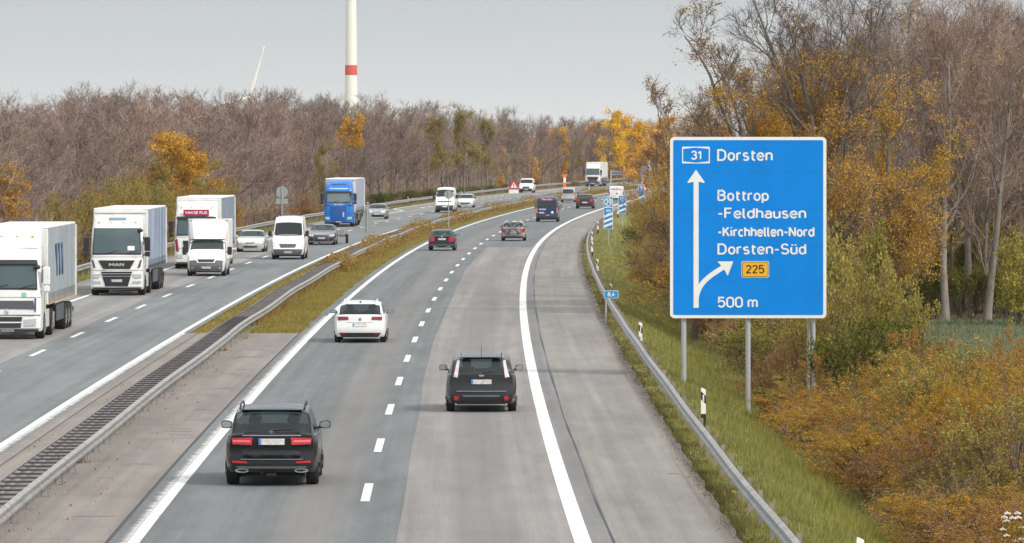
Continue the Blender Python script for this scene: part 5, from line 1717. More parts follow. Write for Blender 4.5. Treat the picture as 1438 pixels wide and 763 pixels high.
    mb = MB(); mb.box(-.5, .5, -16.0, -7, .75, 1.15); mb.build('trailer_chassis', UNDER, root)
    for s_ in (-1, 1):
        mb = MB(); mb.box(s_*(hw-.06)-.02, s_*(hw-.06)+.02, -11.1, -7.6, .45, 1.05); mb.build('side_guard', P.get('guard', GREYPL), root)
        mb = MB(); mb.box(s_*(hw-.35)-.25, s_*(hw-.35)+.25, -15.6, -15.5, .3, .9); mb.build('mud_flap', BLACK_PL, root)
    mb = MB(); mb.box(-1.2, 1.2, ty1-.02, ty1+.1, .55, .75); mb.build('underrun_bar', GREYPL, root)
    return root, fn, pt, hw
TGLASS = glass_mat('truck_windscreen', (0.06, 0.10, 0.11), 0.15)
def tarp_mat(name, col, streak, scale=(0.0, 1.3, 0.05)):
    if name in MATS: return MATS[name]
    m, nt, b = new_mat(name)
    tc = nt.nodes.new('ShaderNodeTexCoord').outputs['Object']
    n1 = noise(nt, 1.0, 5, scaled(nt, tc, scale), 0.65); n2 = noise(nt, 3.0, 4, tc)
    c = ramp(nt, n1, [(0.35, col), (0.62, streak)])
    c = mix_col(nt, 0.25, c, ramp(nt, n2, [(0.3, (.3,)*3), (.7, (.7,)*3)]), 'OVERLAY')
    nt.links.new(c, b.inputs['Base Color']); b.inputs['Roughness'].default_value = .5
    MATS[name] = m
    return m

CABW = paint('cab_white', (.80, .80, .79), .28)
def base_zs(top=3.95, w=1.22, lean=.40):
    return [(.30, w*.97, -.10, .22), (.42, w, .0, .24), (1.0, w, .02, .25), (1.75, w, -.02, .25), (2.0, w*.995, -.08, .26), (2.9, w*.97, -.30, .28), (3.25, w*.95, -.45, .32), (3.6, w*.93, -.70, .34), (top-.06, w*.90, -1.15, .36), (top, w*.84, -1.45, .36)]

# blue-tarp truck with black trapezoid grille
r, fn, pt, hw = truck(166.5, 268, 'white truck with black trapezoid grille and streaked blue curtain sides', dict(paint=CABW, zs=base_zs(3.72), ws=[(-1.08, 1.97), (1.08, 1.97), (1.02, 3.08), (-1.02, 3.08)],
    tarp=tarp_mat('blue_tarp', (.09, .14, .26), (.42, .48, .60), (0.0, 0.55, 0.06)), rim=DRIM))
pt('grille', [(-.62, 1.24), (.62, 1.24), (.84, 1.64), (-.84, 1.64)], BLACK_PL, .016)
mb = MB(); text_mb(mb, 'MAN', -.36, .36, 1.36, .17, 0, .10); mb.v = [(-a, fn(-a, c)+.022, c) for a, _, c in mb.v]; mb.f = [f[::-1] for f in mb.f]; mb.build('lettering', CHROME, r)
lg = pt('lower_grille', [(-.52, .44), (.52, .44), (.72, 1.12), (-.72, 1.12)], BLACK_PL, .016)
for z, w_ in ((.90, .66), (1.02, .70)):
    pt('grille_bar', rectc(-w_, w_, z-.014, z+.014), CHROME, .024, lg)
plate(fn, r, .70, .52, .12, rear=False, off=.03)
for c, nm in (([(.80, .82), (1.15, .84), (1.16, 1.0), (.74, 1.02)], 'headlight'), ([(.72, .58), (1.14, .60), (1.14, .70), (.76, .70)], 'fog_lamp')):
    for cc in (c, mirrored(c)):
        pt(nm, cc, HEADL, .016)
for c in ([(.98, 1.30), (1.08, 1.32), (1.16, 1.66), (1.10, 1.66)],):
    for cc in (c, mirrored(c)):
        pt('air_slot', cc, BLACK_PL, .014)
pt('name_board', rectc(-.40, .40, 3.50, 3.62), surf('board_blue', (.16, .28, .42), .5), .03)
mb = MB(); mb.box(-1.2, 1.2, -2.72, -2.66, 3.80, 3.90); mb.build('roof_strip', CABW, r)
pt('windscreen_label', rectc(-.82, -.50, 2.10, 2.30), SWHITE, .02)

# nearest white truck on the left
zs = base_zs(4.0)
zs = [(.30, 1.2, -.10, .22), (.42, 1.23, 0, .24), (.95, 1.23, .03, .25), (1.7, 1.23, -.02, .25), (1.95, 1.22, -.06, .26), (2.7, 1.20, -.24, .28), (2.95, 1.19, -.34, .3), (3.3, 1.17, -.62, .32), (3.85, 1.14, -1.05, .34), (4.02, 1.1, -1.25, .34)]
r, fn, pt, hw = truck(14, 208, 'white truck cut by the left edge, with a grey curtain trailer and tan side rail', dict(paint=CABW, zs=zs, gaps=(1.52, 3.28), ws=[(-1.04, 1.86), (1.04, 1.86), (1.0, 2.66), (-1.0, 2.66)],
    tarp=tarp_mat('grey_tarp', (.27, .31, .35), (.36, .40, .43), (0, .5, .1)), rail=surf('tan_rail', (.50, .40, .28), .6, 0, .15), mirror=CABW, skirt=CABW))
pt('sun_visor', [(-1.10, 2.70), (1.10, 2.70), (1.06, 2.86), (-1.06, 2.86)], BLACK_PL, .10)
pt('grille', [(-1.0, 1.10), (1.0, 1.10), (.95, 1.40), (-.95, 1.40)], GREYPL, .016)
mb = MB(); c = (0, fn(0, 1.0)+.03, 1.0)
for a in ((.09, .13, .01), (.05, .08, .02)):
    pass
mb.add([(0, c[1], c[2]+.13), (.085, c[1], c[2]), (0, c[1], c[2]-.13), (-.085, c[1], c[2]), (0, c[1]+.01, c[2]+.075), (.045, c[1]+.01, c[2]), (0, c[1]+.01, c[2]-.075), (-.045, c[1]+.01, c[2])],
       [(0, 1, 5, 4), (1, 2, 6, 5), (2, 3, 7, 6), (3, 0, 4, 7)])
mb.build('diamond_emblem', CHROME, r)
pt('bumper_line', rectc(-1.2, 1.2, .87, .895), BLACK_PL, .012)
lg = pt('lower_grille', [(-.50, .42), (.50, .42), (.56, .82), (-.56, .82)], PLASTIC, .016)
pt('grille_bar', rectc(-.54, .54, .60, .645), SWHITE, .024, lg)
for cc in ([(.62, .48), (1.04, .52), (1.06, .76), (.62, .72)],):
    for q in (cc, mirrored(cc)):
        pt('headlight', q, HEADL, .016)
for q in ([(1.00, 1.02), (1.05, 1.02), (1.05, 1.50), (1.01, 1.50)],):
    for cc in (q, mirrored(q)):
        pt('corner_trim', cc, surf('navy_trim', (.04, .06, .20), .4), .016)
plate(fn, r, .34, .52, .11, rear=False, off=.03)
mb = MB(); n = 20
cx, cz = -.62, 1.62
mb.loft([[(cx+.09*math.cos(2*PI*k/n), fn(cx, cz)+yy, cz+.09*math.sin(2*PI*k/n)) for k in range(n)] for yy in (0, .014)]); mb.build('round_sticker', surf('sticker_green', (.25, .60, .55), .5), r)
mb = MB()
for k in range(3):
    y = -6.3-k*1.35
    mb.add([(-hw-.045, y, 3.35), (-hw-.045, y-.62, 3.35), (-hw-.045, y-.95, 2.15), (-hw-.045, y-.50, 2.15)], [(0, 1, 2, 3)])
mb.build('logo_stroke', surf('logo_blue', (.10, .17, .32), .5), r)
mb = MB(); mb.v = []
text_mb(mb, 'VAN', -.9, .9, 3.55, .0001, 0)

# truck with the red board
r, fn, pt, hw = truck(277, 325, 'white truck with a red name board above its windscreen, half hidden by the box van', dict(paint=CABW, zs=base_zs(3.78), ws=[(-1.05, 1.95), (1.05, 1.95), (1.0, 2.80), (-1.0, 2.80)],
    tarp=tarp_mat('slate_tarp', (.17, .22, .31), (.22, .27, .36), (0, .4, .1)), rim=RIM))
mb = MB(); mb.box(-.72, .72, fn(0, 3.0)+.02, fn(0, 3.0)+.12, 2.98, 3.34, .02); bd = mb.build('name_board', surf('board_red', (.40, .03, .085), .4), r, angle=40)
mb = MB(); text_mb(mb, 'VAN DE RIJS', -.62, .62, 3.09, .16, 0, .05); mb.v = [(-a, fn(0, 3.0)+.125, c) for a, _, c in mb.v]; mb.f = [f[::-1] for f in mb.f]; mb.build('lettering', SWHITE, bd)
pt('sun_visor', [(-1.12, 2.82), (1.12, 2.82), (1.08, 2.95), (-1.08, 2.95)], BLACK_PL, .10)
for q in ([(.95, 1.0), (1.12, 1.02), (1.18, 1.62), (1.05, 1.72)],):
    for cc in (q, mirrored(q)):
        pt('swoosh', cc, surf('dark_red_trim', (.22, .03, .05), .4), .013)
pt('grille', [(-.66, .95), (.66, .95), (.74, 1.60), (-.74, 1.60)], BLACK_PL, .016)
for q in ([(.74, .62), (1.12, .64), (1.12, .82), (.76, .84)],):
    for cc in (q, mirrored(q)):
        pt('headlight', cc, HEADL, .016)
plate(fn, r, .50, .52, .11, rear=False, off=.03)

# blue truck
CABB = paint('cab_blue', (.006, .17, .58), .25, .1)
r, fn, pt, hw = truck(476, 490.5, 'bright blue truck with a grey trailer coming towards us beyond the dark estate car', dict(paint=CABB, zs=base_zs(3.95), ws=[(-1.0, 2.10), (1.0, 2.10), (.96, 2.86), (-.96, 2.86)],
    tarp=tarp_mat('lilac_tarp', (.30, .32, .42), (.36, .38, .47), (0, .6, .1)), tz=(1.18, 4.1), rim=RIM, glass=glass_mat('truck_windscreen_pale', (.16, .22, .22), .2)))
pt('sun_visor', [(-1.12, 2.90), (1.12, 2.90), (1.08, 3.04), (-1.08, 3.04)], BLACK_PL, .10)
pt('light_bar', rectc(-.80, .80, 3.20, 3.28), surf('light_bar_pale', (.55, .70, .80), .3), .03)
pt('air_intake', rectc(-.60, .60, 3.58, 3.66), surf('deep_blue', (.01, .07, .28), .4), .02)
lg = pt('grille', [(-.58, .52), (.58, .52), (.68, 1.78), (-.68, 1.78)], surf('deep_blue', (.01, .07, .28), .4), .016)
for k in range(6):
    z = .66+k*.20
    pt('grille_bar', rectc(-.60, .60, z, z+.07), CABB, .03, lg)
mb = MB(); text_mb(mb, 'SCANIA', -.42, .42, 1.84, .13, 0, .08); mb.v = [(-a, fn(-a, c)+.022, c) for a, _, c in mb.v]; mb.f = [f[::-1] for f in mb.f]; mb.build('lettering', CHROME, r)
for q, m_, nm in (([(.74, .62), (1.12, .64), (1.14, .86), (.76, .84)], HEADL, 'headlight'), ([(.80, 1.78), (1.12, 1.80), (1.14, 1.90), (.82, 1.88)], BLACK_PL, 'air_slot')):
    for cc in (q, mirrored(q)):
        pt(nm, cc, m_, .018)
plate(fn, r, .42, .52, .12, rear=False, off=.03)
pt('sticker', rectc(-.48, -.36, .85, 1.25), PLATEW, .04)
mb = MB(); mb.box(-1.27, 1.27, -2.85, -2.60, 3.96, 4.1, .03); mb.build('roof_edge', SWHITE, r, angle=40)

# far white truck
r, fn, pt, hw = truck(832, 961, 'white truck far off in the bend with a dark lower front', dict(paint=CABW, zs=base_zs(3.75), ws=[(-1.05, 2.0), (1.05, 2.0), (1.0, 2.95), (-1.0, 2.95)],
    tarp=tarp_mat('pale_tarp', (.56, .56, .55), (.64, .64, .63), (0, .6, .1)), rim=RIM))
pt('grille', [(-.72, .95), (.72, .95), (.98, 1.62), (-.98, 1.62)], PLASTIC, .016)
pt('bumper', [(-1.18, .34), (1.18, .34), (1.20, .92), (-1.20, .92)], GREYPL, .012)
for q in ([(.84, .78), (1.14, .80), (1.16, 1.02), (.88, 1.04)],):
    for cc in (q, mirrored(q)):
        pt('headlight', cc, HEADL, .02)
plate(fn, r, .52, .52, .12, rear=False, off=.03)
# ------------------------------------------------------------------ trees and shrubs
def bark_mat(name, c0, c1):
    if name in MATS: return MATS[name]
    m, nt, b = new_mat(name)
    tc = nt.nodes.new('ShaderNodeTexCoord').outputs['Object']
    n1 = noise(nt, 1.0, 5, scaled(nt, tc, (5, 5, 1.2)), .7)
    c = ramp(nt, n1, [(.3, c0), (.7, c1)])
    oi = nt.nodes.new('ShaderNodeObjectInfo')
    c = mix_col(nt, .45, c, ramp(nt, oi.outputs['Random'], [(0, (.34,)*3), (1, (.68,)*3)]), 'OVERLAY')
    nt.links.new(c, b.inputs['Base Color']); b.inputs['Roughness'].default_value = .9; b.inputs['Specular IOR Level'].default_value = .15
    bp = nt.nodes.new('ShaderNodeBump'); bp.inputs['Strength'].default_value = .5; bp.inputs['Distance'].default_value = .03
    nt.links.new(n1, bp.inputs['Height']); nt.links.new(bp.outputs[0], b.inputs['Normal'])
    MATS[name] = m
    return m
def leaf_mat(name, cols=None, trans=.25, objvar=.5):
    """leaves or twigs: every leaf its own tone"""
    if name in MATS: return MATS[name]
    m, nt, b = new_mat(name)
    g = nt.nodes.new('ShaderNodeNewGeometry')
    tc = nt.nodes.new('ShaderNodeTexCoord').outputs['Object']
    n = len(cols)
    c = ramp(nt, g.outputs['Random Per Island'], [((k+.5)/n, q) for k, q in enumerate(cols)])
    cl = noise(nt, .55, 4, tc, .65)
    c = mix_col(nt, .55, c, ramp(nt, cl, [(.32, (.26,)*3), (.68, (.74,)*3)]), 'OVERLAY')
    oi = nt.nodes.new('ShaderNodeObjectInfo')
    c = mix_col(nt, objvar, c, ramp(nt, oi.outputs['Random'], [(0, (.34, .36, .40)), (.35, (.52, .46, .44)), (.65, (.48, .5, .44)), (1, (.70, .62, .56))]), 'OVERLAY')
    nt.links.new(c, b.inputs['Base Color']); b.inputs['Roughness'].default_value = .7; b.inputs['Specular IOR Level'].default_value = .12
    if trans:
        t = nt.nodes.new('ShaderNodeBsdfTranslucent'); nt.links.new(c, t.inputs['Color'])
        mx = nt.nodes.new('ShaderNodeMixShader'); mx.inputs[0].default_value = trans
        nt.links.new(b.outputs[0], mx.inputs[1]); nt.links.new(t.outputs[0], mx.inputs[2])
        nt.links.new(mx.outputs[0], nt.nodes['Material Output'].inputs['Surface'])
    MATS[name] = m
    return m

BARK = bark_mat('bark_grey_brown', (.11, .09, .08), (.26, .22, .19))
BARK_PALE = bark_mat('bark_pale', (.16, .135, .12), (.34, .30, .275))
BARK_DARK = bark_mat('bark_dark', (.07, .055, .045), (.16, .13, .11))
TWIG = leaf_mat('bare_twigs', [(.185, .138, .122), (.262, .20, .18), (.35, .275, .25)], 0, .8)
TWIG_D = leaf_mat('dark_twigs', [(.10, .075, .065), (.17, .13, .115), (.24, .19, .17)], 0)
TWIG_P = leaf_mat('pale_twigs', [(.30, .22, .16), (.42, .32, .24), (.50, .41, .32)], 0)
L_ORANGE = leaf_mat('orange_leaves', [(.46, .23, .028), (.61, .34, .045), (.70, .44, .075), (.49, .30, .045)])
L_YELLOW = leaf_mat('yellow_leaves', [(.70, .42, .025), (.82, .54, .04), (.64, .42, .04), (.76, .44, .03)])
L_PEACH = leaf_mat('peach_leaves', [(.68, .36, .07), (.78, .48, .11), (.64, .42, .12)])
L_OLIVE = leaf_mat('olive_leaves', [(.24, .20, .05), (.33, .27, .065), (.41, .32, .09), (.28, .25, .07)])
L_RUST = leaf_mat('rust_leaves', [(.33, .15, .05), (.42, .20, .055), (.31, .20, .06), (.44, .26, .085)])
L_BROWN = leaf_mat('brown_leaves', [(.21, .14, .05), (.31, .20, .06), (.38, .26, .08), (.27, .19, .06)])
L_GREEN = leaf_mat('green_leaves', [(.06, .075, .012), (.12, .125, .018), (.19, .18, .025), (.10, .12, .02)])
L_YGREEN = leaf_mat('yellow_green_leaves', [(.27, .24, .055), (.38, .32, .07), (.47, .38, .10)])
L_AMBUD = leaf_mat('amber_buds', [(.22, .13, .03), (.40, .22, .04), (.50, .29, .05), (.26, .18, .06)])
L_BUD = leaf_mat('dry_buds', [(.13, .085, .03), (.24, .16, .04), (.30, .17, .03)])

def rnd_perp(r, d):
    v = r.normal(size=3); v -= d*v.dot(d)
    return v/max(1e-6, np.linalg.norm(v))

def grow(r, p, d, L, rad, nseg, wob, up, tip=.35):
    pts = [p]; d = d/np.linalg.norm(d)
    for k in range(nseg):
        d = d + r.normal(size=3)*wob; d[2] += up
        d /= np.linalg.norm(d)
        pts.append(pts[-1]+d*(L/nseg))
    pts = np.array(pts)
    rr = rad*np.linspace(1, tip, nseg+1)
    return pts, rr

class TreeGen:
    def __init__(s, seed):
        s.r = np.random.default_rng(seed)
        s.tv, s.tq, s.nt = [], [], 0        # trunk and limbs
        s.cv, s.cq, s.nc = [], [], 0        # twigs
        s.lv, s.lq, s.nl = [], [], 0        # leaves
        s.tips = []
    def tube(s, pts, rr, n, crown=False):
        k = len(pts)
        rings = []
        a = None
        for i in range(k):
            d = pts[min(i+1, k-1)]-pts[max(i-1, 0)]; d = d/max(1e-9, np.linalg.norm(d))
            if a is None: a = rnd_perp(s.r, d)
            else:
                a = a-d*a.dot(d); a /= max(1e-9, np.linalg.norm(a))
            b = np.cross(d, a)
            th = np.arange(n)*2*PI/n
            rings.append(pts[i]+rr[i]*(np.cos(th)[:, None]*a+np.sin(th)[:, None]*b))
        V = np.concatenate(rings)
        idx = np.arange(k*n).reshape(k, n)
        nx = np.roll(idx, -1, 1)
        Q = np.stack([idx[:-1], nx[:-1], nx[1:], idx[1:]], -1).reshape(-1, 4)
        if crown:
            s.cv.append(V); s.cq.append(Q+s.nc); s.nc += len(V)
        else:
            s.tv.append(V); s.tq.append(Q+s.nt); s.nt += len(V)
    def ribbon(s, pts, w):
        k = len(pts)
        d = pts[-1]-pts[0]; d /= max(1e-9, np.linalg.norm(d))
        a = rnd_perp(s.r, d)
        ww = (w*np.linspace(1, .35, k))[:, None]
        V = np.concatenate([pts-a*ww/2, pts+a*ww/2])
        i = np.arange(k-1)
        Q = np.stack([i, i+1, k+i+1, k+i], -1)
        s.cv.append(V); s.cq.append(Q+s.nc); s.nc += len(V)
    def leaves(s, P, size, flat=.0):
        n = len(P)
        if n == 0: return
        r = s.r
        u = r.normal(size=(n, 3)); u /= np.linalg.norm(u, axis=1)[:, None]
        v = r.normal(size=(n, 3)); v[:, 2] *= (1-flat); v -= u*(u*v).sum(1)[:, None]; v /= np.linalg.norm(v, axis=1)[:, None]
        sz_ = size*r.uniform(.6, 1.35, n)[:, None]
        V = np.stack([P-u*sz_*.5, P+v*sz_*.36, P+u*sz_*.5, P-v*sz_*.36], 1).reshape(-1, 3)
        Q = np.arange(4*n).reshape(-1, 4)
        s.lv.append(V); s.lq.append(Q+s.nl); s.nl += len(V)
    def meshes(s, name, bark, twig, leaf):
        tr = np_mesh(name+'_trunk', np.concatenate(s.tv), None, np.concatenate(s.tq))
        tr.polygons.foreach_set('use_smooth', np.ones(len(tr.polygons), dtype=bool))
        tr.materials.append(bark)
        cv = s.cv+s.lv
        cq = s.cq+[q+s.nc for q in s.lq]
        cr = np_mesh(name+'_crown', np.concatenate(cv), None, np.concatenate(cq))
        cr.materials.append(twig)
        if s.lv:
            cr.materials.append(leaf)
            nq = sum(len(q) for q in s.cq)
            mi = np.zeros(len(cr.polygons), dtype=np.int32); mi[nq:] = 1
            cr.polygons.foreach_set('material_index', mi)
        return tr, cr

def make_tree(seed, H, spread=.30, rt=.16, n=(11, 6, 6, 5), start=.28, up0=.0, ang=(.55, .95), tw=.018, leaf=None, leafn=0, leafz=(0, 1), leafs=.10, forks=0, lean=(0, 0), lup=.10, jit=.12, bark=BARK, twig=TWIG, name='tree', leafprob=1.0, full=.75):
    g = TreeGen(seed); r = g.r
    top = H*(.86 if not forks else .42)
    d0 = np.array([lean[0], lean[1], 1.0])
    tp, trr = grow(r, np.array([0, 0, -.4]), d0, top+.4, rt, 9, .035, .01, .30 if not forks else .75)
    trr = trr.copy(); trr[0] *= 1.45; trr[1] *= 1.05
    g.tube(tp, trr, 9)
    leaders = [(tp, trr)]
    if forks:
        leaders = []
        for k in range(forks):
            az = 2*PI*(k+r.uniform(-.25, .25))/forks
            d = np.array([math.cos(az)*r.uniform(.22, .55), math.sin(az)*r.uniform(.22, .55), 1.0])
            p, q = grow(r, tp[-1]-np.array([0, 0, .15]), d, H*r.uniform(.46, .60), trr[-1]*r.uniform(.55, .75), 8, .07, .05, .18)
            g.tube(p, q, 6); leaders.append((p, q))
        for k in range(4):   # low limbs off the trunk
            i = r.integers(4, 9); az = r.uniform(0, 2*PI)
            p, q = grow(r, tp[i], np.array([math.cos(az), math.sin(az), .35]), H*r.uniform(.2, .3), trr[i]*.35, 6, .14, .03, .2)
            g.tube(p, q, 5); leaders.append((p, q))
    LP = []
    for lp, lr in leaders:
        n0 = max(3, int(n[0]/(1 if not forks else 1.9)))
        for k in range(n0):
            f = (start if not forks else .12)+(1-(start if not forks else .12))*(k+r.uniform(0, .9))/n0
            f = min(f, .995)
            i = f*(len(lp)-1); i0 = int(i); p = lp[i0]+(lp[min(i0+1, len(lp)-1)]-lp[i0])*(i-i0)
            dl = lp[min(i0+1, len(lp)-1)]-lp[i0]; dl = dl/max(1e-6, np.linalg.norm(dl))
            rad = lr[i0]*.5
            az = r.uniform(0, 2*PI); a = r.uniform(*ang)
            side = rnd_perp(r, dl)
            d = dl*math.cos(a)+side*math.sin(a)
            L1 = H*spread*r.uniform(.65, 1.15)*(1.15-full*f if not forks else .75-.3*f)
            p1, r1 = grow(r, p, d, L1, max(rad, .018), 6, jit, lup, .22)
            g.tube(p1, r1, 5)
            for j in range(n[1]):
                f1 = .25+.75*(j+r.uniform(0, .9))/n[1]
                i = min(f1, .99)*6; i0 = int(i); q = p1[i0]+(p1[i0+1]-p1[i0])*(i-i0)
                dd = p1[i0+1]-p1[i0]; dd /= np.linalg.norm(dd)
                a = r.uniform(.45, .95); d2 = dd*math.cos(a)+rnd_perp(r, dd)*math.sin(a)
                L2 = L1*r.uniform(.35, .6)*(1.1-.45*f1)
                p2, r2 = grow(r, q, d2, L2, max(.009, r1[i0]*.5), 4, jit*1.2, lup*.9, .3)
                g.tube(p2, r2, 3, True)
                for m_ in range(n[2]):
                    f2 = .2+.8*(m_+r.uniform(0, .9))/n[2]
                    i = min(f2, .99)*4; i0 = int(i); q3 = p2[i0]+(p2[i0+1]-p2[i0])*(i-i0)
                    dd = p2[i0+1]-p2[i0]; dd /= np.linalg.norm(dd)
                    a = r.uniform(.4, .9); d3 = dd*math.cos(a)+rnd_perp(r, dd)*math.sin(a)
                    L3 = L2*r.uniform(.4, .75)
                    p3, r3 = grow(r, q3, d3, L3, tw/2, 2, jit*1.3, lup, .4)
                    g.ribbon(p3, tw)
                    LP.append(p3[1]); LP.append(p3[2])
                    for w_ in range(n[3]):
                        f3 = r.uniform(.15, 1)*2; i0 = min(1, int(f3)); q4 = p3[i0]+(p3[i0+1]-p3[i0])*(f3-i0)
                        dd = p3[i0+1]-p3[i0]; dd /= max(1e-6, np.linalg.norm(dd))
                        a = r.uniform(.35, .9); d4 = dd*math.cos(a)+rnd_perp(r, dd)*math.sin(a); d4[2] += .15
                        L4 = L3*r.uniform(.4, .8)
                        g.ribbon(np.array([q4, q4+d4*L4]), tw*.62)
                        LP.append(q4+d4*L4*r.uniform(.4, 1))
    if leafn:
        LP = np.array(LP)
        f = LP[:, 2]/H
        # clumped: some boughs keep their leaves
        ph = r.uniform(0, 6, 3)
        cl = np.sin(LP[:, 0]*1.9+ph[0])+np.sin(LP[:, 1]*1.9+ph[1])+np.sin(LP[:, 2]*1.7+ph[2])
        keep = (f > leafz[0]) & (f < leafz[1]) & (cl > (1-leafprob)*3-1.2)
        edge = np.clip(1-np.maximum(0, (f-leafz[1]+.14)/.14), .0, 1)
        keep &= r.uniform(size=len(LP)) < edge
        LP = LP[keep]
        if len(LP):
            base = LP[r.integers(0, len(LP), leafn)]
            g.leaves(base+r.normal(size=(leafn, 3))*leafs*1.1, leafs)
    return g.meshes(name, bark, twig, leaf)

def make_shrub(seed, H, R, stems=16, leaf=L_OLIVE, leafn=9000, leafs=.06, twig=TWIG_D, up=.05, tw=.014, n=(7, 6), ragged=.18, bark=BARK_DARK, lowbare=.12, spiky=0.0):
    g = TreeGen(seed); r = g.r
    LP = []
    for k in range(stems):
        az = r.uniform(0, 2*PI); t = math.sqrt(r.uniform(0, 1))
        base = np.array([math.cos(az), math.sin(az), 0])*R*.35*t
        out = t*R*.75/H
        d = np.array([math.cos(az)*out, math.sin(az)*out, 1.0])
        L1 = H*r.uniform(1-ragged*1.3, 1.0)*(1-.38*t*t)
        p1, r1 = grow(r, base+np.array([0, 0, -.15]), d, L1, .022+.006*H, 6, .10, up, .3)
        g.tube(p1, r1, 5)
        for j in range(n[0]):
            f = .12+.88*(j+r.uniform(0, .9))/n[0]
            i = min(f, .99)*6; i0 = int(i); q = p1[i0]+(p1[i0+1]-p1[i0])*(i-i0)
            dd = p1[i0+1]-p1[i0]; dd /= np.linalg.norm(dd)
            a = r.uniform(.4, 1.0); d2 = dd*math.cos(a)+rnd_perp(r, dd)*math.sin(a)
            L2 = H*r.uniform(.18, .36)*(1.15-.5*f)
            p2, r2 = grow(r, q, d2, L2, tw*.6, 3, .16, .08+spiky*.2, .4)
            g.ribbon(p2, tw)
            for w_ in range(n[1]):
                f2 = r.uniform(.1, 1)*3; i0 = min(2, int(f2)); q3 = p2[i0]+(p2[i0+1]-p2[i0])*(f2-i0)
                dd = p2[i0+1]-p2[i0]; dd /= max(1e-6, np.linalg.norm(dd))
                a = r.uniform(.3, .9); d3 = dd*math.cos(a)+rnd_perp(r, dd)*math.sin(a); d3[2] += .2+spiky
                L3 = L2*r.uniform(.35, .8)
                p3 = np.array([q3, q3+d3*L3])
                g.ribbon(p3, tw*.6)
                LP.append(q3+d3*L3*r.uniform(.2, 1)); LP.append(q3+d3*L3)
    LP = np.array(LP)
    LP = LP[LP[:, 2] > H*lowbare*r.uniform(.3, 1.6, len(LP))]
    ph = r.uniform(0, 6, 3)
    cl = np.sin(LP[:, 0]*2.6+ph[0])+np.sin(LP[:, 1]*2.6+ph[1])+np.sin(LP[:, 2]*2.9+ph[2])
    w = np.clip(cl+1.6, .1, None); w /= w.sum()
    base = LP[r.choice(len(LP), leafn, p=w)]
    g.leaves(base+r.normal(size=(leafn, 3))*leafs*1.0, leafs)
    return g.meshes('shrub', bark, twig, leaf)

def plant_thing(kind, meshes, loc, rz, sc, label, cat, group=None, parts=('trunk', 'crown')):
    t = empty(kind, loc, rz, label, cat, group)
    t.scale = sc if isinstance(sc, tuple) else (sc, sc, sc)
    for nm, me in zip(parts, meshes):
        o = bpy.data.objects.new(nm, me); link(o, t); reg(o, t)
    return t

tr_rng = np.random.default_rng(21)
U = tr_rng.uniform

# ---- the bare wood -------------------------------------------------
bare = [make_tree(100+k, 11.5, .36, .14, (15, 7, 6, 6), start=.12, ang=(.5, 1.05), tw=.030, lup=.12, twig=TWIG, leaf=L_BUD, leafn=0, full=.5) for k in range(4)]
bare += [make_tree(110+k, 11.5, .33, .12, (14, 7, 6, 6), start=.16, ang=(.4, .9), tw=.030, lup=.16, twig=TWIG_D if k == 1 else TWIG, bark=BARK_DARK if k == 2 else BARK, full=.5) for k in range(3)]
count = 0
WOODG = 'bare trees of the wood beyond the oncoming lanes'
wood_label = 'leafless brown tree standing in the bare wood beyond the oncoming lanes'
rows = [(-20.8, 9.5, 15.0), (-25.5, 12.0, 19.0), (-31.5, 15.0, 25.0), (-39, 19, 34), (-49, 27, 48), (-62, 38, 70)]
for o, s1, s2 in rows:
    d = 285.0+U(0, 6)
    while d < 1330:
        st = s1 if d < 750 else s2
        dd = d+U(-.35, .35)*st; oo = o+U(-1.6, 1.6)
        x = float(lane(dd))+oo
        px = 719+x*F_PX/dd
        if -45 < px < 985:
            hgt = (1.0+U(-.10, .10))*float(np.interp(dd, [280, 360, 480, 700, 900, 1300], [.77, .83, .88, .98, .95, 1.02]))
            if px > 740: hgt *= .92
            wd = hgt*U(1.05, 1.4)
            plant_thing('bare_tree', bare[int(U(0, len(bare)-.01))], (x, dd, float(gz(oo, dd))-.05), U(0, 6.28), (wd, wd, hgt), wood_label, 'tree', WOODG)
            count += 1
        d += st
print('bare wood trees', count)

# ---- coloured trees beyond the oncoming lanes ------------------------
def px_tree(kind, meshes, px, D, H0, ytop, label, wide=1.0, group=None, z0=0.0, cat='tree'):
    x = (px-719)*D/F_PX
    h = zpx(ytop, D)-z0
    s = h/H0
    return plant_thing(kind, meshes, (x, D, z0), U(0, 6.28), (s*wide, s*wide, s), label, cat, group)
org = make_tree(201, 9, .40, .13, (15, 7, 6, 4), start=.08, tw=.02, leaf=L_ORANGE, leafn=22000, leafs=.13, leafprob=.95, twig=TWIG, full=.5, ang=(.6, 1.1))
org2 = make_tree(202, 9, .38, .12, (14, 7, 6, 4), start=.08, tw=.02, leaf=L_OLIVE, leafn=12000, leafs=.13, leafprob=.9, twig=TWIG, full=.5, ang=(.6, 1.1))
orgtop = make_tree(207, 9, .34, .10, (14, 6, 6, 5), start=.2, tw=.024, leaf=L_ORANGE, leafn=5000, leafs=.16, leafz=(.72, 1.2), twig=TWIG, full=.5)
yel = make_tree(203, 10, .36, .14, (15, 7, 6, 3), start=.10, tw=.03, leaf=L_YELLOW, leafn=18000, leafs=.25, leafprob=1.0, twig=TWIG_P, full=.55)
yel2 = make_tree(204, 13, .27, .14, (15, 6, 6, 3), start=.12, tw=.03, leaf=L_YELLOW, leafn=9000, leafs=.26, leafprob=.7, twig=TWIG_P, bark=BARK_PALE)
pea = make_tree(205, 11, .32, .14, (14, 6, 6, 3), start=.08, tw=.03, leaf=L_PEACH, leafn=13000, leafs=.26, leafprob=.85, twig=TWIG_P)
olt = make_tree(206, 10, .25, .13, (13, 6, 6, 4), start=.2, tw=.026, leaf=L_OLIVE, leafn=5500, leafs=.15, leafprob=1.0, twig=TWIG, full=.5)
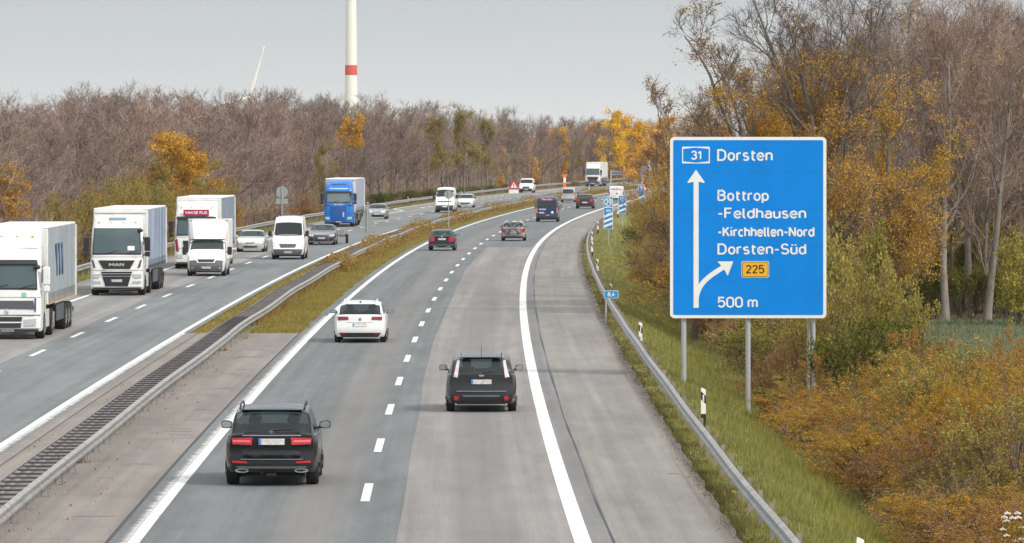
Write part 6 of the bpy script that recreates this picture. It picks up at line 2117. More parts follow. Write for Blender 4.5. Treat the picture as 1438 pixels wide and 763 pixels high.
px_tree('autumn_tree', org, 243, 398, 9, 184, 'orange autumn tree above the truck with the red board, in front of the bare wood', 1.15)
px_tree('autumn_tree', org2, 205, 392, 9, 212, 'olive and orange tree at the left of the big orange tree by the wood', 1.1)
px_tree('autumn_tree', org2, 292, 405, 9, 222, 'olive tree right of the big orange tree, behind the truck with the red board', 1.1)
px_tree('autumn_tree', org, 4, 312, 9, 226, 'orange tree at the left edge above the nearest truck', 1.0)
px_tree('autumn_tree', orgtop, 496, 575, 9, 168, 'dark orange topped tree below the red ringed turbine tower, above the blue truck', .75)
px_tree('autumn_tree', org2, 455, 560, 9, 196, 'thin olive tree just left above the blue truck', .5)
px_tree('autumn_tree', olt, 652, 740, 10, 150, 'olive leaved tall tree right of the round sign in the median, at the wood edge', .9)
px_tree('autumn_tree', olt, 618, 720, 10, 158, 'tall tree with dull olive crown straight above the white van by the round sign', .8)
px_tree('autumn_tree', olt, 676, 800, 10, 163, 'slender olive tree between the round median sign and the red edged triangle', .8)
px_tree('autumn_tree', yel, 786, 1015, 10, 180, 'bright yellow tree above the orange marker post', .86)
px_tree('autumn_tree', yel2, 853, 1075, 13, 143, 'tall thin yellow tree with a pale trunk above the far white truck', 1.0)
px_tree('autumn_tree', yel2, 884, 1090, 13, 160, 'yellow tree right above the back of the dark grey sign', 1.1)
px_tree('autumn_tree', pea, 905, 1100, 11, 172, 'peach coloured tree above the pale grey sign back', 1.0)
px_tree('autumn_tree', pea, 938, 1080, 11, 160, 'orange tree touching the left edge of the big blue sign', 1.0)
px_tree('autumn_tree', pea, 883, 1040, 11, 214, 'low glowing orange tree right of the far truck, behind the dark grey sign', 1.3)
px_tree('autumn_tree', pea, 760, 1030, 11, 196, 'brownish orange tree at the left foot of the bright yellow tree', 1.0)
px_tree('autumn_tree', pea, 920, 1010, 11, 178, 'broad golden orange tree between the pale sign back and the big blue sign', 1.5)
px_tree('autumn_tree', yel, 868, 1130, 10, 165, 'golden tree behind the far truck trailer', 1.1)
px_tree('autumn_tree', pea, 840, 1150, 11, 168, 'peach coloured tree right behind the far white truck', 1.2)
px_tree('autumn_tree', pea, 702, 900, 11, 205, 'low tan leaved tree at the wood edge left of the red edged triangle', 1.0)
px_tree('autumn_tree', olt, 724, 930, 10, 178, 'olive tree straight above the red edged triangle', 1.1)
px_tree('autumn_tree', pea, 742, 960, 11, 200, 'tan leaved tree above the far white van', 1.1)
px_tree('autumn_tree', olt, 815, 1020, 10, 192, 'olive tree between the bright yellow tree and the far white truck', 1.0)

# ---- shrubs ----------------------------------------------------------
sh_olive = [make_shrub(300+k, 3.4, 2.2, 20, L_OLIVE, 16000, .062) for k in range(2)]
sh_rust = [make_shrub(310+k, 3.2, 2.2, 20, L_RUST, 16000, .052) for k in range(2)]
sh_org = [make_shrub(320+k, 3.0, 2.4, 24, L_RUST if k else leaf_mat('amber_leaves', [(.42, .23, .03), (.52, .31, .04), (.46, .205, .03), (.33, .25, .045), (.26, .22, .04)]), 36000, .038, n=(8, 6)) for k in range(2)]
sh_amber = [make_shrub(330+k, 3.0, 2.4, 24, leaf_mat('amber_leaves', []), 36000, .038, n=(8, 6)) for k in range(2)]
sh_brown = [make_shrub(340+k, 2.6, 1.8, 22, L_BROWN, 15000, .042, twig=TWIG, n=(8, 6), spiky=.25) for k in range(2)]
sh_green = [make_shrub(350+k, 3.2, 2.2, 18, L_GREEN, 9000, .09) for k in range(2)]
sh_ygreen = make_shrub(360, 3.4, 2.6, 18, L_YGREEN, 8000, .12)
sh_twig = make_shrub(370, 3.2, 2.0, 26, L_BROWN, 1500, .06, twig=TWIG_P, n=(9, 7), spiky=.2)
SP = ('stems', 'foliage')
def shrub(meshes, x, D, o, h, w, label, group, H0):
    z = float(gz(o, D))-.05
    return plant_thing('shrub', meshes, (x, D, z), U(0, 6.28), (w, w, h), label, 'shrub', group, SP)

# left, behind the guardrail
Lg = 'shrubs behind the far guardrail'
for d, o, kind, h, w in ((318, -16.9, 0, 1.2, 1.3), (330, -16.8, 1, 1.0, 1.3), (344, -16.9, 0, 1.3, 1.3), (357, -16.8, 1, 1.1, 1.3), (369, -16.9, 0, 1.3, 1.3), (382, -16.8, 0, 1.2, 1.3), (395, -16.9, 1, 1.2, 1.3), (310, -17.6, 2, 1.15, 1.2), (322, -18.2, 1, 1.1, 1.2), (338, -17.5, 0, 1.05, 1.2), (350, -18.3, 1, 1.3, 1.3), (362, -17.6, 0, 1.1, 1.2), (375, -18.4, 0, 1.2, 1.3), (388, -17.5, 0, 1.1, 1.2),
                        (400, -17.8, 1, 1.2, 1.2), (412, -17.5, 0, 1.1, 1.2), (426, -18, 1, 1.1, 1.2), (440, -17.7, 0, 1.0, 1.1), (455, -17.6, 1, 1.25, 1.1), (470, -18, 2, .9, 1.1), (490, -17.6, 2, .8, 1.1), (515, -18.2, 2, .8, 1.1), (540, -17.4, 1, .75, 1.0),
                        (580, -18.6, 2, .8, 1.1), (620, -18.6, 2, .7, 1.1), (660, -18.6, 3, .6, 1.1), (700, -18.6, 3, .6, 1.2), (740, -18.6, 3, .55, 1.2), (790, -18.6, 3, .5, 1.2), (840, -18.6, 3, .5, 1.3), (880, -17.6, 3, .45, 1.3), (930, -18, 1, .6, 1.3), (980, -18, 1, .7, 1.4), (1030, -18, 1, .7, 1.4), (1080, -18, 1, .8, 1.5)):
    ms = (sh_olive[int(U(0, 1.99))], sh_rust[int(U(0, 1.99))], sh_twig, sh_green[int(U(0, 1.99))])[kind]
    h *= 1.2
    lab = ('olive shrub standing behind the far guardrail in front of the bare wood', 'rust brown shrub standing behind the far guardrail in front of the bare wood',
           'almost leafless twiggy shrub behind the far guardrail in front of the bare wood', 'dark green low shrub behind the far guardrail in front of the bare wood')[kind]
    shrub(ms, float(lane(d))+o, d, o, h, w, lab, ('olive ', 'rust ', 'twiggy ', 'green ')[kind]+Lg, 0)

# right bank, from the sign to far along the road
def front_o(d): return float(np.interp(d, [100, 400, 560, 700, 900], [15.7, 15.9, 14.4, 14.4, 14.0]))
kinds = {'olive': sh_olive, 'rust': sh_rust, 'brown': sh_brown, 'green': sh_green, 'amber': sh_amber, 'orange': sh_org}
blab = {'olive': 'olive green shrub at the bottom of the grass bank beside or behind the big sign', 'rust': 'rust brown shrub at the bottom of the grass bank beside or behind the big sign',
        'brown': 'dry brown shrub at the bottom of the grass bank beside or behind the big sign', 'green': 'dark green shrub at the bottom of the grass bank beside or behind the big sign'}
seqs = ['olive', 'rust', 'brown', 'olive', 'green', 'rust', 'olive', 'brown', 'rust', 'rust', 'olive', 'brown']
k = 0
for row, (doff, st, hm) in enumerate(((1.3, 8.0, .80), (4.2, 9.0, 1.25), (7.6, 12.0, 1.55))):
    d = 182.0+row*3
    while d < 860:
        o = front_o(d)+doff+U(-.5, .5)
        x = float(lane(d))+o
        px = 719+x*F_PX/d
        if px < 1200:
            kd = seqs[k % len(seqs)]; k += 1
            if row == 2 and kd == 'green': kd = 'rust'
            h = hm*U(.85, 1.2)*float(np.interp(d, [180, 300, 500, 860], [.85, 1.05, 1.2, 1.0]))
            w = U(1.0, 1.3)*float(np.interp(d, [180, 500, 860], [1.0, 1.2, 1.6]))
            shrub(kinds[kd][int(U(0, 1.99))], x, d, o, h, w, blab[kd], kd+' shrubs along the right bank', 0)
        d += st*float(np.interp(d, [180, 500, 860], [.9, 1.5, 2.6]))*U(.8, 1.2)

# the big thicket in the right foreground
flab = {'amber': 'amber leaved shrub in the thicket at the lower right, in front of the field', 'orange': 'orange rust shrub in the thicket at the lower right, in front of the field',
        'olive': 'olive shrub in the thicket at the lower right, in front of the field', 'brown': 'dry brown twiggy shrub at the edge of the thicket by the grass bank'}
for row, (doff, st, hm, pool) in enumerate(((1.0, 3.2, .62, ('brown', 'amber', 'brown', 'orange')), (2.9, 3.6, 1.0, ('amber', 'amber', 'olive', 'orange')), (4.8, 4.0, 1.08, ('amber', 'orange', 'amber', 'amber')), (6.8, 4.4, 1.12, ('orange', 'amber', 'orange')), (8.8, 5.0, 1.0, ('orange', 'amber')))):
    d = 104.0+row*1.3
    while d < 172-row*2.5:
        o = 15.6+doff+U(-.5, .5)
        x = float(lane(d))+o
        px = 719+x*F_PX/d
        if px < 1490:
            kd = pool[int(U(0, len(pool)-.01))]
            h = hm*U(.85, 1.12)*float(np.interp(d, [104, 125, 150, 172], [.85, 1.0, 1.0, .8]))
            shrub(kinds[kd][int(U(0, 1.99))], x, d, o, h, U(1.05, 1.3), flab[kd], kd+' shrubs of the foreground thicket', 0)
        d += st*U(.8, 1.25)
# taller shrubs right of the sign
for px, D, y0, m_, w, lab in ((1195, 190, 338, sh_ygreen, .9, 'tall yellow olive shrub directly right of the big sign'), (1222, 182, 372, sh_olive[0], .95, 'tall olive shrub right of the big sign, above the thicket'),
                           (1180, 200, 350, sh_olive[1], 1.1, 'tall olive shrub partly behind the right edge of the big sign'), (1250, 176, 425, sh_green[0], .8, 'dark green shrub between the thicket and the field, right of the sign'),
                           (1210, 172, 430, sh_green[1], .8, 'dark green shrub by the right sign post'), (1275, 168, 470, sh_rust[0], .8, 'pinkish rust shrub at the near corner of the field'),
                           (1146, 171, 500, sh_rust[0], .55, 'low rust shrub covering the foot of the right sign post'), (1168, 186, 410, sh_olive[0], .9, 'olive shrub around the right sign post'), (1130, 190, 440, sh_rust[1], .9, 'rust shrub under the right part of the big sign')):
    x = (px-719)*D/F_PX; o = x-float(lane(D)); z = float(gz(o, D))
    H0 = 3.4
    h = (zpx(y0, D)-z)/3.1
    shrub(m_, x, D, o, h, w, lab, None, 0)

# white umbels at the lower right corner
D = 108.0
wf = MB()
UMB = surf('umbel_white', (.78, .76, .70), .7, 0, .06)
for px, py in ((1416, 723), (1421, 728), (1411, 728), (1414, 733), (1429, 722), (1430, 728), (1409, 745), (1412, 752), (1434, 742), (1425, 760), (1433, 757)):
    x = (px-719)*D/F_PX; z = zpx(py, D)
    t = empty('umbel_flower', (x, D+U(-.3, .3), -1.35), 0, 'white umbel flower at the lower right corner in front of the thicket', 'flower', 'white umbels at the corner')
    h = z+1.35
    mb = MB(); mb.tube([(0, 0, -.1), (.02, .02, h*.5), (0, 0, h-.03)], .006, 4)
    for k in range(6):
        mb.tube([(0, 0, h-.05), (.05*math.cos(k), .05*math.sin(k), h)], .003, 3)
    mb.build('stalk', leaf_mat('green_leaves', []), t)
    mb = MB()
    for k in range(9):
        a = k*2.4; q = .014*math.sqrt(k)*1.6
        mb.ell((q*math.cos(a), q*math.sin(a), h+.03-.5*q), (.013, .013, .02), 7, 5)
    mb.build('flower_head', UMB, t)

# ---- the right-hand wood --------------------------------------------------
oak = make_tree(401, 14.4, .33, .30, (17, 7, 6, 5), forks=6, tw=.022, lup=.10, jit=.15, leaf=L_ORANGE, leafn=46000, leafs=.068, leafz=(.18, .84), leafprob=.90, twig=TWIG_D, bark=BARK)
oak2 = make_tree(402, 13.4, .24, .20, (13, 6, 6, 4), forks=5, tw=.022, lup=.13, leaf=L_AMBUD, leafn=13000, leafs=.065, leafz=(.15, 1.1), leafprob=.85, twig=TWIG_D)
oak3 = make_tree(403, 11.5, .20, .16, (12, 6, 6, 4), forks=4, tw=.022, lup=.14, leaf=L_AMBUD, leafn=8000, leafs=.062, leafz=(.1, 1.1), leafprob=.9, twig=TWIG_D)
orgr = make_tree(404, 9.5, .42, .14, (15, 7, 6, 4), start=.12, tw=.02, ang=(.6, 1.2), full=.5, leaf=L_ORANGE, leafn=24000, leafs=.068, leafprob=.8, twig=TWIG_D)
oakr = [make_tree(410+k, 13, .33, .19, (15, 7, 6, 6), start=.30, ang=(.5, 1.1), full=.45, tw=.022, lup=.13, jit=.15, twig=TWIG, bark=BARK_PALE, leaf=L_ORANGE if k == 1 else L_BUD, leafn=2500 if k == 1 else 600, leafs=.09) for k in range(3)]
lean_t = make_tree(420, 13, .30, .20, (14, 7, 6, 6), start=.40, ang=(.5, 1.05), tw=.022, lup=.12, jit=.16, twig=TWIG, bark=BARK_PALE, lean=(.14, 0))
def rt(name, meshes, px, D, H0, ytop, label, wide=1.0, rz=None, group=None):
    x = (px-719)*D/F_PX; o = x-float(lane(D)); z = float(gz(o, D))
    s = (zpx(ytop, D)-z)/H0
    t = plant_thing(name, meshes, (x, D, z-.05), U(0, 6.28) if rz is None else rz, (s*wide, s*wide, s), label, 'tree', group)
    return t
rt('oak_tree', oak, 1166, 236, 14.4, -22, 'great spreading tree with orange leaves rising behind the top right corner of the big sign', 1.0, .4)
rt('oak_tree', oak2, 1063, 246, 13.4, -12, 'tall thinly leaved tree above the middle of the big sign', 1.3)
rt('oak_tree', oak3, 985, 262, 11.5, 88, 'smaller dark thinly leaved tree above the left edge of the big sign', 1.05)
rt('autumn_tree', orgr, 1030, 240, 9.5, 112, 'orange leaved tree just above the left half of the big sign', .95)
rt('autumn_tree', orgr, 975, 252, 9.5, 150, 'small orange tree at the upper left corner of the big sign', .9)
rt('autumn_tree', orgr, 1235, 242, 9.5, 100, 'orange leaved tree right of the great spreading tree', .9)
rt('autumn_tree', orgr, 1110, 250, 9.5, 120, 'orange leaved tree above the right half of the big sign', .9)
rt('bare_tree', oakr[0], 1241, 250, 13, 55, 'slim straight grey trunk left of the two pale trunks at the field edge', .62)
rt('bare_tree', oakr[0], 1327, 256, 13, 28, 'thick straight pale trunk at the far edge of the green field', .95, 1.0)
rt('bare_tree', lean_t, 1384, 255, 13, 40, 'pale trunk leaning to the right at the far edge of the green field', .9, 0.0)
RW = 'bare trees of the wood behind the field'
n_rw = 0
for row, (D0, st) in enumerate(((264, 30), (276, 26), (290, 26), (310, 28))):
    px = 1180-row*30+U(0, 15)
    while px < 1540:
        D = D0+U(-5, 5)
        rt('bare_tree', oakr[int(U(0, 2.99))] if U() < .65 else bare[int(U(0, 3.99))], px, D, 13 if U() < .5 else 12.2, U(18, 75) if px > 1230 else U(70, 120), 'bare purplish tree inside the wood behind the green field', U(.75, 1.1), None, RW)
        n_rw += 1
        px += st*U(.75, 1.25)
for px, D in ((960, 290), (1000, 300), (1040, 285), (1085, 295), (1130, 290), (1160, 300)):
    rt('bare_tree', bare[int(U(0, 3.99))], px, D, 12, U(105, 150), 'bare purplish tree inside the wood behind the green field' if px > 1150 else 'bare tree behind the big blue sign', .75, None, RW if px > 1150 else 'bare trees behind the big sign')
# undergrowth of that wood
for row, (D0, st) in enumerate(((259, 24), (270, 26), (286, 30))):
    px = 1175+U(0, 20)
    while px < 1465:
        D = D0+U(-2, 2)
        if not (row == 0 and (abs(px-1327) < 16 or abs(px-1386) < 18)):
            x = (px-719)*D/F_PX; o = x-float(lane(D))
            kd = 'green' if U() < .62 else 'olive'
            shrub(kinds[kd][int(U(0, 1.99))], x, D, o, U(.75, 1.15)*(1.0+.25*row), U(.5, .75), 'dark '+kd+' undergrowth shrub among the trunks behind the green field', kd+' undergrowth behind the field', 0)
        px += st*U(.75, 1.25)
for px, D, y0, lab in ((1432, 250, 330, 'yellow green bush at the right edge, in front of the wood behind the field'), (1412, 268, 318, 'yellow green bush behind the leaning pale trunk'), (1300, 275, 330, 'yellow green bush behind the trunks, left of the thick pale trunk')):
    x = (px-719)*D/F_PX; o = x-float(lane(D)); z = float(gz(o, D))
    shrub(sh_ygreen, x, D, o, (zpx(y0, D)-z)/3.2, .75, lab, None, 0)
# ------------------------------------------------------------------ grass, weeds, crop (nobody could count them)
def tufts(name, label, P, h, w, blades, m, lean=.35, zoff=0):
    """many small tufts in one mesh: P = (n,3) base points, h = (n,) heights"""
    r = np.random.default_rng(len(P))
    n = len(P)
    B = np.repeat(P, blades, 0); hh = np.repeat(h, blades)*r.uniform(.45, 1.15, n*blades)
    a = r.uniform(0, 2*PI, n*blades); q = r.uniform(0, 1, n*blades)
    spread = np.repeat(h, blades)*.45
    B = B+np.stack([np.cos(a)*q*spread, np.sin(a)*q*spread, np.zeros_like(q)], -1)
    b = r.uniform(0, 2*PI, n*blades)
    wv = np.stack([np.cos(b), np.sin(b), np.zeros_like(b)], -1)*(w*r.uniform(.6, 1.3, n*blades))[:, None]
    tip = B+np.stack([np.cos(a)*hh*lean*q*1.6, np.sin(a)*hh*lean*q*1.6, hh], -1)
    V = np.stack([B-wv*.5, B+wv*.5, tip], 1).reshape(-1, 3)
    T = np.arange(len(V)).reshape(-1, 3)
    me = np_mesh(name, V, T)
    o = mesh_obj(name, me, m)
    tag(o, label, 'grass' if 'grass' in name else 'plants', None, 'stuff')
    return o
def scatter(n, d0, d1, o0, o1, seed, dens=None, power=1.6):
    r = np.random.default_rng(seed)
    u = r.uniform(size=n)
    # denser close to the camera
    a, b = d0**(1-power), d1**(1-power)
    D = (a+(b-a)*u)**(1/(1-power))
    O = np.array([o0(d) for d in D]) if callable(o0) else np.full(n, float(o0))
    O1 = np.array([o1(d) for d in D]) if callable(o1) else np.full(n, float(o1))
    O = O+(O1-O)*r.uniform(size=n)
    if dens is not None:
        k = r.uniform(size=n) < dens(O, D)
        O, D = O[k], D[k]
    return np.stack([lane(D)+O, D, gz(O, D)-.02], -1), O, D
G_GRASS = leaf_mat('verge_grass', [(.17, .185, .05), (.24, .245, .065), (.34, .315, .10), (.30, .265, .11), (.20, .215, .055)], .2, 0)
G_DRY = leaf_mat('median_grass', [(.27, .21, .055), (.36, .29, .06), (.29, .26, .07), (.33, .20, .08), (.23, .215, .065)], .2, 0)
G_WEED = leaf_mat('median_weeds', [(.18, .105, .05), (.30, .17, .055), (.40, .27, .055), (.26, .16, .08), (.33, .26, .07)], .15, 0)
G_CROP = leaf_mat('crop_leaves', [(.14, .165, .095), (.185, .205, .125), (.24, .25, .165)], .2, 0)

P, O, D = scatter(52000, 88, 520, lambda d: edge_r(d)+.02, lambda d: front_o(d)+.6, 1, None, 2.0)
hh = np.where(O < 11.9, .10, .17)*(1+.5*np.sin(P[:, 0]*2.1+P[:, 1]*.7)*np.sin(P[:, 1]*.31))*np.random.default_rng(3).uniform(.6, 1.4, len(P))
tufts('verge_grass', 'green grass covering the bank beside the hard shoulder', P, np.maximum(.05, hh), .022, 5, G_GRASS)
P, O, D = scatter(9000, 88, 420, lambda d: edge_r(d)-.08, lambda d: edge_r(d)+.55, 2, lambda o, d: .3+.7*(np.sin(d*.9)+np.sin(d*.37+1)+np.sin(d*.171) > .1), 2.0)
tufts('edge_grass', 'dry brown grass along the crumbling edge of the hard shoulder', P, np.random.default_rng(4).uniform(.04, .14, len(P)), .03, 6, leaf_mat('edge_grass', [(.13, .10, .035), (.20, .155, .05), (.12, .12, .03), (.22, .17, .08)], .2, 0))
P, O, D = scatter(3500, 95, 620, 13.2, lambda d: front_o(d)+.8, 5, lambda o, d: .3+.7*(np.sin(d*.23)+np.sin(o*3+d*.11) > .5), 1.8)
tufts('tall_grass', 'taller dry grass tufts near the foot of the bank', P, np.random.default_rng(6).uniform(.25, .5, len(P)), .022, 7, leaf_mat('tall_grass', [(.20, .19, .04), (.28, .24, .06), (.16, .17, .03)], .2, 0))
# median
P, O, D = scatter(24000, 213.5, 760, -2.3, lambda d: -.38-.25*math.sin(d*.2)**2, 7, None, 1.9)
pat = np.sin(P[:, 1]*.16+P[:, 0])+np.sin(P[:, 1]*.053+2)
tufts('median_grass', 'yellowish grass strip in the median beside our left lane', P, np.where(pat > .2, .17, .10)*np.random.default_rng(8).uniform(.6, 1.4, len(P)), .03, 5, G_DRY)
P, O, D = scatter(8000, 213.5, 760, -4.6, -3.1, 9, None, 1.9)
tufts('median_grass', 'olive grass strip between the median barrier and the oncoming lanes', P, np.random.default_rng(10).uniform(.06, .18, len(P)), .03, 5, G_DRY)
P, O, D = scatter(9500, 318, 1150, -3.6, -1.5, 11, lambda o, d: (.35+.65*(np.sin(d*.11)+np.sin(d*.043+1) > -.5)), 1.5)
hmax = np.interp(np.abs(O+2.7), [0, .5, 1.2], [.78, .74, .4])*(.72+.28*np.sin(D*.21)+.2*np.sin(D*.07+1))
tufts('median_weeds', 'rust and yellow weeds overgrowing the median barrier', P, np.maximum(.15, hmax*np.random.default_rng(12).uniform(.45, 1.05, len(P))), .055, 12, G_WEED, .25)
r = np.random.default_rng(31)
lc = TreeGen(31)
n_ = 60000
Dw = 318+(1000-318)*r.uniform(size=n_)**1.5
Ow = r.uniform(-3.7, -1.75, n_)
patch_h = .50+.32*np.sin(Dw*.085)+.22*np.sin(Dw*.23+1)+.10*np.sin(Dw*.61)
prof = np.interp(np.abs(Ow+2.7), [0, .6, .95], [1.0, .9, .35])
zz = np.clip(patch_h, .25, 1.05)*prof*r.uniform(.15, 1.05, n_)
lc.leaves(np.stack([lane(Dw)+Ow, Dw, zz], -1), .10)
lme = np_mesh('median_weeds', np.concatenate(lc.lv), None, np.concatenate(lc.lq))
tag(mesh_obj('median_weeds', lme, G_WEED), 'leafy rust and yellow weeds grown over the far part of the median barrier', 'plants', None, 'stuff')
P, O, D = scatter(900, 225, 330, -3.0, -2.3, 13, None, 1.5)
tufts('median_weeds', 'low weeds growing up between the barrier struts', P, np.random.default_rng(14).uniform(.25, .55, len(P)), .03, 8, G_WEED, .25)
r = np.random.default_rng(15)
ps = []
for d in ds_m if 'ds_m' in globals() else np.arange(82.2, 212, 4.05):
    if r.uniform() < .3:
        for k in range(r.integers(4, 14)):
            ps.append((float(lane(d))-2.45+r.normal()*.12, d+r.normal()*.18, 0.0))
tufts('barrier_weeds', 'small brown weed tufts at the feet of the median barrier posts', np.array(ps), r.uniform(.06, .22, len(ps)), .02, 6, G_WEED)
# beyond the oncoming lanes
P, O, D = scatter(16000, 250, 1100, -18.5, -14.75, 16, None, 1.6)
tufts('verge_grass', 'dull grass under the far guardrail beside the oncoming lanes', P, np.random.default_rng(17).uniform(.10, .34, len(P)), .05, 5, G_GRASS)
# the field
P, O, D = scatter(26000, 150, 257, 20.3, 36, 18, None, 1.2)
tufts('crop_leaves', 'low bluish green crop covering the field behind the thicket', P, np.random.default_rng(19).uniform(.10, .26, len(P)), .035, 5, G_CROP)

# fallen leaves blown onto the bank, the verge and the edge of the shoulder
r = np.random.default_rng(41)
P1, O, D = scatter(9000, 92, 330, lambda d: edge_r(d)-.25, lambda d: front_o(d)+.5, 42, lambda o, d: np.clip(.15+.85*((o-11.3)/4.5)**2, 0, 1), 1.9)
P1[:, 2] = np.maximum(P1[:, 2], np.where(O < 11.3, .012, -9))+np.where(O > 11.4, .09, 0.0)
P2, O2, D2 = scatter(1500, 95, 240, -4.3, -.8, 43, lambda o, d: np.clip(np.exp(-((o+2.7)/.5)**2)+.12, 0, 1), 1.9)
P2[:, 2] = .012
lc = TreeGen(44); lc.leaves(np.concatenate([P1, P2]), .055, .8)
fme = np_mesh('fallen_leaves', np.concatenate(lc.lv), None, np.concatenate(lc.lq))
tag(mesh_obj('fallen_leaves', fme, leaf_mat('litter_leaves', [(.20, .10, .035), (.34, .19, .05), (.13, .08, .04), (.42, .27, .09)], 0, 0)), 'small brown fallen leaves strewn over the bank and road edges', 'leaves', None, 'stuff')
# ------------------------------------------------------------------ the air
m = bpy.data.materials.new('haze'); m.use_nodes = True
nt = m.node_tree
for n in list(nt.nodes):
    if n.type == 'BSDF_PRINCIPLED': nt.nodes.remove(n)
pv = nt.nodes.new('ShaderNodeVolumePrincipled')
pv.inputs['Color'].default_value = (.93, .93, .92, 1)
pv.inputs['Density'].default_value = 0.00004
nt.links.new(pv.outputs[0], nt.nodes['Material Output'].inputs['Volume'])
mb = MB(); mb.box(-3200, 3200, -400, 5200, -4, 160)
tag(mb.build('haze', m), 'thin pale autumn haze over the motorway', 'haze', None, 'stuff')
# ------------------------------------------------------------------ distance, sky, sun, camera
def turbine(px, D, hub, tower_d, blade, ang, ring_z, label, face=0.0):
    x = (px-719)*D/F_PX
    WT = surf('turbine_white', (0.80, 0.80, 0.77), 0.45, 0, 0.03, 0.1)
    t = empty('wind_turbine', (x, D, 0), face, label, 'wind turbine', 'wind turbines beyond the wood')
    mb = MB()
    prof = [(z, tower_d/2*(1-0.45*z/hub)) for z in np.linspace(0, hub, 12)]
    mb.loft([[(r*math.cos(2*PI*i/28), r*math.sin(2*PI*i/28), z) for i in range(28)] for z, r in prof])
    mb.build('tower', WT, t, angle=40)
    if ring_z:
        r = tower_d/2*(1-0.45*ring_z[0]/hub)+0.03
        r2 = tower_d/2*(1-0.45*ring_z[1]/hub)+0.03
        mb = MB(); mb.loft([[(q*math.cos(2*PI*i/28), q*math.sin(2*PI*i/28), z) for i in range(28)] for z, q in ((ring_z[0], r), (ring_z[1], r2))])
        mb.build('red_ring', surf('ring_red', (0.65, 0.07, 0.06), 0.5, 0, 0.04), t, angle=40)
    mb = MB(); mb.box(-blade*0.035, blade*0.035, -blade*0.06, blade*0.16, hub-blade*0.035, hub+blade*0.04, blade*0.012); mb.build('nacelle', WT, t)
    mb = MB(); mb.ell((0, -blade*0.075, hub), (blade*0.03, blade*0.045, blade*0.03)); hubo = mb.build('hub', WT, t, smooth=True)
    for k in range(3):
        a = ang+k*2*PI/3
        mb = MB(); rings = []
        for s in np.linspace(0, 1, 10):
            rr = blade*(0.02+0.98*s); ch = blade*(0.085*(1-s)**0.8+0.012)*(0.6 if s < 0.05 else 1); th = ch*0.25
            ux, uz = math.sin(a), math.cos(a); px_, pz_ = math.cos(a), -math.sin(a)
            rings.append([(ux*rr+px_*ch*math.cos(q)*0.5, -blade*0.08-0.03*blade*s*s+th*math.sin(q), hub+uz*rr+pz_*ch*math.cos(q)*0.5) for q in np.linspace(0, 2*PI, 9)[:-1]])
        mb.loft(rings); mb.build('blade', WT, t, smooth=True)
    return t
turbine(493, 2300, 112, 5.6, 38, 0.0, (34.6, 38.6), 'white wind turbine tower with a red ring rising out of the wood')
turbine(350, 4200, 41, 4.2, 39, 0.29, None, 'distant wind turbine of which only a slanting white blade shows above the trees')

w = bpy.data.worlds.new('World')
scene.world = w
w.use_nodes = True
nt = w.node_tree
bg = nt.nodes['Background']
sky = nt.nodes.new('ShaderNodeTexSky')
sky.sky_type = 'NISHITA'
sky.sun_disc = False
SUN_EL, SUN_AZ = math.radians(40), math.radians(128)     # azimuth clockwise from +Y
sky.sun_elevation = SUN_EL
sky.sun_rotation = SUN_AZ
sky.air_density = 1.0
sky.dust_density = 4.0
sky.ozone_density = 1.0
hsv = nt.nodes.new('ShaderNodeHueSaturation')
hsv.inputs['Saturation'].default_value = 0.35
nt.links.new(sky.outputs[0], hsv.inputs['Color'])
# thin, uneven overcast: a grey veil over the sky
tc = nt.nodes.new('ShaderNodeTexCoord')
mp = nt.nodes.new('ShaderNodeMapping'); mp.inputs['Scale'].default_value = (1.0, 1.0, 9.0)
nt.links.new(tc.outputs['Generated'], mp.inputs['Vector'])
cl = noise(nt, 3.0, 5, mp.outputs[0], 0.55)
veil0 = ramp(nt, cl, [(0.3, (5.3, 5.55, 5.7)), (0.7, (5.85, 6.0, 6.1))])
cl2 = noise(nt, 2.2, 6, tc.outputs['Generated'], 0.6)
veil1 = ramp(nt, cl2, [(0.36, (3.2, 3.7, 4.2)), (0.62, (7.2, 7.2, 7.1))])
spz = nt.nodes.new('ShaderNodeSeparateXYZ'); nt.links.new(tc.outputs['Generated'], spz.inputs[0])
up_ = ramp(nt, spz.outputs[2], [(0.04, 0.0), (0.3, 1.0)])
veil = mix_col(nt, up_, veil0, veil1)
skc = mix_col(nt, 0.8, hsv.outputs[0], veil)
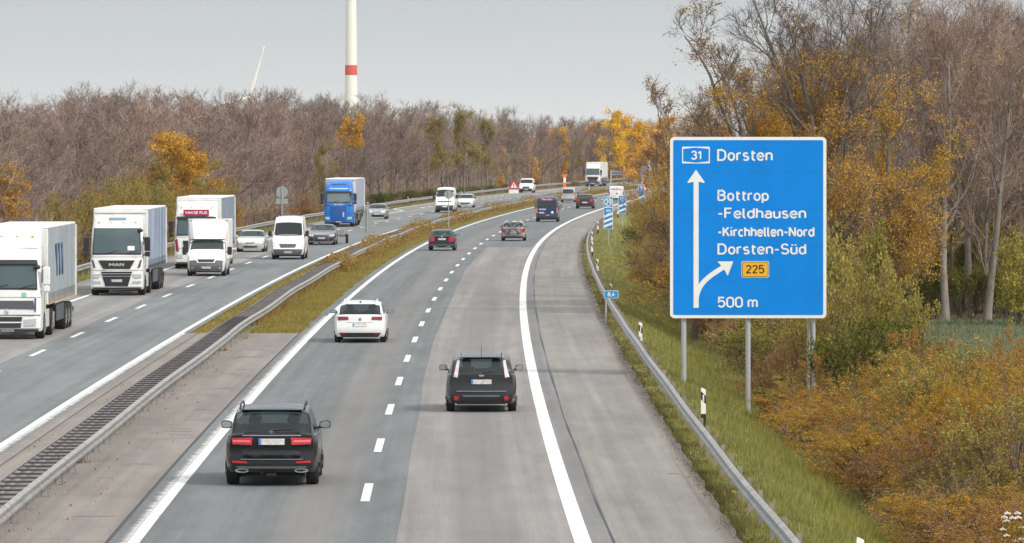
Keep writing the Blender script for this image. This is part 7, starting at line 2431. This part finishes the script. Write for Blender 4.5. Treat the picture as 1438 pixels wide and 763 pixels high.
# an overcast sky is brightest overhead, with a pale band just above the horizon
sp = nt.nodes.new('ShaderNodeSeparateXYZ'); nt.links.new(tc.outputs['Generated'], sp.inputs[0])
gr_ = ramp(nt, sp.outputs[2], [(0.0, (.70, .69, .67)), (0.012, (.61, .615, .61)), (0.03, (.475, .499, .522)), (0.12, (.50, .51, .52)), (0.6, (1.0, 1.0, 1.0))])
gm = nt.nodes.new('ShaderNodeVectorMath'); gm.operation = 'MULTIPLY'
nt.links.new(skc, gm.inputs[0]); nt.links.new(gr_, gm.inputs[1])
gs = nt.nodes.new('ShaderNodeVectorMath'); gs.operation = 'SCALE'; gs.inputs['Scale'].default_value = 2.1
nt.links.new(gm.outputs[0], gs.inputs[0]); skc = gs.outputs[0]
nt.links.new(skc, bg.inputs['Color'])
bg.inputs['Strength'].default_value = 0.094

sun = bpy.data.lights.new('sun', 'SUN')
sun.energy = 2.1
sun.angle = math.radians(7)
sun.color = (1.0, 0.92, 0.80)
so = bpy.data.objects.new('sun', sun)
COL.objects.link(so)
sd = Vector((math.sin(SUN_AZ)*math.cos(SUN_EL), math.cos(SUN_AZ)*math.cos(SUN_EL), math.sin(SUN_EL)))
so.rotation_euler = (-sd).to_track_quat('-Z', 'Y').to_euler()

cam = bpy.data.cameras.new('camera')
cam.sensor_width = 36.0
cam.lens = F_PX/1438*36.0
cam.shift_y = -(381.5-Y_HOR)/1438
cam.clip_start = 1.0
cam.clip_end = 20000
co = bpy.data.objects.new('camera', cam)
co.location = (0, 0, H_CAM)
co.rotation_euler = (PI/2, 0, 0)
COL.objects.link(co)
scene.camera = co

scene.view_settings.view_transform = 'Standard'
scene.view_settings.look = 'None'
scene.view_settings.gamma = 1.0
scene.view_settings.use_curve_mapping = False
scene.view_settings.exposure = 0.28
scene.cycles.use_denoising = True
scene.cycles.max_bounces = 6
scene.cycles.diffuse_bounces = 3
scene.cycles.glossy_bounces = 3
scene.cycles.transparent_max_bounces = 12
scene.cycles.transmission_bounces = 3
